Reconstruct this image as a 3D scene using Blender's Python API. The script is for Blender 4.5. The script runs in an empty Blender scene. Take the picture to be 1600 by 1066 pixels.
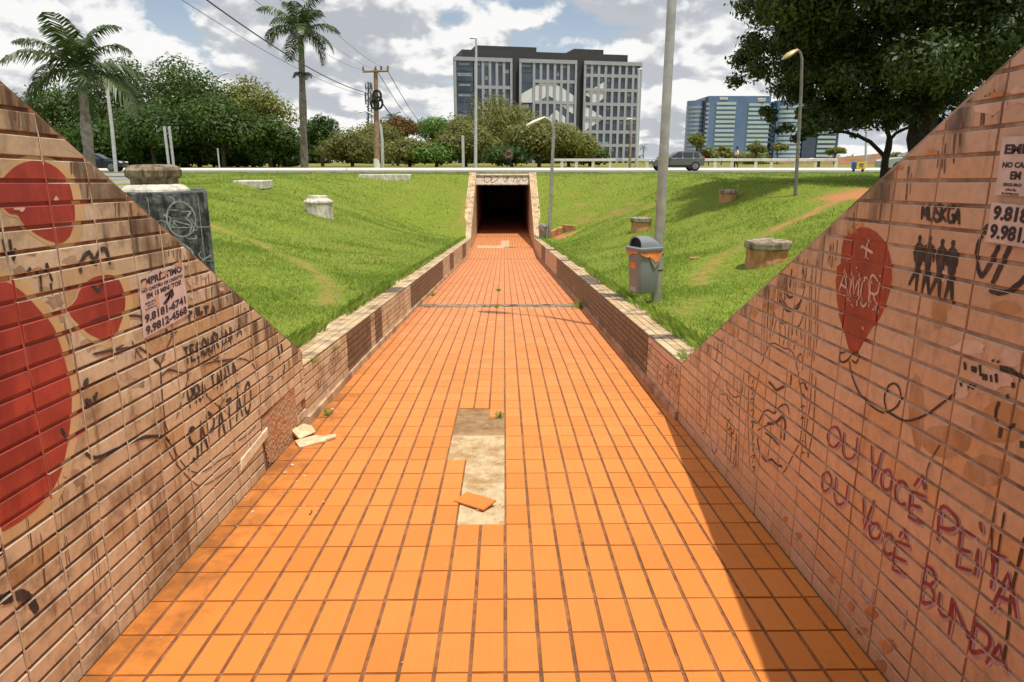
import bpy, math, random
import numpy as np
from mathutils import Vector, Matrix
sc = bpy.context.scene
random.seed(11)
rng = np.random.default_rng(11)
R = math.radians

# ------------------------------------------------------------------ camera
F, CX, CY = 1089.0, 800.0, 533.0          # focal length and centre in photo pixels
PITCH, YAW, CAMZ = R(14.47), R(0.63), 1.56
cd = bpy.data.cameras.new("camera")
cam = bpy.data.objects.new("camera", cd)
sc.collection.objects.link(cam)
cd.sensor_width = 36.0
cd.lens = 36.0 * F / 1600.0
cd.clip_start = 0.05
cd.clip_end = 20000
cam.location = (0, 0, CAMZ)
cam.rotation_euler = (R(90) - PITCH, 0, -YAW)
sc.camera = cam

# ------------------------------------------------------------------ sun and sky
SUN_TO = Vector((0.185, -0.25, 1.0)).normalized()
sd = bpy.data.lights.new("sun", 'SUN')
sd.energy = 4.3
sd.angle = R(0.53)
sd.color = (1.0, 0.95, 0.87)
sun = bpy.data.objects.new("sun", sd)
sun.rotation_euler = (-SUN_TO).to_track_quat('-Z', 'Y').to_euler()
sc.collection.objects.link(sun)

sc.view_settings.view_transform = 'Standard'
sc.view_settings.look = 'None'
sc.view_settings.exposure = 0.0
sc.view_settings.gamma = 1.0

world = bpy.data.worlds.new("World")
sc.world = world
world.use_nodes = True
world.cycles.sampling_method = 'MANUAL'
world.cycles.sample_map_resolution = 512


class NT:
    """small helper for writing node trees"""
    def __init__(self, tree):
        self.t = tree
        self.t.nodes.clear()

    def n(self, typ, ins=None, **props):
        nd = self.t.nodes.new(typ)
        for k, v in props.items():
            setattr(nd, k, v)
        for k, v in (ins or {}).items():
            s = nd.inputs[k]
            if isinstance(v, bpy.types.NodeSocket):
                self.t.links.new(v, s)
            else:
                if hasattr(s.default_value, '__len__') and not hasattr(v, '__len__'):
                    v = [v] * len(s.default_value)
                if hasattr(v, '__len__') and len(s.default_value) == 4 and len(v) == 3:
                    v = (*v, 1)
                s.default_value = v
        return nd

    def math(self, op, a, b=0.0, c=None, clamp=False):
        ins = {0: a, 1: b}
        if c is not None:
            ins[2] = c
        return self.n('ShaderNodeMath', ins, operation=op, use_clamp=clamp).outputs[0]

    def mix(self, fac, a, b, blend='MIX'):
        nd = self.n('ShaderNodeMix', None, data_type='RGBA', blend_type=blend)
        for i, v in ((0, fac), (6, a), (7, b)):
            s = nd.inputs[i]
            if isinstance(v, bpy.types.NodeSocket):
                self.t.links.new(v, s)
            else:
                if hasattr(v, '__len__') and len(v) == 3:
                    v = (*v, 1)
                s.default_value = v
        return nd.outputs[2]

    def smooth(self, x, lo, hi, a=0.0, b=1.0):
        return self.n('ShaderNodeMapRange', {0: x, 1: lo, 2: hi, 3: a, 4: b}, interpolation_type='SMOOTHSTEP').outputs[0]

    def noise(self, vec, scale, detail=4.0, rough=0.5, dist=0.0):
        ins = {'Scale': scale, 'Detail': detail, 'Roughness': rough, 'Distortion': dist}
        if vec is not None:
            ins['Vector'] = vec
        return self.n('ShaderNodeTexNoise', ins).outputs[0]

    def mapped(self, vec, scale=(1, 1, 1), loc=(0, 0, 0), rot=(0, 0, 0)):
        return self.n('ShaderNodeMapping', {'Vector': vec, 'Scale': scale, 'Location': loc, 'Rotation': rot}).outputs[0]


SKY_STRENGTH = 0.088
w = NT(world.node_tree)
tc = w.n('ShaderNodeTexCoord').outputs['Generated']
sky = w.n('ShaderNodeTexSky', None, sky_type='NISHITA', sun_disc=False, sun_elevation=R(73), sun_rotation=R(128),
          air_density=1.0, dust_density=1.2, ozone_density=1.5).outputs[0]
xyz = w.n('ShaderNodeSeparateXYZ', {0: tc})
el = w.math('MAXIMUM', xyz.outputs[2], 0.0)
# cumulus: puffy noise on the sky's directions, smaller and flatter towards the horizon
px_ = w.math('MULTIPLY', xyz.outputs[0], 5.0)
py_ = w.math('MULTIPLY', xyz.outputs[1], 5.0)
pz_ = w.math('MULTIPLY', w.math('LOGARITHM', w.math('ADD', el, 0.12), 2.718), 2.3)


def puffs(vec, det):
    base = w.noise(vec, 1.0, det, 0.54, 0.0)
    vor = w.n('ShaderNodeTexVoronoi', {'Vector': vec, 'Scale': 3.0, 'Detail': 2.0, 'Roughness': 0.5}, feature='F1', normalize=True).outputs[0]
    return w.math('SUBTRACT', base, w.math('MULTIPLY', vor, 0.20))


cv = w.n('ShaderNodeCombineXYZ', {0: px_, 1: py_, 2: pz_}).outputs[0]
LOC = (7.3, 2.4, 0.0)
warp = w.n('ShaderNodeTexNoise', {'Vector': cv, 'Scale': 3.0, 'Detail': 5.0, 'Roughness': 0.6}).outputs[1]
cvw = w.mix(0.20, cv, warp, 'ADD')
nA = puffs(w.mapped(cvw, loc=LOC), 8.0)
# the same clouds a little higher up: where they thin out there, this is a sunlit top
nB = puffs(w.mapped(cvw, loc=(LOC[0] + 0.05, LOC[1], 0.16)), 4.0)
mask = w.smooth(nA, 0.300, 0.365)
top = w.smooth(w.math('SUBTRACT', nA, nB), -0.05, 0.075)
thick = w.smooth(nA, 0.42, 0.60)
shade = w.math('SUBTRACT', w.math('MULTIPLY_ADD', top, 0.85, 0.22), w.math('MULTIPLY', thick, 0.25))
shade = w.smooth(shade, 0.10, 0.85)
ccol = w.mix(shade, (5.6, 5.9, 6.4), (11.2, 11.1, 10.9))
hz = w.smooth(xyz.outputs[2], 0.0, 0.26, 0.85, 0.10)
clear = w.mix(hz, w.mix(1.0, sky, (1.35, 1.3, 1.25), 'MULTIPLY'), (7.4, 8.2, 9.2))
skyc = w.mix(w.math('MULTIPLY', mask, 0.97), clear, ccol)

bg = w.n('ShaderNodeBackground', {'Color': skyc, 'Strength': SKY_STRENGTH}).outputs[0]
w.n('ShaderNodeOutputWorld', {'Surface': bg})

# ------------------------------------------------------------------ measuring in the photograph
_f = Vector((math.sin(YAW) * math.cos(PITCH), math.cos(YAW) * math.cos(PITCH), -math.sin(PITCH)))
_r = Vector((math.cos(YAW), -math.sin(YAW), 0))
_u = _r.cross(_f)


def ray(px, py):
    return _f + _r * ((px - CX) / F) + _u * ((CY - py) / F)


def at_y(px, py, Y):
    d = ray(px, py)
    k = Y / d.y
    return Vector((d.x * k, Y, CAMZ + d.z * k))


def at_x(px, py, X):
    d = ray(px, py)
    k = X / d.x
    return (d.y * k, CAMZ + d.z * k)


# ------------------------------------------------------------------ levels of the place
XL, XR = -1.425, 1.275                      # faces of the two walls along the path
FY = [-14, 0, 6.7, 11.3, 25.3, 29.5, 36.1, 75]
FZ = [0.25, 0.0, -0.405, -0.757, -1.89, -2.03, -2.12, -2.25]
ROADZ = 0.90
LOWH = 0.45                                 # low wall above the path
YKL, YKR, YPF, YP = 4.72, 4.80, 29.5, 36.1  # ends of near wings, start of far wing, far portal
CT = 0.28                                   # wall thickness


def floorz(y):
    return np.interp(y, FY, FZ)


def low_top(y):
    """top of the low walls: one straight fall towards the far portal"""
    return 0.165 - 0.0708 * (y - 4.72)


def wing_top(y, left=True):
    return (2.998 - 0.577 * y) if left else (2.86 - 0.563 * y)


def sstep(t):
    t = np.clip(t, 0, 1)
    return t * t * (3 - 2 * t)


def und(x, y):
    return 0.05 * np.sin(0.55 * x + 0.4 * y + 1) + 0.04 * np.sin(0.9 * x - 0.63 * y) + 0.025 * np.sin(1.9 * x + 1.3 * y) + 0.02 * np.sin(-2.3 * x + 2.9 * y + 2)


def height(x, y):
    x = np.asarray(x, float)
    y = np.asarray(y, float)
    low = np.where(y < 4.72, floorz(y) + LOWH, low_top(y)) - 0.035
    low = np.where(y > YPF, float(low_top(YPF)) - 0.035, low)
    near = np.clip(np.where(x < 0, 2.998 - 0.577 * y, 2.86 - 0.563 * y) - 0.10, -9, 2.9)
    s = np.where(y < 5.2, np.maximum(low, near), low)
    far = np.clip(-1.56 + (y - YPF) * (2.42 / (YP - YPF)), -9, ROADZ - 0.03)
    s = np.where(y > YPF - 1, np.maximum(s, far), s)
    P = (ROADZ - 0.03) + 2.0 * sstep((5.6 - y) / 6.0)
    a = np.maximum(0, np.maximum(XL - CT - x, x - XR - CT))
    t = np.clip(a / np.where(x < 0, 7.0, 6.3), 0, 1)
    S = 0.5 * t + 0.5 * sstep(t)
    h = s + np.maximum(P - s, 0) * S
    fade = np.clip(a / 1.2, 0, 1) * np.clip((41 - y) / 4, 0, 1)
    h = h + und(x, y) * fade * np.clip((22 - np.abs(x)) / 8, 0.0, 1)
    h = np.where(y > 42.7, ROADZ - 0.05, h)
    h = np.where(y > 53.4, ROADZ + 0.06 + 0.0 * y, h)
    # land falls away a little beyond the trees, far field
    return h


def ground_hit(px, py, y0=5.3, y1=140.0):
    d = ray(px, py)
    y = y0
    while y < y1:
        k = y / d.y
        x, z = d.x * k, CAMZ + d.z * k
        over = y < YP and XL - CT < x < XR + CT
        if not over and z <= float(height(x, y)):
            return Vector((x, y, float(height(x, y))))
        y += 0.02 + y * 0.0015
    k = y1 / d.y
    return Vector((d.x * k, y1, float(height(d.x * k, y1))))


# ------------------------------------------------------------------ objects, names, labels
COL = sc.collection


def tag(o, label=None, cat=None, group=None, kind=None):
    if label:
        o['label'] = label
    if cat:
        o['category'] = cat
    if group:
        o['group'] = group
    if kind:
        o['kind'] = kind
    return o


def thing(name, label, cat, loc, rz=0.0, group=None):
    o = bpy.data.objects.new(name, None)
    o.empty_display_size = 0.2
    COL.objects.link(o)
    o.location = loc
    o.rotation_euler = (0, 0, rz)
    return tag(o, label, cat, group)


def copy_tree(o, parent=None):
    c = o.copy()
    COL.objects.link(c)
    if parent:
        c.parent = parent
    for ch in [q for q in bpy.data.objects if q.parent == o]:
        copy_tree(ch, c)
    return c


def root_of(o):
    p = Vector((0, 0, 0))
    while o:
        p = p + Vector(o.location)
        o = o.parent
    return p


class MB:
    """collects shapes, links them as ONE mesh object"""
    def __init__(self):
        self.V, self.Fc, self.A = [], [], {}

    def add(self, verts, faces, **attrs):
        b = len(self.V)
        self.V += [tuple(v) for v in verts]
        self.Fc += [tuple(i + b for i in f) for f in faces]
        for k, v in attrs.items():
            self.A.setdefault(k, []).extend([v] * len(verts))
        return self

    def box(self, c, s, rz=0.0, M=None, taper=1.0, ch=0.0):
        sx, sy, sz = s[0] / 2, s[1] / 2, s[2] / 2
        if ch <= 0:
            vs = [Vector((x * sx * (taper if z > 0 else 1), y * sy * (taper if z > 0 else 1), z * sz)) for z in (-1, 1) for x, y in ((-1, -1), (1, -1), (1, 1), (-1, 1))]
            fs = [(3, 2, 1, 0), (4, 5, 6, 7), (0, 1, 5, 4), (1, 2, 6, 5), (2, 3, 7, 6), (3, 0, 4, 7)]
        else:
            rings = []
            for z, k in ((-sz, ch), (-sz + ch, 0), (sz - ch, 0), (sz, ch)):
                tp = 1 + (taper - 1) * (z + sz) / (2 * sz)
                a, b = (sx - k) * tp, (sy - k) * tp
                rings.append([(-a + ch, -b, z), (a - ch, -b, z), (a, -b + ch, z), (a, b - ch, z), (a - ch, b, z), (-a + ch, b, z), (-a, b - ch, z), (-a, -b + ch, z)])
            vs = [Vector(p) for r in rings for p in r]
            fs = [tuple(range(7, -1, -1)), tuple(range(24, 32))]
            for i in range(3):
                for j in range(8):
                    fs.append((i * 8 + j, i * 8 + (j + 1) % 8, i * 8 + 8 + (j + 1) % 8, i * 8 + 8 + j))
        if M is None:
            M = Matrix.Rotation(rz, 4, 'Z')
        c = Vector(c)
        return self.add([M @ v + c for v in vs], fs)

    def tube(self, pts, r, n=10, cap=True, squash=1.0):
        pts = [Vector(p) for p in pts]
        rs = r if hasattr(r, '__len__') else [r] * len(pts)
        vs, fs = [], []
        ref = None
        for i, p in enumerate(pts):
            d = (pts[min(i + 1, len(pts) - 1)] - pts[max(i - 1, 0)]).normalized()
            if ref is None:
                ref = Vector((1, 0, 0)) if abs(d.x) < 0.9 else Vector((0, 1, 0))
            a = (ref - d * ref.dot(d)).normalized()
            b = d.cross(a)
            ref = a
            for k in range(n):
                t = 2 * math.pi * k / n
                vs.append(p + (a * math.cos(t) + b * math.sin(t) * squash) * rs[i])
        for i in range(len(pts) - 1):
            for k in range(n):
                fs.append((i * n + k, i * n + (k + 1) % n, (i + 1) * n + (k + 1) % n, (i + 1) * n + k))
        if cap:
            fs.append(tuple(range(n - 1, -1, -1)))
            fs.append(tuple((len(pts) - 1) * n + k for k in range(n)))
        return self.add(vs, fs)

    def lathe(self, c, prof, n=24, jit=0.0, M=None, rot=0.0, sq=(1, 1)):
        vs, fs = [], []
        for (r, z) in prof:
            for k in range(n):
                t = 2 * math.pi * k / n + rot
                rr = r * (1 + jit * random.uniform(-1, 1))
                v = Vector((rr * math.cos(t) * sq[0], rr * math.sin(t) * sq[1], z + jit * 0.2 * random.uniform(-1, 1)))
                if M is not None:
                    v = M @ v
                vs.append(v + Vector(c))
        m = len(prof)
        for i in range(m - 1):
            for k in range(n):
                fs.append((i * n + k, i * n + (k + 1) % n, (i + 1) * n + (k + 1) % n, (i + 1) * n + k))
        fs.append(tuple(range(n - 1, -1, -1)))
        fs.append(tuple((m - 1) * n + k for k in range(n)))
        return self.add(vs, fs)

    def prism(self, poly, to3d, n0, n1):
        """closed polygon in a plane given thickness from n0 to n1"""
        k = len(poly)
        vs = [to3d(a, b, n0) for a, b in poly] + [to3d(a, b, n1) for a, b in poly]
        fs = [tuple(range(k - 1, -1, -1)), tuple(range(k, 2 * k))] + [(i, (i + 1) % k, k + (i + 1) % k, k + i) for i in range(k)]
        return self.add(vs, fs)

    def build(self, name, mat, parent=None, local=False, smooth=False, label=None, kind=None):
        me = bpy.data.meshes.new(name)
        off = Vector((0, 0, 0)) if (local or parent is None) else root_of(parent)
        me.from_pydata([(v[0] - off.x, v[1] - off.y, v[2] - off.z) for v in self.V], [], self.Fc)
        for k, vals in self.A.items():
            if len(vals) == len(self.V):
                at = me.attributes.new(k, 'FLOAT', 'POINT')
                at.data.foreach_set('value', np.array(vals, dtype=np.float32))
        me.update()
        if smooth:
            me.polygons.foreach_set('use_smooth', [True] * len(me.polygons))
            try:
                me.set_sharp_from_angle(angle=R(40))
            except Exception:
                pass
        if mat:
            me.materials.append(mat)
        o = bpy.data.objects.new(name, me)
        COL.objects.link(o)
        if parent:
            o.parent = parent
        if label:
            o['label'] = label
        if kind:
            o['kind'] = kind
        return o


def np_mesh(name, V, nper, mat, parent=None, attr=None, faces=None, smooth=False):
    """V (n,3) array holding consecutive faces of nper vertices, or indexed faces"""
    me = bpy.data.meshes.new(name)
    off = np.array(root_of(parent)) if parent else np.zeros(3)
    V = np.ascontiguousarray(V - off, dtype=np.float32)
    me.vertices.add(len(V))
    me.vertices.foreach_set('co', V.ravel())
    if faces is None:
        idx = np.arange(len(V), dtype=np.int32)
        nf = len(V) // nper
    else:
        idx = np.ascontiguousarray(faces, dtype=np.int32).ravel()
        nf = len(idx) // nper
    me.loops.add(len(idx))
    me.loops.foreach_set('vertex_index', idx)
    me.polygons.add(nf)
    me.polygons.foreach_set('loop_start', np.arange(nf, dtype=np.int32) * nper)
    me.polygons.foreach_set('loop_total', np.full(nf, nper, dtype=np.int32))
    for k, vals in (attr or {}).items():
        at = me.attributes.new(k, 'FLOAT', 'POINT')
        at.data.foreach_set('value', np.ascontiguousarray(vals, dtype=np.float32))
    me.update(calc_edges=True)
    me.validate()
    if smooth:
        me.polygons.foreach_set('use_smooth', [True] * len(me.polygons))
    if mat:
        me.materials.append(mat)
    o = bpy.data.objects.new(name, me)
    COL.objects.link(o)
    if parent:
        o.parent = parent
    return o


# ------------------------------------------------------------------ materials
def new_mat(name):
    m = bpy.data.materials.new(name)
    m.use_nodes = True
    t = NT(m.node_tree)
    pos = t.n('ShaderNodeNewGeometry').outputs['Position']
    return m, t, pos


def finish(t, col, rough=0.6, metal=0.0, bump=None, bstr=0.3, bdist=0.01, spec=0.4, extra=None):
    ins = {'Base Color': col, 'Roughness': rough, 'Metallic': metal, 'Specular IOR Level': spec}
    if bump is not None:
        ins['Normal'] = t.n('ShaderNodeBump', {'Height': bump, 'Strength': bstr, 'Distance': bdist}).outputs[0]
    ins.update(extra or {})
    s = t.n('ShaderNodeBsdfPrincipled', ins).outputs[0]
    t.n('ShaderNodeOutputMaterial', {'Surface': s})


def simple(name, col, rough=0.6, metal=0.0, var=0.15, scale=6.0, spec=0.4, dirt=None, dscale=2.5, damt=0.5, bump=0.0):
    m, t, pos = new_mat(name)
    n1 = t.noise(pos, scale, 5, 0.6)
    c = t.mix(t.smooth(n1, 0.3, 0.7), [x * (1 - var) for x in col], [min(1, x * (1 + var)) for x in col])
    if dirt:
        n2 = t.noise(t.mapped(pos, (1, 1, 0.35)), dscale, 7, 0.65)
        c = t.mix(t.math('MULTIPLY', t.smooth(n2, 0.45, 0.65), damt), c, dirt)
    finish(t, c, rough, metal, n1 if bump else None, bump, 0.01, spec)
    return m


def tile_mat(name, lo, hi, warm, dust, rough, streak, zs=1.6, grime=0.0, var=0.35, glint=0.45, paintcol=(0.40, 0.05, 0.03)):
    m, t, pos = new_mat(name)
    tint = t.n('ShaderNodeAttribute', None, attribute_name='tint').outputs['Fac']
    stain = t.n('ShaderNodeAttribute', None, attribute_name='stain').outputs['Fac']
    c = t.mix(tint, lo, hi)
    warmf = t.smooth(t.math('FRACT', t.math('MULTIPLY', tint, 7.31)), 0.80, 0.95)
    c = t.mix(t.math('MULTIPLY', warmf, 0.75), c, warm)
    # laterite dust, patchy
    big = t.noise(pos, 1.3, 6, 0.6)
    c = t.mix(t.smooth(big, 0.42, 0.70, 0.0, 0.65), c, dust)
    fine = t.noise(pos, 26.0, 5, 0.65)
    c = t.mix(t.smooth(fine, 0.35, 0.75, 0.0, var), c, [x * 0.55 for x in dust])
    # brown run marks down the wall
    st = t.noise(t.mapped(pos, (9, 9, zs)), 1.6, 7, 0.62)
    run = t.math('MULTIPLY', t.smooth(st, 0.56, 0.72), streak)
    c = t.mix(run, c, (0.13, 0.055, 0.03))
    # black weathering where the stain attribute says so
    sn = t.noise(t.mapped(pos, (7, 7, 1.2)), 1.5, 6, 0.6)
    k = t.smooth(t.math('ADD', stain, t.math('MULTIPLY', t.math('SUBTRACT', sn, 0.5), 1.4)), 0.35, 0.75)
    k = t.math('MULTIPLY', k, t.smooth(stain, 0.02, 0.2))
    c = t.mix(t.math('MULTIPLY', k, 0.92), c, (0.045, 0.028, 0.022))
    gn = t.noise(pos, 3.1, 9, 0.72)
    c = t.mix(t.smooth(gn, 0.50 - grime * 0.2, 0.68, 0, 0.55 + grime), c, (0.14, 0.075, 0.045))
    pt = t.n('ShaderNodeAttribute', None, attribute_name='painted').outputs['Fac']
    c = t.mix(t.smooth(pt, 0.3, 0.7), c, paintcol)
    finish(t, c, t.smooth(fine, 0.3, 0.7, rough - 0.08, rough + 0.12), 0.0, t.math('ADD', t.math('MULTIPLY', fine, 0.4), t.noise(pos, 60, 2)), 0.12, 0.004, glint)
    return m


M = {}
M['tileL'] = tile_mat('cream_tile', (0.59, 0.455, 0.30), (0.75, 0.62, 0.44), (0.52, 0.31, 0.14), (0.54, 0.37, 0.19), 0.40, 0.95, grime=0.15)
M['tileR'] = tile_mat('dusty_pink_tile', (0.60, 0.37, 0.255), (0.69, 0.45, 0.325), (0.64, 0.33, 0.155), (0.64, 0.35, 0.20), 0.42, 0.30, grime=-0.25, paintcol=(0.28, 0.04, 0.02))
M['tileC'] = tile_mat('coping_tile', (0.56, 0.42, 0.23), (0.70, 0.55, 0.34), (0.56, 0.32, 0.14), (0.58, 0.34, 0.15), 0.5, 0.2, grime=0.3)
M['groutL'] = simple('brown_grout', (0.30, 0.145, 0.08), 0.9, var=0.4, scale=14, dirt=(0.06, 0.028, 0.018), dscale=5, damt=0.8)
_m, _t, _p = new_mat('cream_mortar')
_n = _t.noise(_p, 18, 5, 0.6)
_c = _t.mix(_t.smooth(_n, 0.3, 0.7), (0.56, 0.44, 0.29), (0.74, 0.61, 0.43))
_c = _t.mix(_t.smooth(_t.noise(_p, 5, 7, 0.65), 0.45, 0.62, 0, 0.85), _c, (0.19, 0.085, 0.045))
_c = _t.mix(_t.n('ShaderNodeAttribute', None, attribute_name='painted').outputs['Fac'], _c, (0.50, 0.11, 0.08))
finish(_t, _c, 0.85)
M['mortar'] = _m
M['groutR'] = simple('grey_grout', (0.40, 0.29, 0.225), 0.9, var=0.25, scale=14, dirt=(0.13, 0.06, 0.035), dscale=5, damt=0.75)
M['concrete'] = simple('concrete', (0.36, 0.33, 0.28), 0.9, var=0.25, scale=8, dirt=(0.10, 0.08, 0.06), dscale=2, damt=0.7, bump=0.4)


def floor_mat():
    m, t, pos = new_mat('orange_floor_tile')
    tint = t.n('ShaderNodeAttribute', None, attribute_name='tint').outputs['Fac']
    stain = t.n('ShaderNodeAttribute', None, attribute_name='stain').outputs['Fac']
    patchy = t.noise(pos, 1.7, 4, 0.5)
    tn = t.smooth(t.math('ADD', t.math('MULTIPLY', tint, 0.5), t.math('MULTIPLY', patchy, 0.8)), 0.3, 0.95)
    c = t.mix(tn, (0.610, 0.203, 0.036), (0.690, 0.243, 0.049))
    # farther along, the tiles are a paler salmon clay
    sy = t.n('ShaderNodeSeparateXYZ', {0: pos}).outputs[1]
    c = t.mix(t.smooth(sy, 3.0, 12.0), c, t.mix(tn, (0.570, 0.205, 0.074), (0.655, 0.250, 0.098)))
    brush = t.noise(t.mapped(pos, (60, 5, 5)), 1.0, 4, 0.6)
    c = t.mix(t.smooth(brush, 0.35, 0.8, 0, 0.22), c, (0.52, 0.17, 0.04))
    big = t.noise(pos, 0.9, 6, 0.6)
    c = t.mix(t.smooth(big, 0.45, 0.75, 0, 0.35), c, (0.60, 0.19, 0.035))
    # trodden-in dirt along the walls
    dn = t.noise(pos, 6.0, 8, 0.7)
    k = t.smooth(t.math('ADD', stain, t.math('MULTIPLY', t.math('SUBTRACT', dn, 0.5), 1.6)), 0.25, 0.95)
    c = t.mix(t.math('MULTIPLY', t.math('MULTIPLY', k, t.smooth(stain, 0.02, 0.3)), 0.75), c, (0.17, 0.068, 0.022))
    sp = t.noise(pos, 38.0, 3, 0.5)
    c = t.mix(t.smooth(sp, 0.72, 0.8, 0, 0.5), c, (0.2, 0.09, 0.04))
    finish(t, c, t.smooth(brush, 0.3, 0.7, 0.5, 0.65), 0, brush, 0.10, 0.003, 0.3)
    return m


M['floor'] = floor_mat()
M['bed'] = simple('floor_grout', (0.25, 0.11, 0.05), 0.95, var=0.35, scale=20, dirt=(0.12, 0.06, 0.035), dscale=4, damt=0.6)


def leaf_mat(name, dark, light, trans=0.35, rough=0.5):
    m, t, pos = new_mat(name)
    tint = t.n('ShaderNodeAttribute', None, attribute_name='tint').outputs['Fac']
    c = t.mix(tint, dark, light)
    d = t.n('ShaderNodeBsdfPrincipled', {'Base Color': c, 'Roughness': rough, 'Specular IOR Level': 0.35}).outputs[0]
    tr = t.n('ShaderNodeBsdfTranslucent', {'Color': t.mix(0.5, c, (light[0] * 1.6, light[1] * 1.7, light[2]))}).outputs[0]
    s = t.n('ShaderNodeMixShader', {0: trans, 1: d, 2: tr}).outputs[0]
    t.n('ShaderNodeOutputMaterial', {'Surface': s})
    return m


M['leaf_dark'] = leaf_mat('dark_green_leaves', (0.026, 0.058, 0.014), (0.080, 0.140, 0.026))
M['leaf_mid'] = leaf_mat('green_leaves', (0.032, 0.066, 0.012), (0.098, 0.152, 0.026))
M['leaf_olive'] = leaf_mat('olive_leaves', (0.095, 0.105, 0.026), (0.235, 0.240, 0.070))
M['leaf_bright'] = leaf_mat('bright_green_leaves', (0.060, 0.125, 0.018), (0.150, 0.250, 0.040))
M['leaf_yellow'] = leaf_mat('yellow_green_leaves', (0.095, 0.115, 0.018), (0.235, 0.245, 0.040))
M['leaf_flame'] = leaf_mat('orange_blossom', (0.06, 0.075, 0.02), (0.24, 0.10, 0.025))
M['leaf_near'] = leaf_mat('glossy_leaves', (0.018, 0.036, 0.010), (0.075, 0.110, 0.026), 0.28, 0.42)
M['palm'] = leaf_mat('palm_leaflets', (0.030, 0.062, 0.018), (0.085, 0.120, 0.035), 0.2, 0.4)
M['grass'] = leaf_mat('grass_blades', (0.118, 0.200, 0.026), (0.285, 0.385, 0.070), 0.35, 0.6)
M['bark'] = simple('bark', (0.10, 0.075, 0.055), 0.95, var=0.5, scale=9, bump=0.6)
M['bark_dark'] = simple('dark_bark', (0.045, 0.035, 0.028), 0.95, var=0.5, scale=9, bump=0.6)
M['palm_trunk'] = simple('grey_palm_trunk', (0.30, 0.27, 0.22), 0.9, var=0.3, scale=5, dirt=(0.10, 0.085, 0.07), dscale=1.4, damt=0.8, bump=0.4)
M['shaft'] = simple('green_crownshaft', (0.12, 0.18, 0.05), 0.5, var=0.25)
M['galv'] = simple('galvanised_steel', (0.42, 0.42, 0.41), 0.45, 0.55, var=0.16, scale=7, dirt=(0.24, 0.21, 0.18), dscale=3, damt=0.5)
M['galv_dark'] = simple('dark_steel', (0.20, 0.19, 0.175), 0.55, 0.3, var=0.2, scale=6)  # darker and browner than the galvanised steel
M['pole_grey'] = simple('grey_pole_paint', (0.50, 0.51, 0.51), 0.5, 0.2, var=0.12)
M['lamp_white'] = simple('lamp_housing', (0.72, 0.71, 0.68), 0.4, var=0.08)
M['lamp_lens'] = simple('yellowed_lens', (0.50, 0.38, 0.18), 0.35, var=0.25)
M['wood_pole'] = simple('brown_concrete_pole', (0.30, 0.20, 0.13), 0.9, var=0.25, scale=4)
M['black'] = simple('black_rubber', (0.02, 0.02, 0.02), 0.7)
M['white_paint'] = simple('white_paint', (0.78, 0.76, 0.72), 0.7, var=0.08, dirt=(0.45, 0.36, 0.27), dscale=1.5, damt=0.5)
M['bin'] = simple('grey_plastic', (0.20, 0.215, 0.235), 0.42, var=0.06, scale=3, dirt=(0.24, 0.20, 0.17), dscale=4, damt=0.25)
M['bin_shade'] = simple('painted_inside_shade', (0.02, 0.02, 0.02), 0.8)
M['orange_bag'] = simple('orange_bin_bag', (0.68, 0.22, 0.07), 0.35, var=0.2)
M['sticker'] = simple('orange_sticker', (0.80, 0.20, 0.05), 0.5)
M['paper'] = simple('paper', (0.66, 0.52, 0.47), 0.85, var=0.12, scale=12, dirt=(0.55, 0.33, 0.22), dscale=5, damt=0.6)
M['ink'] = simple('poster_ink', (0.055, 0.035, 0.04), 0.8, var=0.4, scale=40)
M['spray'] = simple('black_spray', (0.040, 0.030, 0.030), 0.75, var=0.3, scale=30, dirt=(0.17, 0.11, 0.08), dscale=22, damt=0.45)
M['marker'] = simple('faded_marker', (0.105, 0.055, 0.04), 0.8, var=0.3, scale=30)
M['red_paint'] = simple('red_paint', (0.42, 0.055, 0.040), 0.5, var=0.25, scale=5, dirt=(0.24, 0.02, 0.02), dscale=6, damt=0.7)
M['balloon_paint'] = simple('dark_red_paint', (0.30, 0.040, 0.020), 0.55, var=0.25, scale=8, dirt=(0.45, 0.09, 0.04), dscale=12, damt=0.4)
M['halo'] = simple('ochre_paint', (0.62, 0.43, 0.20), 0.6, var=0.12, scale=4, dirt=(0.66, 0.52, 0.34), dscale=5, damt=0.6)
M['chalk'] = simple('white_brush', (0.62, 0.42, 0.34), 0.8, var=0.2, scale=30)
M['crimson'] = simple('crimson_paint', (0.27, 0.032, 0.040), 0.6, var=0.3, scale=20, dirt=(0.38, 0.13, 0.12), dscale=13, damt=0.6)
M['violet'] = simple('violet_spray', (0.44, 0.30, 0.38), 0.7, var=0.2, scale=20)
M['asphalt'] = simple('asphalt', (0.16, 0.155, 0.145), 0.9, var=0.2, scale=3)

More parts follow.
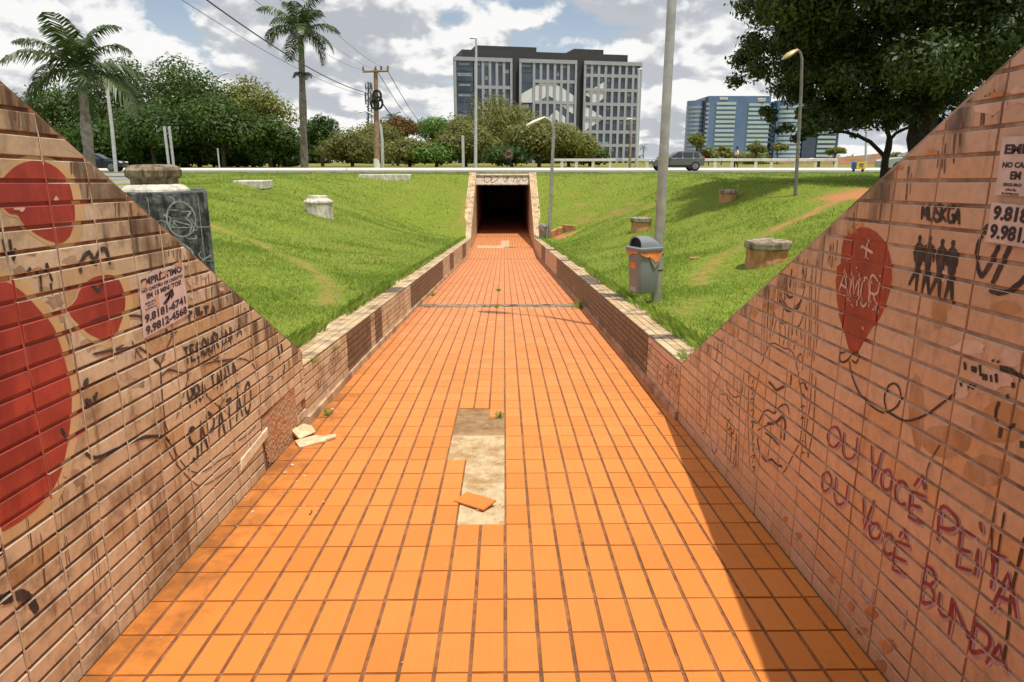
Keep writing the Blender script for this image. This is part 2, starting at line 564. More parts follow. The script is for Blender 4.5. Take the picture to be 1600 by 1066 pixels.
# ------------------------------------------------------------------ ground
def ground_mat():
    m, t, pos = new_mat('grassy_ground')
    dirt = t.n('ShaderNodeAttribute', None, attribute_name='dirt').outputs['Fac']
    far = t.n('ShaderNodeSeparateXYZ', {0: pos}).outputs[1]
    n1 = t.noise(pos, 0.55, 6, 0.6)
    n2 = t.noise(pos, 9.0, 6, 0.7)
    c = t.mix(t.smooth(n2, 0.3, 0.7), (0.120, 0.165, 0.020), (0.215, 0.265, 0.036))
    c = t.mix(t.smooth(n1, 0.40, 0.72, 0, 0.55), c, (0.20, 0.20, 0.04))
    c = t.mix(t.smooth(far, 53, 75, 0, 0.6), c, (0.22, 0.17, 0.06))
    k = t.smooth(t.math('ADD', dirt, t.math('MULTIPLY', t.math('SUBTRACT', n2, 0.5), 0.7)), 0.22, 0.72)
    c = t.mix(k, c, t.mix(t.smooth(dirt, .35, .8), (0.30, 0.19, 0.065), t.mix(n2, (0.36, 0.145, 0.055), (0.48, 0.22, 0.10))))
    finish(t, c, 0.95, 0, n2, 0.6, 0.03, 0.1)
    return m


M['ground'] = ground_mat()

# worn trails and bare patches, as points on the ground (x, y, radius, strength)
TRAILS = []


def trail(pts, r, s):
    hits = [ground_hit(*p) for p in pts]
    for a, b in zip(hits, hits[1:]):
        n = max(2, int((b - a).length / 0.25))
        for i in range(n):
            q = a.lerp(b, i / n)
            TRAILS.append((q.x, q.y, r, s))


trail([(1345, 308), (1300, 318), (1255, 340), (1205, 362)], 0.22, 0.75)
trail([(1205, 362), (1160, 385), (1120, 405), (1098, 428), (1092, 450)], 0.26, 0.52)
trail([(1375, 300), (1345, 306), (1315, 312)], 0.9, 0.8)
trail([(325, 352), (355, 362), (380, 372), (410, 382), (440, 398)], 0.16, 0.66)
trail([(440, 398), (475, 412), (500, 428), (520, 455), (505, 480)], 0.24, 0.54)
trail([(1035, 535), (1062, 552)], 0.28, 0.95)
trail([(1090, 470), (1050, 500)], 0.25, 0.4)
trail([(868, 362), (880, 372), (905, 360)], 0.30, 0.9)
for q_ in [(872, 330), (885, 305), (905, 320), (930, 312), (950, 300), (985, 318), (880, 345), (920, 335), (1010, 322), (960, 330)]:
    trail([q_, (q_[0] + 14, q_[1] + 2)], random.uniform(.18, .4), .52)
for q_ in [(715, 300), (690, 288), (728, 330), (722, 350), (640, 292)]:
    trail([q_, (q_[0] + 10, q_[1] + 2)], random.uniform(.2, .4), .5)
trail([(905, 345), (945, 340), (1000, 325)], 0.4, 0.5)
trail([(470, 545), (500, 540)], 0.12, 0.8)
TR = np.array(TRAILS)


def dirt_at(x, y):
    x = np.atleast_1d(np.asarray(x, float))
    y = np.atleast_1d(np.asarray(y, float))
    d = np.zeros(x.shape)
    for (a, b, r, s) in TR:
        q = (x - a) ** 2 + (y - b) ** 2
        mk = q < (2.2 * r) ** 2
        if mk.any():
            d[mk] = np.maximum(d[mk], s * np.exp(-q[mk] / (r * r)))
    return d


def build_ground():
    a = XL - CT + 0.06
    b = XR + CT - 0.06
    xs = [-6000, -2500, -900, -400, -200, -110, -70, -50] + list(np.arange(-40, -10, 1.0)) + list(np.arange(-10, a - 0.1, 0.17)) + [a]
    xs2 = [b] + list(np.arange(b + 0.1, 11, 0.17)) + list(np.arange(11, 42, 1.0)) + [50, 70, 110, 200, 400, 900, 2500, 6000]
    mid = list(np.linspace(a, b, 6))[1:-1]
    xs = np.array(xs + mid + xs2)
    ys = np.array([-400, -120, -60, -30, -20, -14] + list(np.arange(-9, 3, 0.6)) + list(np.arange(3, 15, 0.17)) + list(np.arange(15, 42.6, 0.3)) +
                  [36.15, 42.69, 42.71, 53.35, 53.45, 53.9] + [60, 70, 85, 110, 150, 220, 330, 500, 800, 1400, 2500, 5000, 9000])
    ys = np.unique(np.round(ys, 3))
    X, Y = np.meshgrid(xs, ys)
    Z = height(X, Y)
    D = dirt_at(X.ravel(), Y.ravel())
    V = np.stack([X.ravel(), Y.ravel(), Z.ravel()], 1)
    nx, ny = len(xs), len(ys)
    i, j = np.meshgrid(np.arange(nx - 1), np.arange(ny - 1))
    cx = (xs[i] + xs[i + 1]) / 2
    cy = (ys[j] + ys[j + 1]) / 2
    keep = ~((cx > a) & (cx < b) & (cy > -14) & (cy < 36.15))
    i, j = i[keep], j[keep]
    q = j * nx + i
    faces = np.stack([q, q + 1, q + nx + 1, q + nx], 1)
    o = np_mesh('ground', V, 4, M['ground'], None, {'dirt': D}, faces, smooth=True)
    tag(o, kind='structure')


build_ground()

# main road across, far kerb, and the side road at left
mb = MB()
mb.add([(-500, 43.0, ROADZ), (500, 43.0, ROADZ), (500, 53.0, ROADZ), (-500, 53.0, ROADZ)], [(0, 1, 2, 3)])
mb.build('road', M['asphalt'], kind='structure')
mb = MB()
mb.add([(-500, 53.0, ROADZ - .02), (500, 53.0, ROADZ - .02), (500, 53.02, ROADZ + .04), (-500, 53.02, ROADZ + .04), (500, 53.30, ROADZ + .17), (-500, 53.30, ROADZ + .17), (500, 53.7, ROADZ + .175), (-500, 53.7, ROADZ + .175), (500, 53.72, ROADZ), (-500, 53.72, ROADZ)], [(0, 1, 2, 3), (3, 2, 4, 5), (5, 4, 6, 7), (7, 6, 8, 9)])
mb.build('kerb', simple('whitewashed_kerb', (0.62, 0.59, 0.51), 0.85, var=0.08, dirt=(0.6, 0.48, 0.32), dscale=1.2, damt=0.4), kind='structure')
mb = MB()
mb.box((0, 42.9, ROADZ - 0.02), (1000, 0.2, 0.12))
mb.build('kerb', M['concrete'], kind='structure')
edge = [(-8.0, 13.0), (-9.2, 17), (-11.6, 24), (-15.0, 31), (-18.2, 37), (-21, 40.5), (-26, 42.85)]
mb = MB()
vs, fs = [], []
for k, (x, y) in enumerate(edge):
    for q in range(9):
        xx = x - q * 2.0
        vs.append((xx, y, max(float(height(xx, y)) + 0.035, ROADZ - 0.02)))
for k in range(len(edge) - 1):
    for q in range(8):
        fs.append((k * 9 + q, k * 9 + q + 1, k * 9 + 10 + q, k * 9 + 9 + q))
mb.add(vs, fs)
mb.build('road', simple('worn_asphalt', (0.25, 0.235, 0.21), 0.95, var=0.15, scale=2), kind='structure')
# distant hills
mb = MB()
hx = np.linspace(-4500, 4500, 60)
vs = []
for k, x in enumerate(hx):
    zt = 18 + 12 * math.sin(k * 0.5) + 8 * math.sin(k * 1.3 + 1) + 6 * math.sin(k * 2.9)
    vs += [(x, 4300, -2), (x, 4600, max(4, zt)), (x, 5200, -2)]
fs = []
for k in range(len(hx) - 1):
    a = k * 3
    fs += [(a, a + 3, a + 4, a + 1), (a + 1, a + 4, a + 5, a + 2)]
mb.add(vs, fs)
mb.build('hills', simple('far_hill', (0.13, 0.20, 0.26), 1.0, var=0.1, scale=0.01), kind='structure', smooth=True)
mb = MB()
c = at_y(1500, 262, 160)
vs, fs = [], []
for k in range(31):
    x = 60 + k * 6.5
    zt = 1.3 + 3.2 * math.sin(math.pi * k / 30) ** 0.7 + 0.25 * math.sin(k * 1.9)
    vs += [(x, 150, 0.9), (x, 165, zt), (x, 200, 0.9)]
for k in range(30):
    a = k * 3
    fs += [(a, a + 3, a + 4, a + 1), (a + 1, a + 4, a + 5, a + 2)]
mb.add(vs, fs)
mb.build('hills', simple('red_earth_bank', (0.22, 0.10, 0.05), 1.0, var=0.3, scale=0.3, dirt=(0.14, 0.13, 0.04), dscale=0.4, damt=0.7), kind='structure', smooth=True)


# ------------------------------------------------------------------ tiles
def clip_half(poly, a, b, c):
    """keep a*y + b*z <= c"""
    out = []
    n = len(poly)
    for i in range(n):
        p, q = poly[i], poly[(i + 1) % n]
        dp, dq = a * p[0] + b * p[1] - c, a * q[0] + b * q[1] - c
        if dp <= 0:
            out.append(p)
        if dp * dq < 0:
            k = dp / (dp - dq)
            out.append((p[0] + (q[0] - p[0]) * k, p[1] + (q[1] - p[1]) * k))
    return out


def area(p):
    return 0.5 * sum(p[i][0] * p[(i + 1) % len(p)][1] - p[(i + 1) % len(p)][0] * p[i][1] for i in range(len(p)))


def inset(p, d):
    """inward offset of a convex counter-clockwise polygon"""
    n = len(p)
    out = []
    for i in range(n):
        a, b, c = p[i - 1], p[i], p[(i + 1) % n]
        e1 = (b[0] - a[0], b[1] - a[1])
        e2 = (c[0] - b[0], c[1] - b[1])
        l1 = math.hypot(*e1) or 1e-9
        l2 = math.hypot(*e2) or 1e-9
        n1 = (-e1[1] / l1, e1[0] / l1)
        n2 = (-e2[1] / l2, e2[0] / l2)
        k = d / max(0.25, 1 + n1[0] * n2[0] + n1[1] * n2[1])
        out.append((b[0] + (n1[0] + n2[0]) * k, b[1] + (n1[1] + n2[1]) * k))
    return out


class Facing:
    """tiles laid on a plane; remembers each tile's face so that paint lies on the tiles only"""
    def __init__(self, to3d, thick, bevel):
        self.to3d, self.thick, self.bevel = to3d, thick, bevel
        self.mb = MB()
        self.faces = []

    def tile(self, poly, tint, stain=0.0, lift=0.0):
        if len(poly) < 3:
            return
        if area(poly) < 0:
            poly = poly[::-1]
        if area(poly) < 2e-5:
            return
        b = min(self.bevel, 0.2 * math.sqrt(area(poly)))
        fr = inset(poly, b)
        if area(fr) <= 0:
            return
        n = len(poly)
        T = self.thick + lift
        m1 = inset(poly, b * 0.25)
        vs = [self.to3d(*p, 0.0) for p in poly] + [self.to3d(*p, T - b * 0.55) for p in m1] + [self.to3d(*p, T) for p in fr]
        fs = [(i, (i + 1) % n, n + (i + 1) % n, n + i) for i in range(n)] + [(n + i, n + (i + 1) % n, 2 * n + (i + 1) % n, 2 * n + i) for i in range(n)] + [tuple(range(2 * n, 3 * n))]
        self.mb.add(vs, fs, tint=tint, stain=stain)
        ys = [p[0] for p in fr]
        zs = [p[1] for p in fr]
        self.faces.append((fr, T, min(ys), max(ys), min(zs), max(zs)))


def clip_convex(sub, win):
    for i in range(len(win)):
        p, q = win[i], win[(i + 1) % len(win)]
        ex, ey = q[0] - p[0], q[1] - p[1]
        # inside is left of p->q :  -ey*x + ex*y >= ...
        sub = clip_half(sub, ey, -ex, ey * p[0] - ex * p[1])
        if len(sub) < 3:
            return []
    return sub


LAYER = [0]


def paint(fc, polys, name, mat, parent, groove=None, label=None, lift=0.0009):
    mb = MB()
    LAYER[0] += 1
    for k, poly in enumerate(polys):
        y0, y1 = min(p[0] for p in poly), max(p[0] for p in poly)
        z0, z1 = min(p[1] for p in poly), max(p[1] for p in poly)
        up = lift + 0.00003 * (k % 25)
        for (fr, T, a, b, c, d) in fc.faces:
            if b < y0 or a > y1 or d < z0 or c > z1:
                continue
            q = clip_convex(list(poly), fr)
            if len(q) >= 3 and abs(area(q)) > 1e-8:
                mb.add([fc.to3d(*p, T + up) for p in q], [tuple(range(len(q)))])
        if groove is not None:
            mb.add([fc.to3d(*p, 0.0010 + groove + up * 0.5) for p in poly], [tuple(range(len(poly)))])
    if mb.V:
        return mb.build(name, mat, parent, label=label)


def soak(ob, polys, fronts=False):
    """mark the tile edges that lie inside painted shapes"""
    off = root_of(ob.parent)
    vals = [1.0 if (fronts or abs(f.normal.x) < 0.95) and any(inside((f.center.y + off.y, f.center.z + off.z), p) for p in polys) else 0.0 for f in ob.data.polygons]
    at = ob.data.attributes.new('painted', 'FLOAT', 'FACE')
    at.data.foreach_set('value', np.array(vals, dtype=np.float32))


def smooth_line(pts, sub=5):
    if len(pts) < 3:
        return list(pts)
    P = [pts[0]] + list(pts) + [pts[-1]]
    out = []
    for i in range(1, len(P) - 2):
        p0, p1, p2, p3 = P[i - 1:i + 3]
        for s in range(sub):
            t = s / sub
            out.append(tuple(0.5 * ((2 * b) + (-a + c) * t + (2 * a - 5 * b + 4 * c - d) * t * t + (-a + 3 * b - 3 * c + d) * t ** 3) for a, b, c, d in zip(p0, p1, p2, p3)))
    out.append(tuple(pts[-1]))
    return out


def ribbon(pts, w, rough=0.12, taper=0.5):
    """quads along a polyline in the wall plane"""
    n = len(pts)
    if n < 2:
        return []
    L, Rr = [], []
    for i in range(n):
        a, b = pts[max(0, i - 1)], pts[min(n - 1, i + 1)]
        dx, dy = b[0] - a[0], b[1] - a[1]
        l = math.hypot(dx, dy) or 1e-9
        ww = w / 2 * (1 + rough * random.uniform(-1, 1))
        if n > 3 and i in (0, n - 1):
            ww *= taper
        L.append((pts[i][0] - dy / l * ww, pts[i][1] + dx / l * ww))
        Rr.append((pts[i][0] + dy / l * ww, pts[i][1] - dx / l * ww))
    return [[L[i], Rr[i], Rr[i + 1], L[i + 1]] for i in range(n - 1)]


GL = {
    'A': [[(0, 1), (.5, 0), (1, 1)], [(.2, .64), (.82, .64)]],
    'B': [[(0, 0), (0, 1), (.6, 1), (.95, .78), (.6, .52), (0, .5)], [(0, 0), (.6, .02), (.9, .25), (.6, .5)]],
    'C': [[(1, .15), (.6, 0), (.2, .15), (0, .5), (.2, .85), (.6, 1), (1, .85)]],
    'D': [[(0, 0), (0, 1), (.55, .95), (1, .6), (.85, .2), (.3, 0), (0, .02)]],
    'E': [[(1, 0), (0, 0), (0, 1), (1, 1)], [(0, .5), (.8, .5)]],
    'F': [[(1, 0), (0, 0), (0, 1)], [(0, .45), (.8, .45)]],
    'G': [[(1, .15), (.6, 0), (.2, .15), (0, .5), (.2, .85), (.6, 1), (1, .8), (1, .55), (.6, .55)]],
    'H': [[(0, 0), (0, 1)], [(1, 0), (1, 1)], [(0, .5), (1, .5)]],
    'I': [[(.5, 0), (.5, 1)]],
    'K': [[(0, 0), (0, 1)], [(1, 0), (0, .55), (1, 1)]],
    'L': [[(0, 0), (0, 1), (1, 1)]],
    'M': [[(0, 1), (.1, 0), (.5, .7), (.9, 0), (1, 1)]],
    'N': [[(0, 1), (0, 0), (1, 1), (1, 0)]],
    'O': [[(.5, 0), (.12, .2), (0, .55), (.2, .92), (.55, 1), (.9, .8), (1, .42), (.8, .1), (.5, 0)]],
    'P': [[(0, 1), (0, 0), (.7, .04), (1, .27), (.7, .5), (0, .55)]],
    'R': [[(0, 1), (0, 0), (.7, .04), (1, .27), (.7, .48), (0, .52)], [(.4, .52), (1, 1)]],
    'S': [[(1, .12), (.5, 0), (.08, .18), (.2, .42), (.8, .58), (.95, .82), (.5, 1), (0, .88)]],
    'T': [[(0, 0), (1, 0)], [(.5, 0), (.5, 1)]],
    'U': [[(0, 0), (.05, .75), (.35, 1), (.7, .95), (.95, .7), (1, 0)]],
    'V': [[(0, 0), (.4, 1), (1, 0)]],
    '^': [[(0, 1), (.5, 0), (1, 1)]],
    '~': [[(0, .8), (.3, .1), (.65, .8), (1, .2)]],
    "'": [[(0, 0), (.4, 1)]],
    '+': [[(.5, 0), (.5, 1)], [(0, .5), (1, .5)]],
}
CURVY = set('BCDGOPRSU~')


def quad_map(q, u, v):
    (ax, ay), (bx, by), (cx, cy), (dx, dy) = q      # TL TR BR BL
    return ((ax * (1 - u) + bx * u) * (1 - v) + (dx * (1 - u) + cx * u) * v, (ay * (1 - u) + by * u) * (1 - v) + (dy * (1 - u) + cy * u) * v)


def letter(ch, quad, proj, w, jit=0.04):
    polys = []
    for st in GL.get(ch, []):
        pts = [(u + random.uniform(-jit, jit), v + random.uniform(-jit, jit)) for u, v in st]
        if ch in CURVY:
            pts = smooth_line(pts, 4)
        else:
            dens = []
            for a, b in zip(pts, pts[1:]):
                dens += [(a[0] + (b[0] - a[0]) * k / 3, a[1] + (b[1] - a[1]) * k / 3) for k in range(3)]
            pts = dens + [pts[-1]]
        polys += ribbon([proj(*quad_map(quad, u, v)) for u, v in pts], w, 0.18, 0.7)
    return polys


def word(txt, quad, proj, w, sp=0.28, jit=0.05, accents=None):
    n = len(txt)
    adv = 1.0 / (n - sp * 0.9)
    polys = []
    for i, ch in enumerate(txt):
        u0, u1 = i * adv, i * adv + adv * (1 - sp)
        dv = random.uniform(-0.05, 0.05)
        q = [quad_map(quad, u0, dv), quad_map(quad, u1, dv), quad_map(quad, u1, 1 + dv), quad_map(quad, u0, 1 + dv)]
        polys += letter(ch, q, proj, w, jit)
        if accents and i in accents:
            q = [quad_map(quad, u0, -0.32), quad_map(quad, u1, -0.32), quad_map(quad, u1, -0.12), quad_map(quad, u0, -0.12)]
            polys += letter(accents[i], q, proj, w * 0.8, 0.02)
    return polys


def crop(x0, y0, s, pts):
    return [(x0 + x / s, y0 + y / s) for x, y in pts]


# ------------------------------------------------------------------ the path
RL = 0.2228
COLW = 0.12
JOINTS = [(11.05, 11.47), (25.15, 25.35), (35.2, 35.34)]
PATCH_Y0 = 3.114


def in_patch(cx, cy):
    k = (cy - PATCH_Y0) / RL            # rows counted from the near edge of the bare patch
    c = -cx / COLW                      # columns counted to the left of the seam
    if k < 0 or c < 0:
        return False
    if k < 9.0 and c < 2:
        return not (k >= 8 and c < 1)
    if 4 <= k < 9 and c < 3:
        return True
    return False


path_to3d = lambda x, y, n: (x, y, float(floorz(y)) + n)
fl = Facing(path_to3d, 0.010, 0.0022)
r0 = -int((PATCH_Y0 + 3) / RL)
for r in range(r0, 300):
    ya, yb = PATCH_Y0 + r * RL, PATCH_Y0 + (r + 1) * RL
    if ya > 58.2:
        break
    for c in range(-12, 11):
        xa, xb = c * COLW, (c + 1) * COLW
        cx, cy = (xa + xb) / 2, (ya + yb) / 2
        if in_patch(cx, cy):
            continue
        wob = 0.0015
        poly = [(xa + 0.0064 + random.uniform(-wob, wob), ya + 0.0045), (xb - 0.0064 + random.uniform(-wob, wob), ya + 0.0045), (xb - 0.0064, yb - 0.0045), (xa + 0.0064, yb - 0.0045)]
        poly = clip_half(poly, -1, 0, -(XL + 0.012))
        poly = clip_half(poly, 1, 0, XR - 0.012) if poly else poly
        cut = False
        for (ja, jb) in JOINTS:
            if ya < ja < yb or ja <= ya <= jb:
                if ya < ja:
                    poly = clip_half(poly, 0, 1, ja + random.uniform(-0.02, 0.015)) if poly else poly
                else:
                    poly = clip_half(poly, 0, -1, -(jb + random.uniform(-0.01, 0.01))) if poly else poly
        if not poly:
            continue
        d = cx - XL
        st = 0.0
        if d < 0.36 and cy < 5.5:
            st = 0.75 - d * 1.5
        elif d < 0.16:
            st = 0.45
        if XR - cx < 0.14:
            st = 0.25
        st += 0.25 * max(0, random.random() - 0.9) * 10 * 0.3
        fl.tile(poly, random.random(), st, random.uniform(-0.0012, 0.0012))
o = fl.mb.build('path', M['floor'], kind='structure')
mb = MB()
ys = sorted(set(FY + [-14, 59.2]))
ys = [y for y in ys if y <= 59.2]
vs = []
for y in ys:
    z = float(floorz(y))
    vs += [(XL - 0.1, y, z + 0.003), (XR + 0.1, y, z + 0.003)]
mb.add(vs, [(2 * k, 2 * k + 1, 2 * k + 3, 2 * k + 2) for k in range(len(ys) - 1)])
mb.build('path_bed', M['bed'], kind='structure')


def bare_mat():
    m, t, pos = new_mat('bare_mortar')
    n = t.noise(pos, 7, 8, 0.7)
    n2 = t.noise(t.mapped(pos, (60, 9, 9)), 1.5, 4, 0.6)
    c = t.mix(t.smooth(n, 0.32, 0.62), (0.36, 0.215, 0.09), (0.58, 0.46, 0.28))
    c = t.mix(t.smooth(n2, 0.5, 0.75, 0, 0.5), c, (0.32, 0.19, 0.10))
    sy = t.n('ShaderNodeSeparateXYZ', {0: pos}).outputs[1]
    c = t.mix(t.smooth(t.math('ADD', sy, t.math('MULTIPLY', n, 0.12)), PATCH_Y0 + 6.35 * RL, PATCH_Y0 + 6.5 * RL, 0, 0.85), c, t.mix(t.smooth(n, .3, .7), (0.17, 0.085, 0.035), (0.36, 0.215, 0.105)))
    finish(t, c, 0.95, 0, n, 0.7, 0.012, 0.1)
    return m


mb = MB()


def grid_sheet(mb, x0, x1, y0, y1, nx, ny, amp, base):
    b = len(mb.V)
    vs = []
    for j in range(ny + 1):
        for i in range(nx + 1):
            x, y = x0 + (x1 - x0) * i / nx, y0 + (y1 - y0) * j / ny
            vs.append((x, y, float(floorz(y)) + base + random.uniform(0, amp) * random.random()))
    mb.add(vs, [(j * (nx + 1) + i, j * (nx + 1) + i + 1, (j + 1) * (nx + 1) + i + 1, (j + 1) * (nx + 1) + i) for j in range(ny) for i in range(nx)])


grid_sheet(mb, -2 * COLW + 0.002, -0.003, PATCH_Y0 + 0.003, PATCH_Y0 + 9 * RL - 0.003, 16, 80, 0.0022, 0.0038)
grid_sheet(mb, -3 * COLW + 0.002, -2 * COLW + 0.002, PATCH_Y0 + 4 * RL + 0.003, PATCH_Y0 + 9 * RL - 0.003, 8, 48, 0.0022, 0.0038)
mb.build('path_patch', bare_mat(), kind='structure')
# crumbled expansion joints
mb = MB()
for (ja, jb) in JOINTS:
    grid_sheet(mb, XL + 0.01, XR - 0.01, ja - 0.02, jb + 0.02, 90, 9, 0.010, 0.0034)
mb.build('path_joint', simple('crumbled_joint', (0.25, 0.18, 0.11), 0.95, var=0.7, scale=14, dirt=(0.05, 0.04, 0.025), dscale=5, damt=0.95), kind='structure')

# ------------------------------------------------------------------ near wing walls
TL_, BV = 0.0085, 0.0030
LEFT = lambda y, z, n: (XL + n, y, z)
RIGHT = lambda y, z, n: (XR - n, y, z)
wl = lambda px, py: at_x(px, py, XL + TL_)
wr = lambda px, py: at_x(px, py, XR - TL_)
NC = 46
VTOP = 3.0
MODY = 0.2265


def course_z(t, y):
    f = float(floorz(y))
    return f + t * (VTOP - f)


HOLE = [wl(*p) for p in [(466, 588), (472, 640), (470, 690), (440, 712), (422, 728), (415, 700), (409, 655), (440, 622)]]


def inside(p, poly):
    c = False
    for i in range(len(poly)):
        a, b = poly[i], poly[i - 1]
        if (a[1] > p[1]) != (b[1] > p[1]) and p[0] < (b[0] - a[0]) * (p[1] - a[1]) / (b[1] - a[1]) + a[0]:
            c = not c
    return c


def wing(left):
    Yk = YKL if left else YKR
    fc = Facing(LEFT if left else RIGHT, TL_ if left else 0.0038, BV if left else 0.0018)
    sl, ic = (0.577, 2.998) if left else (0.563, 2.86)
    gu, gv = (0.0040, 0.0054) if left else (0.0028, 0.0054)
    for r in range(NC):
        t0, t1 = r / NC, (r + 1) / NC
        for c in range(-16, 23):
            ya, yb = Yk - (c + 1) * MODY, Yk - c * MODY
            if yb < -3.0:
                continue
            p = [(ya + gu, course_z(t0, ya) + gv), (yb - gu, course_z(t0, yb) + gv), (yb - gu, course_z(t1, yb) - gv), (ya + gu, course_z(t1, ya) - gv)]
            p = clip_half(p, sl, 1, ic - 0.012)
            if yb > Yk and p:
                p = clip_half(p, 1, 0, Yk)
            if not p:
                continue
            cy, cz = sum(q[0] for q in p) / len(p), sum(q[1] for q in p) / len(p)
            if left and inside((cy, cz), HOLE):
                continue
            depth = ic - sl * cy - cz
            st = max(0.0, 0.66 - depth * 1.35) if random.random() < 0.7 else (0.22 if random.random() < .12 else 0)
            if not left:
                st = max(0.0, 0.58 - depth * 1.8) if random.random() < 0.75 else 0.0
            fc.tile(p, random.random(), st, random.uniform(-0.0012, 0.0014))
    return fc


def core(mb, to3d, pts, thick):
    mb.prism(pts, to3d, -thick, 0.0)


wall_L = thing('retaining_wall', 'sunlit sloping wing wall of cream tiles painted with red hearts and black writing', 'wall', (XL - 0.15, 2.0, 0))
fcL = wing(True)
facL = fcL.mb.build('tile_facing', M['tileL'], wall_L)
mb = MB()
for c in range(-1, 33):
    y = YKL - c * MODY
    if c < 1 or y < -2.6:
        continue
    zt_ = min(wing_top(y) - 0.012, VTOP - 0.01)
    zb_ = float(floorz(y)) + 0.01
    pts = []
    n_ = 24
    for k in range(n_ + 1):
        z = zb_ + (zt_ - zb_) * k / n_
        w2 = 0.0036 * random.uniform(0.7, 1.1)
        dp = TL_ * random.choice((0.9, 0.95, 0.85, 0.4))
        pts.append((y, z, w2, dp))
    for (a, b) in zip(pts, pts[1:]):
        if inside((a[0] + 0.01, (a[1] + b[1]) / 2), HOLE) or inside((a[0] - 0.01, (a[1] + b[1]) / 2), HOLE):
            continue
        mb.add([LEFT(a[0] - a[2], a[1], a[3]), LEFT(a[0] + a[2], a[1], a[3]), LEFT(b[0] + b[2], b[1], b[3]), LEFT(b[0] - b[2], b[1], b[3])], [(0, 1, 2, 3)])
joints = mb.build('upright_joints', M['mortar'], wall_L)
mb = MB()
core(mb, LEFT, [(-3, -0.4), (YKL, -0.8), (YKL, wing_top(YKL)), (0.02, wing_top(0.02)), (-3, wing_top(0.02))], CT)
mb.build('wall_core', M['groutL'], wall_L)

wall_R = thing('retaining_wall', 'shaded sloping wing wall of dusty pink tiles painted with a dark red balloon', 'wall', (XR + 0.15, 2.0, 0))
fcR = wing(False)
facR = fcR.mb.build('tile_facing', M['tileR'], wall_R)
mb = MB()
core(mb, RIGHT, [(-3, -0.4), (YKR, -0.8), (YKR, wing_top(YKR, False)), (-0.2, wing_top(-0.2, False)), (-3, wing_top(-0.2, False))], CT)
mb.build('wall_core', M['groutR'], wall_R)


# skirting course at the foot of both sides and exposed mortar in the hole at left
def rubble_mat():
    m, t, pos = new_mat('exposed_mortar')
    n = t.noise(pos, 55, 6, 0.7)
    n2 = t.noise(pos, 5, 5, 0.6)
    sz = t.n('ShaderNodeSeparateXYZ', {0: pos}).outputs[2]
    c = t.mix(t.smooth(n, 0.35, 0.65), (0.42, 0.17, 0.065), (0.74, 0.45, 0.25))
    c = t.mix(t.smooth(n2, 0.4, 0.6, 0, 0.6), c, (0.50, 0.37, 0.25))
    finish(t, c, 0.95, 0, n, 1.0, 0.02, 0.1)
    return m


mb = MB()
hy0, hy1 = min(p[0] for p in HOLE), max(p[0] for p in HOLE)
hz0, hz1 = min(p[1] for p in HOLE), max(p[1] for p in HOLE)
N = 46
vs, fs, keep = [], [], {}
for j in range(N + 1):
    for i in range(N + 1):
        y, z = hy0 - 0.15 + (hy1 - hy0 + 0.2) * i / N, hz0 - 0.06 + (hz1 - hz0 + 0.12) * j / N
        y = min(y, YKL - 0.004)
        vs.append(LEFT(y, z, 0.0015 + random.uniform(0, 0.0055)))
for j in range(N):
    for i in range(N):
        y, z = hy0 - 0.15 + (hy1 - hy0 + 0.2) * (i + .5) / N, hz0 - 0.06 + (hz1 - hz0 + 0.12) * (j + .5) / N
        if inside((y, z), HOLE):
            fs.append((j * (N + 1) + i, j * (N + 1) + i + 1, (j + 1) * (N + 1) + i + 1, (j + 1) * (N + 1) + i))
mb.add(vs, fs)
mb.build('bare_patch', rubble_mat(), wall_L)


# ------------------------------------------------------------------ low walls beside the path
def coursed(fc, y0, y1, ztop, nrow, mod, gu, gv, stainf, holes=0.0):
    n = int((y1 - y0) / mod) + 1
    for c in range(n):
        ya, yb = y0 + c * mod, min(y0 + (c + 1) * mod, y1)
        if yb - ya < 0.02:
            continue
        for r in range(nrow):
            def zz(y, k):
                f = float(floorz(y))
                return f + (ztop(y) - f) * k / nrow
            p = [(ya + gu, zz(ya, r) + gv), (yb - gu, zz(yb, r) + gv), (yb - gu, zz(yb, r + 1) - gv), (ya + gu, zz(ya, r + 1) - gv)]
            fc.tile(p, random.random(), stainf((ya + yb) / 2, r), random.uniform(-0.001, 0.0015))


def px_range_to_y(left, a, b, rowfun):
    ps = [at_x(p, rowfun(p), XL if left else XR)[0] for p in (a, b)]
    return min(ps), max(ps)


def row_left(px):     # foot of the left wall in the photo
    return np.interp(px, [464, 541, 616, 665, 727, 740], [689, 600, 520, 469, 405, 384])


def row_right(px):
    return np.interp(px, [846, 904, 983, 1060], [408, 472, 562, 659])


darkL = [px_range_to_y(True, a, b, row_left) for a, b in [(541, 560), (561, 580), (588, 600), (641, 668), (668, 692), (703, 709), (722, 728)]]
darkR = [px_range_to_y(False, a, b, row_right) for a, b in [(846, 852), (870, 884), (884, 920), (922, 966), (966, 1014), (1060, 1066)]]


def stain_for(rng_list, val):
    def f(y, r):
        for a, b in rng_list:
            if a <= y <= b:
                return val + random.uniform(-0.1, 0.1) + (0.1 if r > 2 else (-0.45 if r == 0 else 0))
        return 0.12 if random.random() < 0.12 else 0.0
    return f


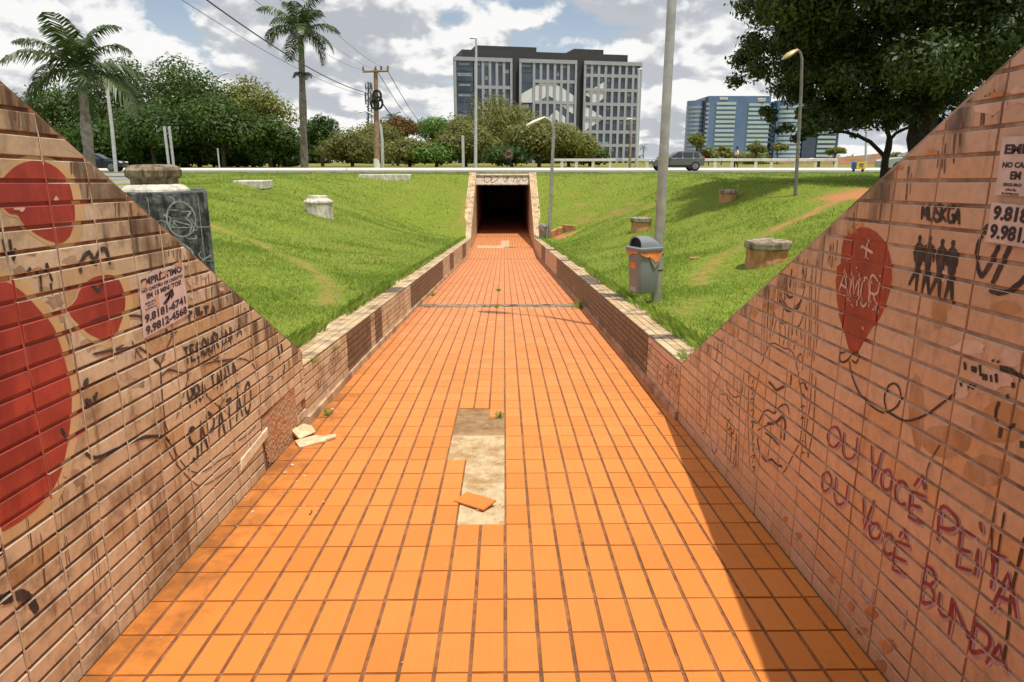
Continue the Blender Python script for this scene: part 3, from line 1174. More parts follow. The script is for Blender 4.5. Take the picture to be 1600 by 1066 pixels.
def low_wall(left):
    to3d = LEFT if left else RIGHT
    Yk = YKL if left else YKR
    top = lambda y: float(low_top(y))
    if left:
        w_ = thing('low_wall', 'low cream tiled wall edging the path on its left, black stained in places', 'wall', (XL - 0.14, 17, -1.2))
    else:
        w_ = thing('low_wall', 'low reddish stained wall edging the path on its right beside the bins', 'wall', (XR + 0.14, 17, -1.2))
    fc = Facing(to3d, TL_, BV)
    coursed(fc, Yk + 0.004, YPF, lambda y: top(y) - 0.012, 7, MODY, 0.0028, 0.0048, stain_for(darkL if left else darkR, 0.95 if left else 0.8))
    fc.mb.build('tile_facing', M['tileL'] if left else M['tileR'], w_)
    mb = MB()
    yy = [Yk + 0.001] + [y for y in FY if Yk < y < YPF] + [YPF - 0.001]
    pts = [(y, float(floorz(y)) - 0.5) for y in yy] + [(y, top(y) - 0.004) for y in reversed(yy)]
    mb.prism(pts, to3d, -CT, 0.0)
    mb.build('wall_core', M['groutL'] if left else M['groutR'], w_)
    # coping of long narrow tiles
    cp = Facing((lambda a, y, n: (XL - a, y, top(y) - 0.004 + n)) if left else (lambda a, y, n: (XR + a, y, top(y) - 0.004 + n)), 0.010, 0.003)
    n = int((YPF - Yk) / MODY)
    for c in range(n + 1):
        ya, yb = Yk + c * MODY, min(Yk + (c + 1) * MODY, YPF)
        if yb - ya < 0.03:
            continue
        for k in range(4):
            a0, a1 = -0.008 + k * 0.072, -0.008 + (k + 1) * 0.072
            if (left and c == 0 and k > 1) or (not left and c <= 1 and k > 0) or (k == 3 and random.random() < 0.12):
                continue
            st = 0.0
            for (q0, q1) in ([(9.3, 10.0)] if left else [(5.7, 5.95), (8.6, 9.0), (10.2, 11.9), (15.5, 16.0), (19.8, 20.6)]):
                if q0 <= (ya + yb) / 2 <= q1:
                    st = 0.75
            cp.tile([(a0 + 0.003, ya + 0.003), (a1 - 0.003, ya + 0.003), (a1 - 0.003, yb - 0.003), (a0 + 0.003, yb - 0.003)], random.random(), st, random.uniform(-0.001, 0.0015))
    cp.mb.build('coping', M['tileC'], w_)
    # skirting course standing proud at the foot
    mb = MB()
    pts = [(y, float(floorz(y)) + 0.005) for y in yy] + [(y, float(floorz(y)) + 0.07) for y in reversed(yy)]
    mb.prism(pts, to3d, 0.0, 0.030)
    mb.build('skirting', simple('dusty_skirting' if left else 'dusty_red_skirting', (0.52, 0.36, 0.22) if left else (0.46, 0.26, 0.17), 0.7, var=0.3, scale=5, dirt=(0.20, 0.09, 0.05), dscale=3, damt=0.7), w_)
    return w_, fc


lowL, fcLL = low_wall(True)
lowR, fcLR = low_wall(False)

# ------------------------------------------------------------------ near tunnel behind the viewer and far portal
near = thing('tunnel', 'concrete underpass mouth that the tiled path comes out of, behind both wing walls', 'tunnel', (0, -6, 0))
mb = MB()
mb.box((-0.075, -4.5, 2.78), (XR - XL + 0.6, 9.0, 0.44))  # front edge drawn forward, out of view, to darken the near walls
mb.build('roof_slab', M['concrete'], near)
mb = MB()
mb.box((XL - 0.16, -7.0, 1.25), (0.28, 7.0, 2.6))
mb.box((XR + 0.16, -7.0, 1.25), (0.28, 7.0, 2.6))
mb.box((-0.075, -12.2, 1.4), (XR - XL + 0.6, 0.3, 3.0))
mb.build('side_wall', M['concrete'], near)

portal = thing('underpass_portal', 'far tiled underpass portal with a dark opening below the road', 'tunnel', (-0.075, YP, -2.1))
PT = 0.34


def far_top(y):
    f0 = float(low_top(YPF))
    return f0 + (y - YPF) * (0.92 - f0) / (YP - YPF)


for left in (True, False):
    to3d = LEFT if left else RIGHT
    fc = Facing(to3d, TL_, BV)
    sl = (far_top(YP) - far_top(YPF)) / (YP - YPF)
    for c in range(31):
        ya, yb = YPF + 0.002 + c * MODY, YPF + (c + 1) * MODY
        for r in range(46):
            z0 = float(floorz(YP)) + 0.15 * (1 - (ya - YPF) / (YP - YPF)) + r * 0.0655
            p = [(ya + 0.003, z0 + 0.0055), (yb - 0.003, z0 + 0.0055), (yb - 0.003, z0 + 0.06), (ya + 0.003, z0 + 0.06)]
            p = clip_half(p, -sl, 1, far_top(YPF) - sl * YPF - 0.01)
            p = clip_half(p, 1, 0, YP) if p else p
            if p:
                fc.tile(p, random.random(), 0.5 if random.random() < 0.1 else 0.0)
    fc.mb.build('tile_facing', M['tileL'] if left else M['tileR'], portal)
    mb = MB()
    mb.prism([(YPF, -2.6), (YP + 0.3, -2.6), (YP + 0.3, far_top(YP)), (YP, far_top(YP)), (YPF, far_top(YPF))], to3d, -PT, 0.0)
    mb.build('wing_core', M['groutL'], portal)
    cp = Facing((lambda a, y, n: (XL - a, y, far_top(y) + n)) if left else (lambda a, y, n: (XR + a, y, far_top(y) + n)), 0.012, 0.003)
    for c in range(31):
        ya, yb = YPF + c * MODY, min(YPF + (c + 1) * MODY, YP)
        for k in range(5):
            if k == 4 and random.random() < 0.25 and c < 14:
                continue
            cp.tile([(-0.01 + k * 0.071, ya + 0.003), (-0.01 + (k + 1) * 0.071 - 0.005, ya + 0.003), (-0.01 + (k + 1) * 0.071 - 0.005, yb - 0.003), (-0.01 + k * 0.071, yb - 0.003)], random.random(), 0.0)
    cp.mb.build('wing_coping', M['tileC'], portal)
LZ0, LZ1 = 0.40, 0.92
lint = Facing(lambda x, z, n: (x, YP - n + (z - LZ0) * 0.30, z), 0.012, 0.003)
M['tileF'] = tile_mat('fascia_tile', (0.78, 0.70, 0.55), (0.86, 0.80, 0.66), (0.70, 0.55, 0.36), (0.74, 0.62, 0.44), 0.5, 0.25)
for c in range(-13, 12):
    for r in range(8):
        xa = c * 0.113
        p = [(xa + 0.003, LZ0 + 0.03 + r * 0.0605), (xa + 0.110, LZ0 + 0.03 + r * 0.0605), (xa + 0.110, LZ0 + 0.085 + r * 0.0605), (xa + 0.003, LZ0 + 0.085 + r * 0.0605)]
        p = clip_half(p, -1, 0, -XL)
        p = clip_half(p, 1, 0, XR) if p else p
        if p:
            lint.tile(p, random.random(), 0.0)
lint.mb.build('lintel_tiles', M['tileF'], portal)
mb = MB()
mb.add([(XL, YP, LZ0), (XR, YP, LZ0), (XR, YP + .5, LZ0), (XL, YP + .5, LZ0), (XL, YP + .156, LZ1), (XR, YP + .156, LZ1), (XR, YP + .5, LZ1), (XL, YP + .5, LZ1)], [(3, 2, 1, 0), (4, 5, 6, 7), (0, 1, 5, 4), (1, 2, 6, 5), (2, 3, 7, 6), (3, 0, 4, 7)])
mb.build('lintel', M['mortar'], portal)
lz = lambda px, py: (at_y(px, py, YP).x, at_y(px, py, YP).z)
pol = []
for pts in [[(757, 276), (757, 283), (762, 285), (767, 280), (763, 275), (757, 277)], [(768, 277), (768, 285), (775, 283), (778, 277), (772, 274)], [(787, 276), (789, 285), (795, 275)], [(802, 284), (806, 277), (810, 284), (815, 276), (818, 283), (824, 280), (829, 277)]]:
    pol += ribbon(smooth_line([lz(*p) for p in pts], 4), 0.035)
paint(lint, pol, 'graffiti_scribble', M['marker'], portal)
mb = MB()
L = 22.0
dk = M['tunnel'] = simple('tunnel_lining', (0.46, 0.27, 0.17), 0.85, var=0.3, scale=2)
zf = float(floorz(YP))
for X, s in ((XL, -1), (XR, 1)):
    mb.box((X + s * 0.11, YP + 0.3 + L / 2, -0.9), (0.2, L, 2.9))
mb.box(((XL + XR) / 2, YP + 0.5 + L / 2, LZ0 + 0.12), (XR - XL, L, 0.2))
mb.box(((XL + XR) / 2, YP + 0.4 + L, -0.9), (XR - XL + 0.6, 0.2, 2.9))
mb.build('tunnel_lining', dk, portal)

# small repairs in the path farther on
mb = MB()
for pts in ([(745, 384), (783, 384), (783, 376), (796, 376), (796, 388), (745, 388)],):
    vs = []
    for px, py in pts:
        d = ray(px, py)
        y = 20.0
        while y < 60 and CAMZ + d.z * (y / d.y) > float(floorz(y)) + 0.013:
            y += 0.01
        vs.append((d.x * y / d.y, y, float(floorz(y)) + 0.0145))
    mb.add(vs, [(0, 1, 2, 3, 4, 5)])
mb.build('path_repair', simple('cement_repair', (0.52, 0.36, 0.20), 0.95, var=0.2, scale=6), kind='structure')

# ------------------------------------------------------------------ painting on the left wing wall
P = wl
h1 = crop(0, 240, 6.66, [(0, 290), (60, 220), (180, 120), (350, 75), (520, 110), (640, 200), (720, 320), (765, 520), (770, 700), (740, 830), (690, 900), (620, 935), (540, 915), (450, 880), (320, 800), (230, 720), (180, 640), (100, 625), (30, 570), (-60, 520), (-140, 420), (-80, 340)])
h2 = [(-50, 452), (0, 442), (12, 442), (30, 453), (45, 466), (63, 486), (78, 504), (87, 520), (96, 544), (102, 567), (111, 607), (111, 650), (105, 695), (92, 745), (67, 785), (40, 809), (17, 824), (0, 832), (-40, 840), (-90, 800), (-130, 700), (-120, 560)]
h3 = crop(0, 390, 6.66, [(690, 620), (750, 570), (800, 500), (820, 440), (880, 360), (950, 300), (1050, 270), (1150, 265), (1220, 300), (1270, 390), (1300, 520), (1290, 650), (1250, 780), (1210, 880), (1150, 945), (1090, 950), (1000, 915), (900, 860), (830, 790), (760, 720)])


def closed(pts, sub=3):
    n = len(pts)
    out = []
    for i in range(n):
        p0, p1, p2, p3 = pts[i - 1], pts[i], pts[(i + 1) % n], pts[(i + 2) % n]
        for s in range(sub):
            t = s / sub
            out.append(tuple(0.5 * ((2 * b) + (-a + c) * t + (2 * a - 5 * b + 4 * c - d) * t * t + (-a + 3 * b - 3 * c + d) * t ** 3) for a, b, c, d in zip(p0, p1, p2, p3)))
    return out


def grow(pts, k, dx=0, dy=0):
    cx, cy = sum(p[0] for p in pts) / len(pts), sum(p[1] for p in pts) / len(pts)
    return [(cx + (x - cx) * k + dx, cy + (y - cy) * k + dy) for x, y in pts]


def wallpoly(pts):
    return [P(*p) for p in closed(pts)]


for hh, k, lab in ((h1, 1.16, 'upper red heart with chipped paint'), (h2, 1.10, 'largest red heart at the left edge'), (h3, 1.19, 'small red heart')):
    paint(fcL, [wallpoly(grow(hh, k, 4, 2))], 'painted_halo', M['halo'], wall_L, groove=0.0, lift=0.0006)
    paint(fcL, [wallpoly(hh)], 'painted_heart', M['red_paint'], wall_L, groove=0.0007, label=lab, lift=0.0012)

soak(facL, [wallpoly(hh) for hh in (h1, h2, h3)])
soak(joints, [wallpoly(hh) for hh in (h1, h2, h3)], True)


def strokes(fc, proj, name, mat, parent, lines, w, lift=0.0018, sm=True, sub=5):
    pol = []
    for ln in lines:
        ww = w
        if isinstance(ln, tuple) and len(ln) == 2 and isinstance(ln[0], (int, float)) and isinstance(ln[1], list):
            ww, ln = ln
        pts = smooth_line([tuple(map(float, p)) for p in ln], sub) if sm else ln
        pol += ribbon([proj(*p) for p in pts], ww, 0.16, 0.5)
    return paint(fc, pol, name, mat, parent, lift=lift, groove=0.0 if w > 0.006 else None)


C = crop
strokes(fcL, P, 'graffiti_curve', M['spray'], wall_L, [
    (0.018, C(0, 390, 6.66, [(835, 245), (835, 160), (875, 70), (925, 35), (965, 95), (992, 150), (1003, 70), (1050, 5), (1095, 0), (1125, 70), (1135, 160)])),
    (0.014, C(100, 600, 5.33, [(170, 570), (230, 612), (300, 605), (400, 560), (520, 500), (640, 452), (740, 436), (840, 442)])),
    (0.030, [(-10, 940), (12, 934), (34, 930), (48, 940), (58, 956)]),
    (0.016, [(-8, 872), (2, 862), (6, 850)]),
    (0.010, C(0, 390, 6.66, [(920, 775), (1000, 735), (1100, 700), (1200, 688), (1280, 692)])),
    (0.010, C(0, 390, 6.66, [(1340, 690), (1420, 690), (1480, 705)])),
    (0.014, C(0, 390, 6.66, [(915, 335), (970, 385), (1020, 430), (1060, 350), (1100, 280)])),
    (0.010, C(0, 390, 6.66, [(410, 200), (415, 320), (425, 440)])),
    (0.010, C(0, 390, 6.66, [(270, 260), (310, 190)])),
    (0.010, C(0, 390, 6.66, [(470, 200), (480, 150), (500, 220), (540, 330)])),
    (0.010, C(0, 390, 6.66, [(520, 350), (530, 430)])),
    (0.012, C(0, 240, 6.66, [(20, 890), (45, 980), (55, 1060)])),
    (0.012, C(0, 240, 6.66, [(95, 890), (110, 1000), (130, 1100), (150, 1000), (175, 1060)])),
    (0.022, C(0, 500, 4.0, [(525, 440), (530, 390), (550, 385)])),
    (0.026, C(0, 500, 4.0, [(540, 490), (545, 525), (570, 510)])),
    (0.014, C(0, 500, 4.0, [(585, 470), (590, 500), (605, 450)])),
    (0.014, C(0, 500, 4.0, [(380, 680), (410, 730), (430, 760)])),
    (0.030, C(240, 530, 6.66, [(1290, 60), (1300, 130), (1310, 200)])),
    (0.028, C(240, 530, 6.66, [(1320, 45), (1335, 100), (1340, 150)])),
    (0.014, C(240, 530, 6.66, [(1345, 230), (1360, 290), (1350, 340)])),
    (0.034, C(240, 530, 6.66, [(1345, 330), (1348, 380), (1340, 420)])),
    (0.012, C(200, 390, 6.66, [(385, 830), (450, 875), (520, 830)])),
], 0.014)
strokes(fcL, P, 'graffiti_line', M['marker'], wall_L, [
    C(100, 600, 5.33, [(840, 442), (900, 520), (1000, 680), (1110, 740), (1230, 690), (1290, 640), (1420, 570)]),
    C(100, 600, 5.33, [(850, 500), (880, 580), (960, 700), (1090, 830), (1150, 845), (1250, 800), (1400, 690)]),
    (0.010, C(0, 500, 4.0, [(580, 215), (700, 190), (830, 172), (880, 180), (950, 230), (1000, 280), (1005, 380), (1020, 560), (1035, 720), (1060, 760)])),
    (0.008, C(0, 500, 4.0, [(1010, 350), (1060, 312), (1140, 330), (1200, 300), (1350, 260), (1500, 242), (1570, 270), (1600, 320)])),
    (0.007, C(0, 500, 4.0, [(1010, 260), (1040, 180), (1080, 90)])),
    (0.006, C(0, 500, 4.0, [(690, 170), (705, 220)])), (0.006, C(0, 500, 4.0, [(730, 240), (700, 200), (770, 155)])),
    (0.006, C(0, 500, 4.0, [(820, 130), (850, 190), (890, 240)])), (0.006, C(0, 500, 4.0, [(890, 155), (850, 190), (845, 240)])),
    (0.006, C(0, 500, 4.0, [(970, 260), (1000, 275), (1010, 255)])), (0.006, C(0, 500, 4.0, [(1050, 285), (1060, 320)])),
    (0.006, C(0, 500, 4.0, [(1100, 620), (1140, 480), (1170, 380), (1180, 300)])),
    (0.006, C(240, 530, 6.66, [(1000, 30), (1050, 150), (1080, 350), (1100, 500), (1110, 650), (1090, 790)])),
    (0.006, C(240, 530, 6.66, [(1130, 395), (1210, 390), (1240, 400), (1180, 470)])),
    (0.006, C(240, 530, 6.66, [(550, 590), (650, 680), (740, 750), (830, 830)])),
    (0.006, C(240, 530, 6.66, [(810, 480), (760, 580), (700, 680), (640, 840)])),
    (0.007, C(240, 530, 6.66, [(560, 150), (600, 190), (640, 215), (700, 140), (720, 60), (800, 0), (790, -80)])),
    (0.006, C(240, 530, 6.66, [(620, 215), (680, 235), (770, 230), (850, 215), (920, 205)])),
    (0.006, C(240, 530, 6.66, [(0, 220), (60, 260), (80, 420), (95, 700), (120, 880), (150, 960)])),
    (0.006, C(240, 530, 6.66, [(880, 1060), (980, 990), (1060, 900)])),
    (0.004, C(200, 390, 6.66, [(545, 930), (560, 1000), (600, 1060)])), (0.005, C(200, 390, 6.66, [(1140, 690), (1200, 800), (1230, 850)])),
    (0.005, C(200, 390, 6.66, [(950, 460), (1000, 470), (1040, 520)])), (0.005, C(200, 390, 6.66, [(1200, 640), (1215, 610), (1240, 690)])),
], 0.0055, lift=0.0016)
wj = 0.05
FAL = word('FAL', [(294, 481), (316, 474), (317, 488), (296, 505)], P, 0.019, 0.22, wj) + word('TA', [(318, 482), (337, 478), (337, 492), (318, 499)], P, 0.018, 0.25, wj)
TES = word('TESOURINHA', [(286, 546), (377, 503), (378, 523), (290, 570)], P, 0.0145, 0.26, wj)
PRA = word('PRA', [(292, 608), (320, 594), (323, 618), (297, 640)], P, 0.0165, 0.26, wj) + word('TANTA', [(328, 588), (366, 563), (370, 584), (331, 612)], P, 0.0155, 0.26, wj)
SAP = word('SAPATÃO'.replace('Ã', 'A'), [(293, 672), (391, 596), (393, 640), (301, 722)], P, 0.0195, 0.30, wj, {5: '~'})
paint(fcL, FAL + TES + PRA + SAP, 'graffiti_writing', M['spray'], wall_L, groove=0.0, lift=0.0022, label='black hand sprayed words in four slanting lines')
specks = []
for poly in (FAL + TES + PRA + SAP):
    for _ in range(2):
        cx_, cy_ = poly[0]
        x_, y_ = cx_ + random.gauss(0, .013), cy_ + random.gauss(0, .013)
        s_ = random.uniform(.0008, .0024)
        specks.append([(x_ - s_, y_ - s_), (x_ + s_, y_ - s_), (x_ + s_ * .6, y_ + s_), (x_ - s_ * .8, y_ + s_ * .7)])
paint(fcL, specks, 'overspray', M['spray'], wall_L, lift=0.0015)
drips = []
for k in range(34):
    x = random.uniform(296, 372)
    y = np.interp(x, [290, 375], [555, 510]) + random.uniform(-14, 26)
    drips.append((0.004, [(x, y), (x + random.uniform(-.5, 1.5), y + random.uniform(5, 16))]))
strokes(fcL, P, 'graffiti_drips', M['spray'], wall_L, drips, 0.004, lift=0.0020)

# ------------------------------------------------------------------ painting on the right wing wall
Q = wr
bal = C(1290, 300, 5.16, [(200, 312), (270, 288), (330, 286), (400, 322), (460, 390), (500, 490), (522, 590), (526, 700), (510, 800), (480, 900), (440, 990), (400, 1062)]) + C(1200, 400, 4.0, [(640, 455), (590, 540), (550, 610), (522, 625), (500, 590), (470, 480), (440, 380), (425, 270), (413, 150)]) + C(1290, 300, 5.16, [(75, 690), (84, 600), (112, 580), (122, 450), (140, 370)])
balw = [Q(*p) for p in bal]
soak(facR, [balw])
paint(fcR, [balw], 'painted_balloon', M['balloon_paint'], wall_R, groove=0.0006, label='dark red balloon painted on the tiles', lift=0.0008)
c6 = lambda pts: C(1290, 300, 5.16, pts)
am = []
for ch, q in (('A', [(128, 608), (175, 625), (172, 880), (92, 805)]), ('M', [(205, 640), (275, 655), (250, 925), (180, 870)]), ('O', [(285, 685), (348, 690), (340, 920), (270, 925)]), ('R', [(360, 690), (425, 690), (415, 985), (345, 925)])):
    am += letter(ch, c6(q), Q, 0.0085, 0.02)
for a in (c6([(335, 375), (325, 450), (315, 530)]), c6([(280, 435), (330, 465), (372, 492)])):
    am += ribbon([Q(*p) for p in a], 0.010)
paint(fcR, am, 'painted_lettering', M['chalk'], wall_R, groove=0.0, lift=0.0022, label='white brushed word and cross on the balloon')
chips = []
for k in range(40):
    x, y = Q(random.uniform(1308, 1390), random.uniform(355, 530))
    if inside((x, y), balw):
        s = random.uniform(0.003, 0.008)
        chips.append([(x, y), (x + s * 1.5, y + s * .4), (x + s, y + s * 1.2), (x - s * .4, y + s)])
paint(fcR, chips, 'paint_chips', M['chalk'], wall_R, lift=0.0021)
c4 = lambda pts: C(1200, 400, 4.0, pts)
strokes(fcR, Q, 'balloon_string', M['spray'], wall_R, [
    c4([(500, 655), (515, 740), (560, 850), (620, 920), (690, 970), (740, 975), (800, 940), (825, 880), (812, 820), (780, 797), (745, 820), (722, 890), (740, 970), (790, 1010), (860, 1030), (930, 1015), (1000, 980), (1080, 920), (1170, 855)]),
    c4([(475, 600), (445, 610), (440, 640), (455, 665), (490, 650), (515, 615)]), c4([(515, 615), (550, 600), (558, 635), (540, 668), (515, 650)])], 0.007, lift=0.0020)
# four stencilled figures
pol = []
for hx, hy, tx, ty, feet, arms in ((750, 372, 740, 590, [(668, 752), (720, 800)], [(700, 480), (695, 545)]), (830, 376, 812, 600, [(765, 818), (820, 832)], [(772, 480), (768, 570)]), (930, 402, 915, 625, [(830, 832), (905, 862)], [(875, 500), (872, 590)]), (1015, 412, 1005, 660, [(952, 872), (1010, 905)], [(968, 520), (960, 610)])):
    def rb(pts, ws):
        out = []
        pp = [Q(*p) for p in c6(pts)]
        L, Rr = [], []
        for i in range(len(pp)):
            a, b = pp[max(0, i - 1)], pp[min(len(pp) - 1, i + 1)]
            dx, dy = b[0] - a[0], b[1] - a[1]
            l = math.hypot(dx, dy)
            L.append((pp[i][0] - dy / l * ws[i] / 2, pp[i][1] + dx / l * ws[i] / 2))
            Rr.append((pp[i][0] + dy / l * ws[i] / 2, pp[i][1] - dx / l * ws[i] / 2))
        return [[L[i], Rr[i], Rr[i + 1], L[i + 1]] for i in range(len(pp) - 1)]
    pol += rb([(hx + 2, hy - 24), (hx + 1, hy - 14), (hx, hy), (hx - 2, hy + 18), (hx - 3, hy + 32)], [.006, .014, .017, .013, .009])
    pol += rb([(hx - 3, hy + 30), (hx - 6, hy + 55), (hx - 8, hy + 90), (tx, ty - 60), (tx - 4, ty)], [.010, .034, .042, .034, .034])
    for fx, fy in feet:
        pol += rb([(tx + (fx - tx) * .12, ty - 8), (tx + (fx - tx) * .5, (ty + fy) / 2), (fx + 2, fy - 20), (fx + 3, fy)], [.018, .016, .010, .014])
    for s in (-1, 1):
        pol += rb([(hx - 5 + s * 28, hy + 62), (hx - 8 + s * 40, hy + 120), (hx - 8 + s * 34, hy + 190)], [.011, .009, .007])
paint(fcR, pol, 'stencil_figures', M['spray'], wall_R, groove=0.0, lift=0.0016, label='four black stencilled standing people')
MU = word('MUSKGA', [(1439, 319), (1500, 324), (1497, 350), (1438, 343)], Q, 0.0105, 0.12, 0.03)
paint(fcR, MU, 'graffiti_writing', M['spray'], wall_R, groove=0.0, lift=0.0018, label='black block lettering above the stencilled figures')
strokes(fcR, Q, 'graffiti_curve', M['spray'], wall_R, [
    c6([(1310, 262), (1245, 360), (1207, 470), (1212, 580), (1240, 670), (1270, 655), (1330, 550), (1390, 430)]), c6([(1480, 440), (1440, 520), (1400, 600), (1350, 710), (1330, 742)]),
    c6([(1310, 790), (1380, 812), (1460, 800), (1540, 750), (1600, 690), (1680, 580)]),
    (0.016, C(1280, 540, 5, [(1390, 180), (1480, 195), (1540, 230), (1570, 275)])), (0.010, C(1280, 540, 5, [(1400, 440), (1375, 510), (1370, 590)])), (0.008, C(1280, 540, 5, [(1440, 405), (1470, 385)])),
    (0.012, C(1280, 540, 5, [(1415, 640), (1400, 720)])), (0.008, C(1280, 540, 5, [(1450, 650), (1520, 615)])), (0.016, C(1280, 540, 5, [(1555, 770), (1590, 775)])),
] + [(0.010, C(1280, 540, 5, [(x, y), (x + 6, y + h)])) for x, y, h in [(1125, 130, 60), (1185, 160, 45), (1205, 165, 50), (1245, 150, 90), (1270, 220, 50), (1290, 225, 50), (1330, 230, 55), (1370, 220, 70), (1100, 280, 40), (1160, 300, 35), (1190, 310, 35), (1500, 290, 40), (1350, 110, 16), (1390, 118, 16)]], 0.015, lift=0.0020)
a8 = lambda pts: C(1080, 420, 6.66, pts)
b8 = lambda pts: C(1080, 580, 6.66, pts)
thin = [
    (0.012, a8([(905, 315), (950, 390), (1000, 440), (1060, 425), (1105, 400), (1140, 310)])), a8([(930, 180), (925, 250), (940, 330), (990, 390)]), a8([(1165, 0), (1170, 120), (1165, 240), (1120, 350), (1060, 400)]),
    a8([(850, 440), (870, 500), (920, 560), (960, 575), (1000, 565), (1050, 595), (1085, 605), (1120, 580), (1150, 500), (1165, 450)]),
    a8([(720, 1000), (760, 890), (800, 800), (850, 775), (900, 795), (960, 830), (1010, 835), (1050, 880), (1080, 960), (1100, 1060)]),
    a8([(1110, 600), (1130, 680), (1130, 740)]), a8([(1085, 740), (1065, 800), (1060, 850)]), a8([(1090, 960), (1110, 900), (1135, 890), (1150, 940), (1150, 1060)]),
    (0.010, a8([(1040, 0), (1030, 100), (1020, 200)])), (0.012, a8([(980, 215), (990, 270), (1015, 300), (1050, 285)])),
    a8([(1210, 320), (1245, 318), (1260, 350)]), a8([(880, 520), (860, 600), (840, 700)]), a8([(910, 560), (915, 640), (912, 790)]), a8([(965, 590), (968, 680), (950, 800)]),
    a8([(1010, 590), (1000, 720), (1000, 820)]), a8([(1040, 600), (1040, 690)]), a8([(1080, 600), (1090, 700)]),
    (0.008, b8([(640, 520), (690, 540), (740, 440), (790, 405), (860, 440), (910, 370), (970, 345), (1000, 380), (1010, 450)])), b8([(860, 440), (870, 330), (880, 200)]), (0.013, b8([(800, 110), (840, 150), (880, 195), (940, 170), (985, 145)])),
    (0.010, b8([(1030, 0), (1030, 60), (1020, 150)])), b8([(705, 0), (680, 130), (650, 260), (640, 400), (630, 540), (630, 700), (640, 820), (690, 950), (760, 1060)]), b8([(1110, 0), (1110, 90), (1130, 200), (1140, 350), (1150, 480), (1140, 600), (1120, 740), (1060, 860), (980, 1010), (940, 1060)]),
    (0.013, b8([(680, 680), (690, 780), (730, 890), (780, 935), (830, 920), (880, 970), (935, 995)])), (0.016, b8([(780, 550), (830, 545), (880, 530), (940, 480), (970, 540), (965, 640), (960, 720)])), (0.012, b8([(930, 560), (925, 700)])), b8([(820, 570), (815, 700), (790, 900)]),
    (0.010, b8([(760, 640), (830, 690), (900, 770)])), b8([(680, 620), (740, 580), (800, 560)]), (0.012, b8([(1180, 90), (1175, 160), (1200, 190)])),
    b8([(360, 90), (370, 180), (420, 255), (470, 270), (510, 230), (530, 180)]), b8([(290, 10), (250, 120), (210, 240), (190, 400), (190, 650), (210, 800), (235, 855), (265, 800), (280, 670)]), b8([(180, 0), (185, 250), (165, 450), (140, 590), (115, 650), (95, 600), (85, 400), (80, 150)]),
    b8([(300, 240), (350, 250), (380, 310), (420, 380)]), (0.008, b8([(400, 490), (370, 560), (360, 700), (350, 890)])), (0.008, b8([(375, 620), (405, 590), (410, 700), (405, 850), (390, 960)])), (0.008, b8([(440, 570), (430, 650), (410, 640), (405, 700)])), (0.008, b8([(460, 650), (455, 780), (440, 900), (425, 1030)])), (0.007, b8([(465, 690), (460, 900), (455, 990)])),
    b8([(590, 0), (590, 300), (585, 600), (600, 1000)]), b8([(1250, 0), (1230, 300), (1200, 500), (1180, 700), (1210, 900)]), b8([(1290, 60), (1270, 400), (1245, 700), (1200, 900)]), b8([(545, 0), (500, 350), (490, 600), (480, 1060)]),
]
for x in (745, 770, 800, 830, 1190, 1230, 1290, 1320, 1250):
    thin.append((0.004, a8([(x, random.uniform(0, 380)), (x - 12, 550), (x - 26, random.uniform(800, 1060))])))
for k in range(9):
    y = 60 + k * 118
    thin.append(b8([(600 + k * 3, y), (630 + k * 3, y - 10), (640, y + 30), (625, y + 70)]))
    if k < 7:
        thin.append(b8([(1120 + k * 4, 140 + k * 120), (1150, 118 + k * 120), (1170, 140 + k * 120)]))
for k in range(16):
    x = 20 + k * 38 + random.uniform(-8, 8)
    thin.append((0.0035, b8([(x, random.uniform(-200, 150)), (x - 5, 300), (x - 12, random.uniform(380, 620))])))
strokes(fcR, Q, 'graffiti_drawing', M['marker'], wall_R, thin, 0.0055, lift=0.0014)
strokes(fcR, Q, 'faded_scrawl', M['chalk'], wall_R, [(0.02, a8([(370, 650), (355, 800), (340, 920), (340, 1060)])), (0.022, a8([(460, 700), (440, 780), (430, 860)])), (0.018, a8([(540, 800), (530, 880), (525, 970)])), (0.02, a8([(430, 740), (480, 720)]))], 0.012, lift=0.0012)
# crimson writing in two lines with violet overspray
lt1 = [('O', 1291, 663, 1311, 702), ('U', 1316, 675, 1336, 720), ('V', 1357, 697, 1374, 760), ('O', 1375, 731, 1391, 769), ('C', 1397, 749, 1415, 791), ('E', 1420, 766, 1442, 818), ('^', 1429, 738, 1445, 766), ('P', 1466, 793, 1492, 857), ('E', 1496, 828, 1519, 893), ('I', 1516, 853, 1532, 902), ("'", 1528, 815, 1543, 835), ('T', 1535, 858, 1567, 925), ('A', 1552, 887, 1590, 968)]
lt2 = [('O', 1282, 734, 1297, 771), ('U', 1303, 746, 1321, 791), ('V', 1345, 775, 1361, 831), ('O', 1357, 814, 1374, 846), ('C', 1378, 832, 1394, 868), ('E', 1396, 846, 1418, 900), ('^', 1405, 824, 1416, 844), ('B', 1440, 884, 1460, 945), ('U', 1465, 925, 1485, 966), ('N', 1484, 940, 1518, 1008), ('D', 1518, 974, 1545, 1026), ('A', 1540, 1000, 1573, 1050)]
red, vio = [], []
for ch, x0, y0, x1, y1 in lt1 + lt2:
    sk = 0.42 * (x1 - x0)
    ln = 0.05 * (y1 - y0)
    q = [(x0 + ln, y0), (x1 + ln, y0 + sk), (x1 - ln, y1), (x0 - ln, y1 - sk)]
    st = random.getstate()
    faint = x0 < 1300
    vio += [[(p[0] - 0.006, p[1] - 0.004) for p in poly] for poly in letter(ch, q, Q, 0.017 if not faint else 0.013, 0.03)]
    if not faint or random.random() < 0.5:
        random.setstate(st)
        red += letter(ch, q, Q, 0.0105 if x0 > 1340 else 0.0085, 0.04)
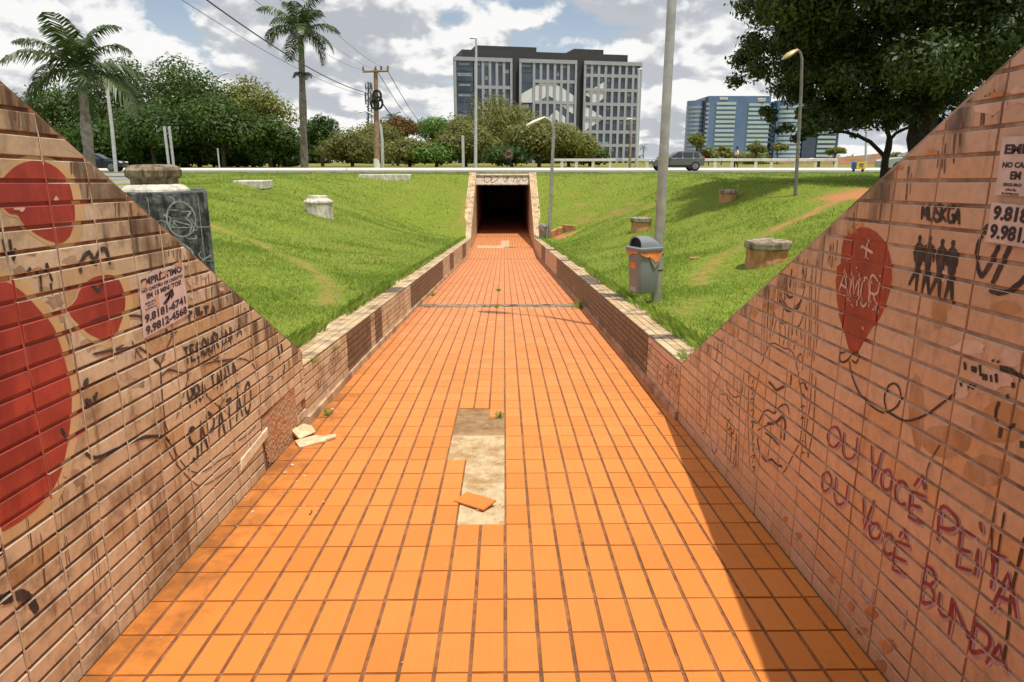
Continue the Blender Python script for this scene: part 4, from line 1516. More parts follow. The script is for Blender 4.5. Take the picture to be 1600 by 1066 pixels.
for ch, q in (('I', [(1326, 858), (1342, 862), (1336, 912), (1320, 908)]), ('U', [(1345, 903), (1364, 920), (1362, 948), (1342, 930)]), ('I', [(1410, 952), (1420, 955), (1415, 985), (1405, 980)])):
    vio += letter(ch, q, Q, 0.012, 0.03)
paint(fcR, vio, 'graffiti_halo', M['violet'], wall_R, groove=0.0, lift=0.0012)
paint(fcR, red, 'graffiti_writing', M['crimson'], wall_R, groove=0.0, lift=0.0026, label='two lines of crimson hand painted words low on the wall')
# hairline cracks with root stains at right
strokes(fcR, Q, 'wall_crack', simple('dark_crack', (0.09, 0.05, 0.03), 0.9), wall_R, [(0.009, [(1600, 838), (1590, 880), (1578, 930), (1574, 980), (1566, 1032)]), (0.006, [(1555, 790), (1548, 840), (1550, 900)]), (0.006, [(1568, 800), (1560, 850), (1556, 880)]), (0.004, [(1470, 690), (1448, 730), (1446, 765)])], 0.006, lift=0.0024)

# scribbles on the low walls
lowp = []
for k in range(30):
    y = random.uniform(4.9, 10.5)
    z = float(floorz(y)) + random.uniform(0.12, 0.33)
    lowp += ribbon(smooth_line([(y, z), (y + .05, z + random.uniform(.02, .09)), (y + .09, z - .03), (y + .13, z + .05)], 3), 0.007)
paint(fcLL, lowp, 'graffiti_scribble', M['marker'], lowL, lift=0.0015)
lowp = []
for k in range(46):
    y = 4.82 + random.random() ** 1.6 * 3.2
    z = float(floorz(y)) + random.uniform(0.12, 0.36)
    lowp += ribbon(smooth_line([(y, z), (y + random.uniform(-.05, .06), z + random.uniform(.02, .07)), (y + random.uniform(0, .08), z - random.uniform(.02, .15)), (y + .02, z - .1)], 3), 0.006)
paint(fcLR, lowp, 'graffiti_scribble', M['spray'], lowR, lift=0.0015)


# ------------------------------------------------------------------ posters pasted on the walls
def text_mesh(body, bold=0.03):
    cu = bpy.data.curves.new('t', 'FONT')
    cu.body = body
    cu.size = 1.0
    cu.offset = bold
    cu.resolution_u = 3
    ob = bpy.data.objects.new('t', cu)
    COL.objects.link(ob)
    dg = bpy.context.evaluated_depsgraph_get()
    me = ob.evaluated_get(dg).to_mesh()
    vs = [(v.co.x, v.co.y) for v in me.vertices]
    fs = [tuple(p.vertices) for p in me.polygons]
    ob.evaluated_get(dg).to_mesh_clear()
    bpy.data.objects.remove(ob)
    bpy.data.curves.remove(cu)
    return vs, fs


def poster(label, to3d, quad, lines, torn, mat):
    """quad TL TR BR BL in wall coordinates; lines: (text, u0, u1, v0, v1)"""
    c = [sum(p[i] for p in quad) / 4 for i in (0, 1)]
    root = thing('poster', label, 'poster', to3d(c[0], c[1], 0.0), group='glued advert posters')
    mb = MB()
    n = 16
    up = [(i / n, random.uniform(-0.008, 0.03) if torn else random.uniform(-.004, .004)) for i in range(n + 1)]
    ring = up + [(1 + random.uniform(-.012, .006), (i + 1) / 7) for i in range(7)] + [(1 - (i + 1) / n, 1 + random.uniform(-.006, .006)) for i in range(n)] + [(random.uniform(-.006, .012), 1 - (i + 1) / 7) for i in range(6)]
    pts = [quad_map(quad, u, v) for u, v in ring]
    mb.prism(pts, to3d, TL_ + 0.0030, TL_ + 0.0038)
    mb.build('paper', M['paper'], root)
    mb = MB()
    for body, u0, u1, v0, v1, gaps in lines:
        vs, fs = text_mesh(body, 0.045)
        x0, x1 = min(v[0] for v in vs), max(v[0] for v in vs)
        y0, y1 = min(v[1] for v in vs), max(v[1] for v in vs)
        base = len(mb.V)
        pl = [quad_map(quad, u0 + (x - x0) / (x1 - x0) * (u1 - u0), v1 - (y - y0) / (y1 - y0) * (v1 - v0)) for x, y in vs]
        mb.add([to3d(a, b, TL_ + 0.0046) for a, b in pl], fs)
    mb.build('lettering', M['ink'], root)
    return root, mb


LINES = [('EMPRÉSTIMO', 0.03, 0.95, 0.035, 0.185, 0), ('NO CARTÃO DE CRÉDITO', 0.03, 0.95, 0.215, 0.285, 0), ('EM 15 MINUTOS!', 0.12, 0.90, 0.315, 0.40, 0), ('SEGURO', 0.08, 0.30, 0.455, 0.485, 0), ('FÁCIL', 0.12, 0.27, 0.50, 0.53, 0), ('RÁPIDO', 0.08, 0.30, 0.545, 0.575, 0), ('9.8181-6741', 0.05, 0.96, 0.63, 0.775, 0), ('9.9812-4568', 0.05, 0.96, 0.82, 0.965, 0)]
pq = [wl(*p) for p in [(215, 432), (284, 408), (294, 491), (223, 530)]]
pr, _ = poster('torn pinkish loan advert pasted between the small red heart and the black writing', LEFT, pq, LINES, True, M['paper'])
# running figure mark on the advert and torn strips
mb = MB()
for pts, ww in (([(0.60, 0.50), (0.55, 0.56)], .012), ([(0.62, 0.44), (0.60, 0.52), (0.52, 0.58), (0.45, 0.60)], .016), ([(0.66, 0.42), (0.68, 0.50), (0.62, 0.54)], .022), ([(0.50, 0.47), (0.58, 0.46), (0.66, 0.44)], .012)):
    for q in ribbon([quad_map(pq, *p) for p in pts], ww):
        mb.add([LEFT(a, b, TL_ + 0.0046) for a, b in q], [(0, 1, 2, 3)])
mb.build('running_mark', M['ink'], pr)
M['torn'] = simple('torn_layer', (0.60, 0.34, 0.21), 0.9, var=0.25, scale=20)
for pts in ([(0.28, 0.42), (0.36, 0.42), (0.37, 0.61), (0.30, 0.615)], [(0.02, 0.2), (0.14, 0.20), (0.13, 0.09), (0.03, 0.12)], [(0.44, 0.16), (0.62, 0.13), (0.60, 0.06), (0.46, 0.09)], [(0.78, 0.0), (0.96, -0.02), (0.97, 0.13), (0.86, 0.06)], [(0.60, 0.34), (0.68, 0.33), (0.68, 0.42), (0.62, 0.40)]):
    mb = MB()
    mb.add([LEFT(*quad_map(pq, u, v), TL_ + 0.0052) for u, v in pts], [(0, 1, 2, 3)])
    mb.build('torn_strip', M['torn'], pr)
# right wall: the same advert torn into an upper and a lower piece
a, b = wr(1569, 214), wr(1556, 304)
W_ = 0.30
tl = a
bl = b
q1 = [tl, (tl[0] - W_, tl[1] + 0.0), (bl[0] - W_, bl[1]), bl]
poster('pale loan advert on the shaded wall, upper piece without phone numbers', RIGHT, q1, [('EMPRÉSTIMO', 0.05, 0.97, 0.09, 0.30, 0), ('NO CARTÃO DE CRÉDITO', 0.05, 0.97, 0.41, 0.53, 0), ('EM 15 MINUTOS!', 0.16, 0.92, 0.585, 0.73, 0), ('SEGURO', 0.09, 0.31, 0.79, 0.845, 0), ('FÁCIL', 0.13, 0.26, 0.875, 0.925, 0), ('RÁPIDO', 0.09, 0.29, 0.945, 0.99, 0)], False, M['paper'])
a, b = wr(1552, 316), wr(1541, 377)
q2 = [a, (a[0] - W_, a[1]), (b[0] - W_, b[1]), b]
poster('pale torn advert strip with two phone numbers above the big black loop', RIGHT, q2, [('9.8181-6741', 0.045, 0.96, 0.06, 0.44, 0), ('9.9812-4568', 0.045, 0.96, 0.52, 0.91, 0)], True, M['paper'])


# ------------------------------------------------------------------ wear: glaze flaked to clay, paste left by old posters, brown stains
def blot(cx, cy, rx, ry, n=13, k=.35):
    return [(cx + rx * (1 + random.uniform(-k, k)) * math.cos(2 * math.pi * i / n), cy + ry * (1 + random.uniform(-k, k)) * math.sin(2 * math.pi * i / n)) for i in range(n)]


clay = simple('bare_clay', (0.56, 0.25, 0.10), 0.9, var=0.25, scale=12, dirt=(0.34, 0.14, 0.06), dscale=9, damt=0.6)
paste = simple('paste_residue', (0.70, 0.48, 0.38), 0.9, var=0.12, scale=16, dirt=(0.56, 0.34, 0.24), dscale=12, damt=0.7)
stain_ = simple('brown_stain', (0.46, 0.24, 0.115), 0.6, var=0.2, scale=7, dirt=(0.60, 0.37, 0.25), dscale=9, damt=0.8)
pol = [[Q(*p) for p in blot(*b)] for b in [(1360, 957, 9, 10), (1345, 985, 10, 7), (1385, 1008, 14, 12), (1330, 945, 6, 8), (1300, 905, 5, 7), (1245, 838, 5, 6), (1372, 1040, 12, 10), (1225, 812, 4, 5), (1148, 728, 4, 4), (1330, 360, 7, 6), (1342, 352, 5, 4), (1178, 490, 5, 4), (1560, 150, 14, 7), (1455, 240, 12, 6), (1400, 262, 8, 5)]]
paint(fcR, pol, 'flaked_glaze', clay, wall_R, lift=0.0011)
pol = [[Q(*p) for p in blot(*b)] for b in [(1510, 545, 26, 12), (1545, 592, 34, 18), (1500, 610, 12, 18), (1580, 560, 18, 14), (1470, 430, 18, 9), (1545, 165, 26, 12), (1590, 150, 16, 14)]]
paint(fcR, pol, 'paste_residue', paste, wall_R, lift=0.0010)
pol = []
for x0, y0, w_, h_ in [(1465, 480, 12, 40), (1430, 640, 12, 60), (1480, 690, 40, 26), (1560, 660, 40, 30), (1540, 735, 40, 22), (1470, 470, 16, 20), (1570, 480, 24, 12), (1250, 445, 14, 6), (1205, 478, 14, 6), (1300, 410, 12, 6)]:
    pol.append([Q(*p) for p in blot(x0, y0, w_, h_, 11, .2)])
paint(fcR, pol, 'brown_stain', stain_, wall_R, lift=0.0004)
runs = []
for k in range(46):
    x, y = random.uniform(1120, 1590), 0
    y = np.interp(x, [1075, 1600], [560, 82]) + random.uniform(6, 30)
    runs.append((random.uniform(.003, .010), [(x, y), (x - 1, y + random.uniform(8, 18)), (x - 3, y + random.uniform(20, 52))]))
strokes(fcR, Q, 'rust_runs', simple('dark_run', (0.20, 0.10, 0.06), 0.8, var=0.3, scale=20), wall_R, runs, 0.005, lift=0.0005)
runs = []
for k in range(40):
    x = random.uniform(10, 440)
    y = np.interp(x, [0, 470], [122, 548]) + random.uniform(6, 26)
    runs.append((random.uniform(.004, .013), [(x, y), (x + 1, y + random.uniform(8, 16)), (x + 2, y + random.uniform(18, 46))]))
for k in range(26):
    x = random.choice([130, 150, 190, 215, 70, 40, 95, 240]) + random.uniform(-9, 9)
    y = random.uniform(740, 880)
    runs.append((random.uniform(.002, .004), [(x, y), (x + 3, y + 20), (x + 8, y + random.uniform(40, 90))]))
strokes(fcL, P, 'rust_runs', simple('brown_run', (0.20, 0.095, 0.05), 0.8, var=0.3, scale=20), wall_L, runs, 0.005, lift=0.0005)
pol = [[P(*p) for p in blot(*b)] for b in [(298, 440, 6, 5), (304, 448, 5, 3), (318, 428, 7, 5), (290, 410, 3, 6), (345, 452, 4, 3), (300, 463, 4, 3), (318, 468, 2, 2), (24, 325, 5, 4), (33, 326, 4, 5), (87, 313, 4, 6), (60, 745, 3, 2), (100, 742, 3, 3)]]
paint(fcL, pol, 'paste_residue', paste, wall_L, lift=0.0022)
smud = simple('soot_smudge', (0.38, 0.255, 0.16), 0.85, var=0.25, scale=14, dirt=(0.56, 0.41, 0.27), dscale=15, damt=0.95)
pol = [[P(*p) for p in blot(*b, 15, .45)] for b in [(85, 470, 12, 10), (70, 455, 10, 8), (92, 500, 8, 10), (140, 540, 14, 9), (170, 555, 16, 8), (190, 588, 14, 8), (215, 600, 12, 8), (120, 745, 10, 12), (210, 655, 8, 7), (250, 560, 9, 8), (268, 575, 8, 10), (60, 425, 14, 8), (112, 408, 12, 7), (30, 425, 10, 10), (45, 395, 12, 6), (330, 540, 6, 9)]]
paint(fcL, pol, 'soot_smudge', smud, wall_L, lift=0.0003)

# ------------------------------------------------------------------ concrete shafts on the grass
def weathered(name, a, b, moss, k):
    m, t, pos = new_mat(name)
    n = t.noise(pos, 6, 8, 0.7)
    n2 = t.noise(t.mapped(pos, (6, 6, 1.3)), 1.6, 7, 0.65)
    c = t.mix(t.smooth(n, 0.35, 0.65), a, b)
    c = t.mix(t.smooth(n2, 0.45, 0.62, 0, k), c, moss)
    finish(t, c, 0.95, 0, n, 0.8, 0.02, 0.1)
    return m


M['slab_dark'] = weathered('sooty_slab', (0.035, 0.037, 0.038), (0.20, 0.205, 0.21), (0.020, 0.022, 0.023), 0.85)
M['cap_old'] = weathered('mossy_cap', (0.16, 0.115, 0.07), (0.33, 0.27, 0.19), (0.05, 0.045, 0.035), 0.8)
M['lime'] = weathered('limewash', (0.50, 0.46, 0.38), (0.74, 0.70, 0.60), (0.18, 0.14, 0.10), 0.45)
M['rustyring'] = weathered('orange_stained_concrete', (0.46, 0.20, 0.08), (0.58, 0.34, 0.18), (0.22, 0.12, 0.06), 0.4)
M['chalkmark'] = simple('pale_scrawl', (0.27, 0.28, 0.29), 0.9, var=0.4, scale=25)

# block with a lantern shaped vent at left
pb = at_y(327, 412, 8.3)
pb.z = float(height(pb.x, 8.3))
bw = 1.20
Yp = pb.y
tr_ = at_y(323, 300, Yp)
top_z = tr_.z
px1 = tr_.x
TA = R(23)
ex_, ey_ = Vector((math.cos(TA), math.sin(TA), 0)), Vector((-math.sin(TA), math.cos(TA), 0))
vb = thing('vent_block', 'dark graffiti covered square concrete block with an octagonal vent cap behind the left wall', 'vent', (px1, Yp, pb.z - 0.1), TA)
bz0 = -0.3
th_ = top_z - (pb.z - 0.1)
mb = MB()
mb.box((-bw / 2, bw / 2, (th_ + bz0) / 2), (bw, bw, th_ - bz0), ch=0.012)
mb.build('block', M['slab_dark'], vb, local=True)
mb = MB()
for z in (th_ - 0.40, th_ - 0.80):
    mb.box((-bw / 2, -0.001, z), (bw - 0.03, 0.006, 0.010))
for x in (-0.10, -0.62):
    mb.box((x, -0.002, (th_ + bz0) / 2), (0.007, 0.006, th_ - bz0 - .1))
mb.build('slab_seam', M['chalkmark'], vb, local=True)
mb = MB()
pol = []
for k in range(30):
    x, z = -0.08 - random.random() * 0.85, th_ - 0.1 - random.random() * 0.75
    pts = [(x, z)]
    for s in range(4):
        pts.append((pts[-1][0] + random.uniform(-.10, .10), pts[-1][1] + random.uniform(-.12, .10)))
    pol += ribbon(smooth_line(pts, 4), random.uniform(.006, .018))
th = [i / 20 * 2 * math.pi for i in range(21)]
pol += ribbon([(-0.30 + 0.15 * math.cos(t), th_ - 0.30 + 0.20 * math.sin(t)) for t in th], 0.016)
for i, p in enumerate(pol):
    p = [(min(max(a, -bw + .02), -0.02), min(max(b, bz0), th_ - 0.02)) for a, b in p]
    mb.add([(a, -0.006 - 0.00004 * i, b) for a, b in p], [(0, 1, 2, 3)])
mb.build('graffiti_scribble', M['chalkmark'], vb, local=True)
# cap stands on the block where the photograph shows it
cd_ = ray(241, 275)
kk = ((px1 - 0) * ey_.x + Yp * ey_.y + bw * .45) / (cd_.x * ey_.x + cd_.y * ey_.y)
cw = Vector((cd_.x * kk, cd_.y * kk, 0)) - Vector((px1, Yp, 0))
cl = (cw.dot(ex_), cw.dot(ey_), th_)
ch = at_y(241, 257, cd_.y * kk).z - top_z
mb = MB()
mb.lathe(cl, [(0.40, 0.0), (0.39, 0.025), (0.34, 0.06), (0.29, 0.085)], 8, 0.012, rot=R(22.5))
mb.build('collar', M['lime'], vb, local=True)
mb = MB()
mb.lathe(cl, [(0.275, 0.06), (0.275, ch * 0.44), (0.325, ch * 0.56), (0.33, ch * 0.78), (0.29, ch * 0.92), (0.24, ch * 0.985), (0.10, ch)], 8, 0.005, rot=R(22.5))
mb.build('vent_cap', M['cap_old'], vb, local=True)


def shaft(px, py, wpx, hpx, label, kind):
    g = ground_hit(px, py)
    d = (g - cam.location).dot(_f)
    r = wpx / F * d / 2
    h = hpx / F * d * 1.03
    root = thing('concrete_shaft', label, 'shaft', g, group='concrete shafts on the grass')
    mb = MB()
    if kind == 'oct':
        mb.lathe(g, [(r * .97, -0.25), (r * 0.95, h * 0.05), (r * 0.94, h * 0.58), (r, h * .66), (r * 0.98, h * .72)], 8, 0.015, rot=R(10))
        mb.build('ring', M['lime'], root)
        mb = MB()
        mb.lathe(g, [(r * .96, h * .72), (r * .80, h * .80), (r * .70, h * .86), (r * .66, h * .98), (r * .3, h)], 8, 0.02, rot=R(10))
        mb.build('cap', M['lime'], root)
    elif kind == 'slab':
        mb.box((g.x, g.y + 0.3, g.z + h * 0.1), (2 * r, 0.9, h * 1.4), rz=R(random.uniform(-5, 5)), ch=0.02)
        mb.build('slab', M['lime'], root)
    else:
        mb.lathe(g, [(r * .93, -0.25), (r * .90, 0.0), (r * .88, h * .30), (r * .90, h * .60)], 20, 0.012)
        mb.build('ring', M['rustyring'], root)
        mb = MB()
        mb.lathe(g, [(r * .92, h * .60), (r * 1.0, h * .68), (r * 1.0, h * .86), (r * .97, h * .94), (r * .6, h * .99), (r * .2, h)], 20, 0.02)
        mb.build('cap', weathered('stump_cap_' + str(int(px)), (0.22, 0.17, 0.12), (0.44, 0.37, 0.28), (0.07, 0.06, 0.045), 0.7), root)
    return root


shaft(499, 337, 45, 30, 'whitewashed octagonal concrete shaft standing alone on the left lawn', 'oct')
shaft(391, 290, 46, 9, 'low pale slab in the left lawn, nearer the vent block', 'slab')
shaft(601, 281, 80, 9, 'long low mottled slab near the road left of the portal', 'slab')
shaft(1197, 412, 70, 36, 'largest round shaft with weathered lid and orange base, beside the right wall', 'round')
shaft(1001, 360, 34, 20, 'round shaft with grey lid just above the nearer bin', 'round')
shaft(1137, 314, 30, 17, 'small round shaft lying in the tree shade', 'round')
g = ground_hit(1085, 405)
mb = MB()
mb.box(g + Vector((0, 0, 0.015)), (0.18, 0.06, 0.035), rz=0.2, ch=0.006)
tag(mb.build('broken_brick', M['rustyring']), 'small flat brick fragment lying in the right lawn by the trail', 'brick')
g0 = ground_hit(862, 376)
rk = thing('drain_step', 'short orange clay drain edging beside the far bin and lamp post', 'drain', g0)
mb = MB()
for k, (x0, y0, x1, y1) in enumerate([(862, 372, 872, 366), (872, 368, 880, 363), (880, 364, 898, 359)]):
    a, b = ground_hit(x0, y0), ground_hit(x1, y1)
    c = (a + b) / 2
    mb.box(c + Vector((0, 0, 0.10)), ((b - a).length, 0.14, 0.32), rz=math.atan2(b.y - a.y, b.x - a.x), ch=0.015)
mb.build('edging', M['rustyring'], rk)


# ------------------------------------------------------------------ litter bins
def make_bin(label, base, yaw, zb, s=1.0):
    """50 litre pole bin: tapered body, rim, hood with a side opening"""
    root = thing('litter_bin', label, 'litter bin', base + Vector((0, 0, zb)), yaw, group='grey litter bins on poles')
    w, dpt, h = 0.305 * s, 0.27 * s, 0.50 * s

    def ring(wx, wy, z, r=0.045 * s, n=5):
        out = []
        for sx, sy, a0 in ((1, 1, 0), (-1, 1, 90), (-1, -1, 180), (1, -1, 270)):
            for k in range(n):
                a = R(a0 + 90 * k / (n - 1))
                out.append(Vector((sx * (wx / 2 - r) + r * math.cos(a), sy * (wy / 2 - r) + r * math.sin(a), z)))
        return out

    def loft(mb, rings, cap=True):
        n = len(rings[0])
        vs = [v for r in rings for v in r]
        fs = [(i * n + k, i * n + (k + 1) % n, (i + 1) * n + (k + 1) % n, (i + 1) * n + k) for i in range(len(rings) - 1) for k in range(n)]
        if cap:
            fs += [tuple(range(n - 1, -1, -1)), tuple((len(rings) - 1) * n + k for k in range(n))]
        mb.add(vs, fs)

    mb = MB()
    loft(mb, [ring(w * .80, dpt * .80, 0), ring(w * .84, dpt * .84, 0.012 * s), ring(w * .93, dpt * .93, h * .55), ring(w, dpt, h)])
    body = mb.build('body', M['bin'], root, local=True, smooth=True)
    mb = MB()
    loft(mb, [ring(w * 1.10, dpt * 1.12, h - 0.012 * s), ring(w * 1.14, dpt * 1.16, h), ring(w * 1.14, dpt * 1.16, h + 0.028 * s), ring(w * 1.08, dpt * 1.10, h + 0.036 * s)])
    mb.build('rim', M['bin'], root, local=True, smooth=True)
    # hood: barrel vault, open on the -x side
    mb = MB()
    zt = h + 0.034 * s
    rows = []
    nx = 9
    for i in range(nx):
        u = i / (nx - 1)
        x = -w * 0.42 + u * w * 0.90
        hh = 0.122 * s * (1.0 if u < 0.45 else math.sqrt(max(0.0, 1 - ((u - 0.45) / 0.55) ** 2)) * 0.92 + 0.08)
        rows.append([Vector((x, -dpt * .46 * math.cos(math.pi * k / 12), zt + hh * math.sin(math.pi * k / 12) ** 0.7)) for k in range(13)])
    vs = [v for r in rows for v in r]
    fs = [(i * 13 + k, i * 13 + k + 1, (i + 1) * 13 + k + 1, (i + 1) * 13 + k) for i in range(nx - 1) for k in range(12)]
    fs.append(tuple((nx - 1) * 13 + k for k in range(13)))
    # rim thickness round the opening
    inn = [Vector((v.x + 0.005, v.y * 0.88, zt + (v.z - zt) * 0.86)) for v in rows[0]]
    b = len(vs)
    vs += inn
    fs += [(k, b + k, b + k + 1, k + 1) for k in range(12)]
    mb.add(vs, fs)
    mb.build('hood', M['bin'], root, local=True, smooth=True)
    mb = MB()
    vs = [Vector((v.x + 0.03, v.y, v.z)) for v in inn]
    mb.add(vs, [tuple(range(13))])
    mb.build('opening', M['bin_shade'], root, local=True)  # flat black sheet paints the shade inside the hood
    # bag edge hanging out below the rim
    mb = MB()
    sc_ = 1.025
    prof = [(-1.0, .035), (-.7, .06), (-.4, .075), (-.1, .07), (.15, .10), (0.4, .135), (.65, .125), (.85, .08), (1.0, .04)]
    vs = []
    for (u, dz) in prof:
        vs += [(u * w / 2 * .97, -dpt / 2 * sc_ - 0.004, h - 0.008), (u * w / 2 * .96, -dpt / 2 * sc_ - 0.010, h - dz * s)]
    mb.add(vs, [(2 * k, 2 * k + 2, 2 * k + 3, 2 * k + 1) for k in range(len(prof) - 1)])
    vs = []
    for (u, dz) in prof:
        vs += [(-w / 2 * sc_ - 0.004, u * dpt / 2 * .9, h - 0.008), (-w / 2 * sc_ - 0.006, u * dpt / 2 * .9, h - dz * s * .5)]
    mb.add(vs, [(2 * k, 2 * k + 2, 2 * k + 3, 2 * k + 1) for k in range(len(prof) - 1)])
    mb.build('bag_edge', M['orange_bag'], root, local=True)
    mb = MB()
    tri = [(-w * .08, h * .86), (w * .44, h * .80), (w * .30, h * .66), (w * .20, h * .58), (w * .10, h * .66)]
    mb.add([(x, -dpt / 2 * (0.90 + .1 * z / h) - 0.012, z) for x, z in tri], [(0, 1, 2, 3, 4)])
    mb.build('bag_flap', simple('grey_bag', (0.24, 0.225, 0.23), 0.3, var=0.2), root, local=True)
    # sticker with a simple mark
    mb = MB()
    xs = lambda z: -w / 2 * (0.84 + 0.16 * z / h) - 0.003
    mb.add([(xs(h * .72), 0.062 * s, h * .72), (xs(h * .72), -0.05 * s, h * .72), (xs(h * .58), -0.05 * s, h * .58), (xs(h * .58), 0.062 * s, h * .58)], [(0, 1, 2, 3)])
    mb.build('sticker', M['sticker'], root, local=True)
    mb = MB()
    mb.add([(xs(h * .15), 0.05 * s, h * .15), (xs(h * .15), -0.06 * s, h * .15), (xs(h * .05), -0.06 * s, h * .05), (xs(h * .05), 0.05 * s, h * .05)], [(0, 1, 2, 3)])
    mb.build('label_plate', simple('pale_sticker', (0.42, 0.35, 0.36), 0.6), root, local=True)
    return root


def bent_arm(base, h, out, drop, ang, n=10):
    """points of a pole whose top bends over"""
    pts = [base, base + Vector((0, 0, h * 0.45))]
    a = Vector((math.cos(ang), math.sin(ang), 0))
    for k in range(n + 1):
        t = k / n * math.pi / 2
        pts.append(base + Vector((0, 0, h * 0.72)) + a * (out * (1 - math.cos(t))) + Vector((0, 0, (h * 0.28) * math.sin(t))))
    return pts


def lamp_head(mb, p, ang, L=0.6, w_=0.16, tilt=0.1):
    M_ = Matrix.Translation(p) @ Matrix.Rotation(ang, 4, 'Z') @ Matrix.Rotation(-tilt, 4, 'Y')
    prof = [(0, .03, .03), (.12, .05, .05), (.3, .10, .07), (.6, .13, .08), (.85, .10, .06), (1.0, .03, .02)]
    vs, fs = [], []
    n = 10
    for (u, a, b) in prof:
        for k in range(n):
            t = 2 * math.pi * k / n
            z = b * math.sin(t)
            vs.append(M_ @ Vector((u * L, a * w_ / .13 * math.cos(t), z * (1.0 if z > 0 else 0.6))))
    for i in range(len(prof) - 1):
        for k in range(n):
            fs.append((i * n + k, i * n + (k + 1) % n, (i + 1) * n + (k + 1) % n, (i + 1) * n + k))
    fs += [tuple(range(n - 1, -1, -1)), tuple((len(prof) - 1) * n + k for k in range(n))]
    mb.add(vs, fs)


GP = 'street lamps around the underpass'


def street_lamp(label, base, pts, r0, r1, head_ang, hl, hw, mat, headmat=None, tilt=0.1, lens=True, name='street_lamp'):
    root = thing(name, label, 'street lamp', base, group=GP)
    n = len(pts)
    mb = MB()
    mb.tube(pts, [r0 + (r1 - r0) * k / (n - 1) for k in range(n)], 12)
    mb.build('pole', mat, root, smooth=True)
    if hl:
        mb = MB()
        lamp_head(mb, pts[-1], head_ang, hl, hw, tilt)
        mb.build('lamp_head', headmat or M['lamp_white'], root, smooth=True)
    return root


# nearest pole, with the bin strapped to it
pg = ground_hit(1025, 472)
d0 = (pg - cam.location).dot(_f)
PR = 7.6 / F * d0
ptop = 6.2
root = thing('street_lamp', 'thick galvanised lamp post rising beside the nearer bin and out of the picture', 'street lamp', pg, group=GP)
mb = MB()
hj = 1.75
mb.tube([pg + Vector((0, 0, -0.2)), pg + Vector((0, 0, hj))], [PR, PR * .98], 20)
mb.tube([pg + Vector((0, 0, hj)), pg + Vector((0, 0, hj + 0.05)), pg + Vector((0, 0, 4.6)), pg + Vector((0, 0, ptop))], [PR * .95, PR * .90, PR * .84, PR * .72], 20)
mb.build('pole', M['galv'], root, smooth=True)
mb = MB()
mb.tube([pg + Vector((0, 0, ptop)), pg + Vector((-.15, 0.08, ptop + .16)), pg + Vector((-.42, .22, ptop + .24))], [PR * .6, PR * .5, PR * .45], 12)
mb.build('arm', M['galv'], root, smooth=True)
mb = MB()
lamp_head(mb, pg + Vector((-.40, .22, ptop + .24)), math.atan2(.22, -.42), .62, .14)
mb.build('lamp_head', M['lamp_white'], root, smooth=True)
mb = MB()
b0 = at_y(1004, 455, pg.y)
zb = b0.z - pg.z
for z in (zb + 0.26, zb + 0.45):
    mb = MB()
    mb.lathe(pg + Vector((0, 0, z)), [(PR * 1.03, -0.008), (PR * 1.08, -0.006), (PR * 1.08, 0.006), (PR * 1.03, 0.008)], 20)
    mb.build('strap', M['black'], root)
bs = (92.0 / F * d0) / 0.70
make_bin('grey plastic litter bin with an orange bag edge strapped to the nearest lamp post', Vector((b0.x - 0.015, pg.y - 0.06, pg.z)), R(24), zb, bs)

# lamp and bin by the far portal
pg2 = ground_hit(858, 372)
root = thing('street_lamp', 'slim grey lamp post beside the portal with its white head leaning left', 'street lamp', pg2, group=GP)
pt = at_y(865, 205, pg2.y)
mb = MB()
pts = [pg2 + Vector((0, 0, -.2)), pg2.lerp(pt, .5), pt] + [at_y(x, y, pg2.y) for x, y in [(864, 197), (861, 190), (856, 186), (850, 183)]]
mb.tube(pts, [.085, .07, .06, .05, .045, .04, .035], 10)
mb.build('pole', M['galv'], root, smooth=True)
mb = MB()
hp = at_y(851, 183.5, pg2.y)
lamp_head(mb, hp, math.pi, 0.80, .20, -0.42)
mb.build('lamp_head', M['lamp_white'], root, smooth=True)
bb = at_y(850, 373, pg2.y - 0.1)
make_bin('small looking grey litter bin at the foot of the far portal lamp', Vector((bb.x - 0.05, pg2.y - 0.1, bb.z)), R(-25), 0.0, 0.95)


def pole_lamp(label, bx, by, Y, path, r0, r1, ang, hl, hw, mat, tilt=0.1, headmat=None, ground=True):
    base = at_y(bx, by, Y)
    base.z = float(height(base.x, Y)) - 0.05
    pts = [base] + [at_y(x, y, Y) for x, y in path]
    return street_lamp(label, base, pts, r0, r1, ang, hl, hw, mat, headmat, tilt)


pole_lamp('tall white lamp post with a curved arm in front of the left palm', 181, 268, 42.2, [(175, 200), (169, 150), (163, 112), (155, 92), (143, 73), (130, 62)], .105, .06, math.pi, .75, .2, M['pole_grey'], -0.3)
pole_lamp('tall straight lamp post in front of the grey grid office building', 743, 262, 55, [(743.5, 150), (744, 90), (744, 60)], .13, .07, math.pi, .5, .25, M['pole_grey'], 0.0)
pole_lamp('tall lamp post at the right edge of the grey grid office building', 994, 264, 58, [(996, 180), (998, 120), (998, 108)], .12, .08, R(60), .55, .25, M['pole_grey'], 0.0)
pole_lamp('short brownish lamp post in front of the right part of the grey grid office', 984, 262, 62, [(985, 215), (985, 186)], .12, .07, R(90), .55, .3, M['wood_pole'], 0.0)
pole_lamp('white lamp post with a long left arm beside the utility pole', 598, 264, 66, [(597, 220), (595, 200), (592, 191), (586, 182), (578, 177), (570, 174)], .16, .06, math.pi, .8, .2, M['pole_grey'], -0.2)
pole_lamp('lamp with a pale head poking out of the top of the big trees', 334, 262, 72, [(334, 150), (338, 124), (345, 118)], .13, .05, 0.0, .8, .2, M['pole_grey'], 0.3)
pole_lamp('thin grey pole standing behind the forked tree', 1352, 268, 62, [(1353, 220), (1354, 188)], .10, .07, 0.0, .5, .2, M['pole_grey'], 0.0)
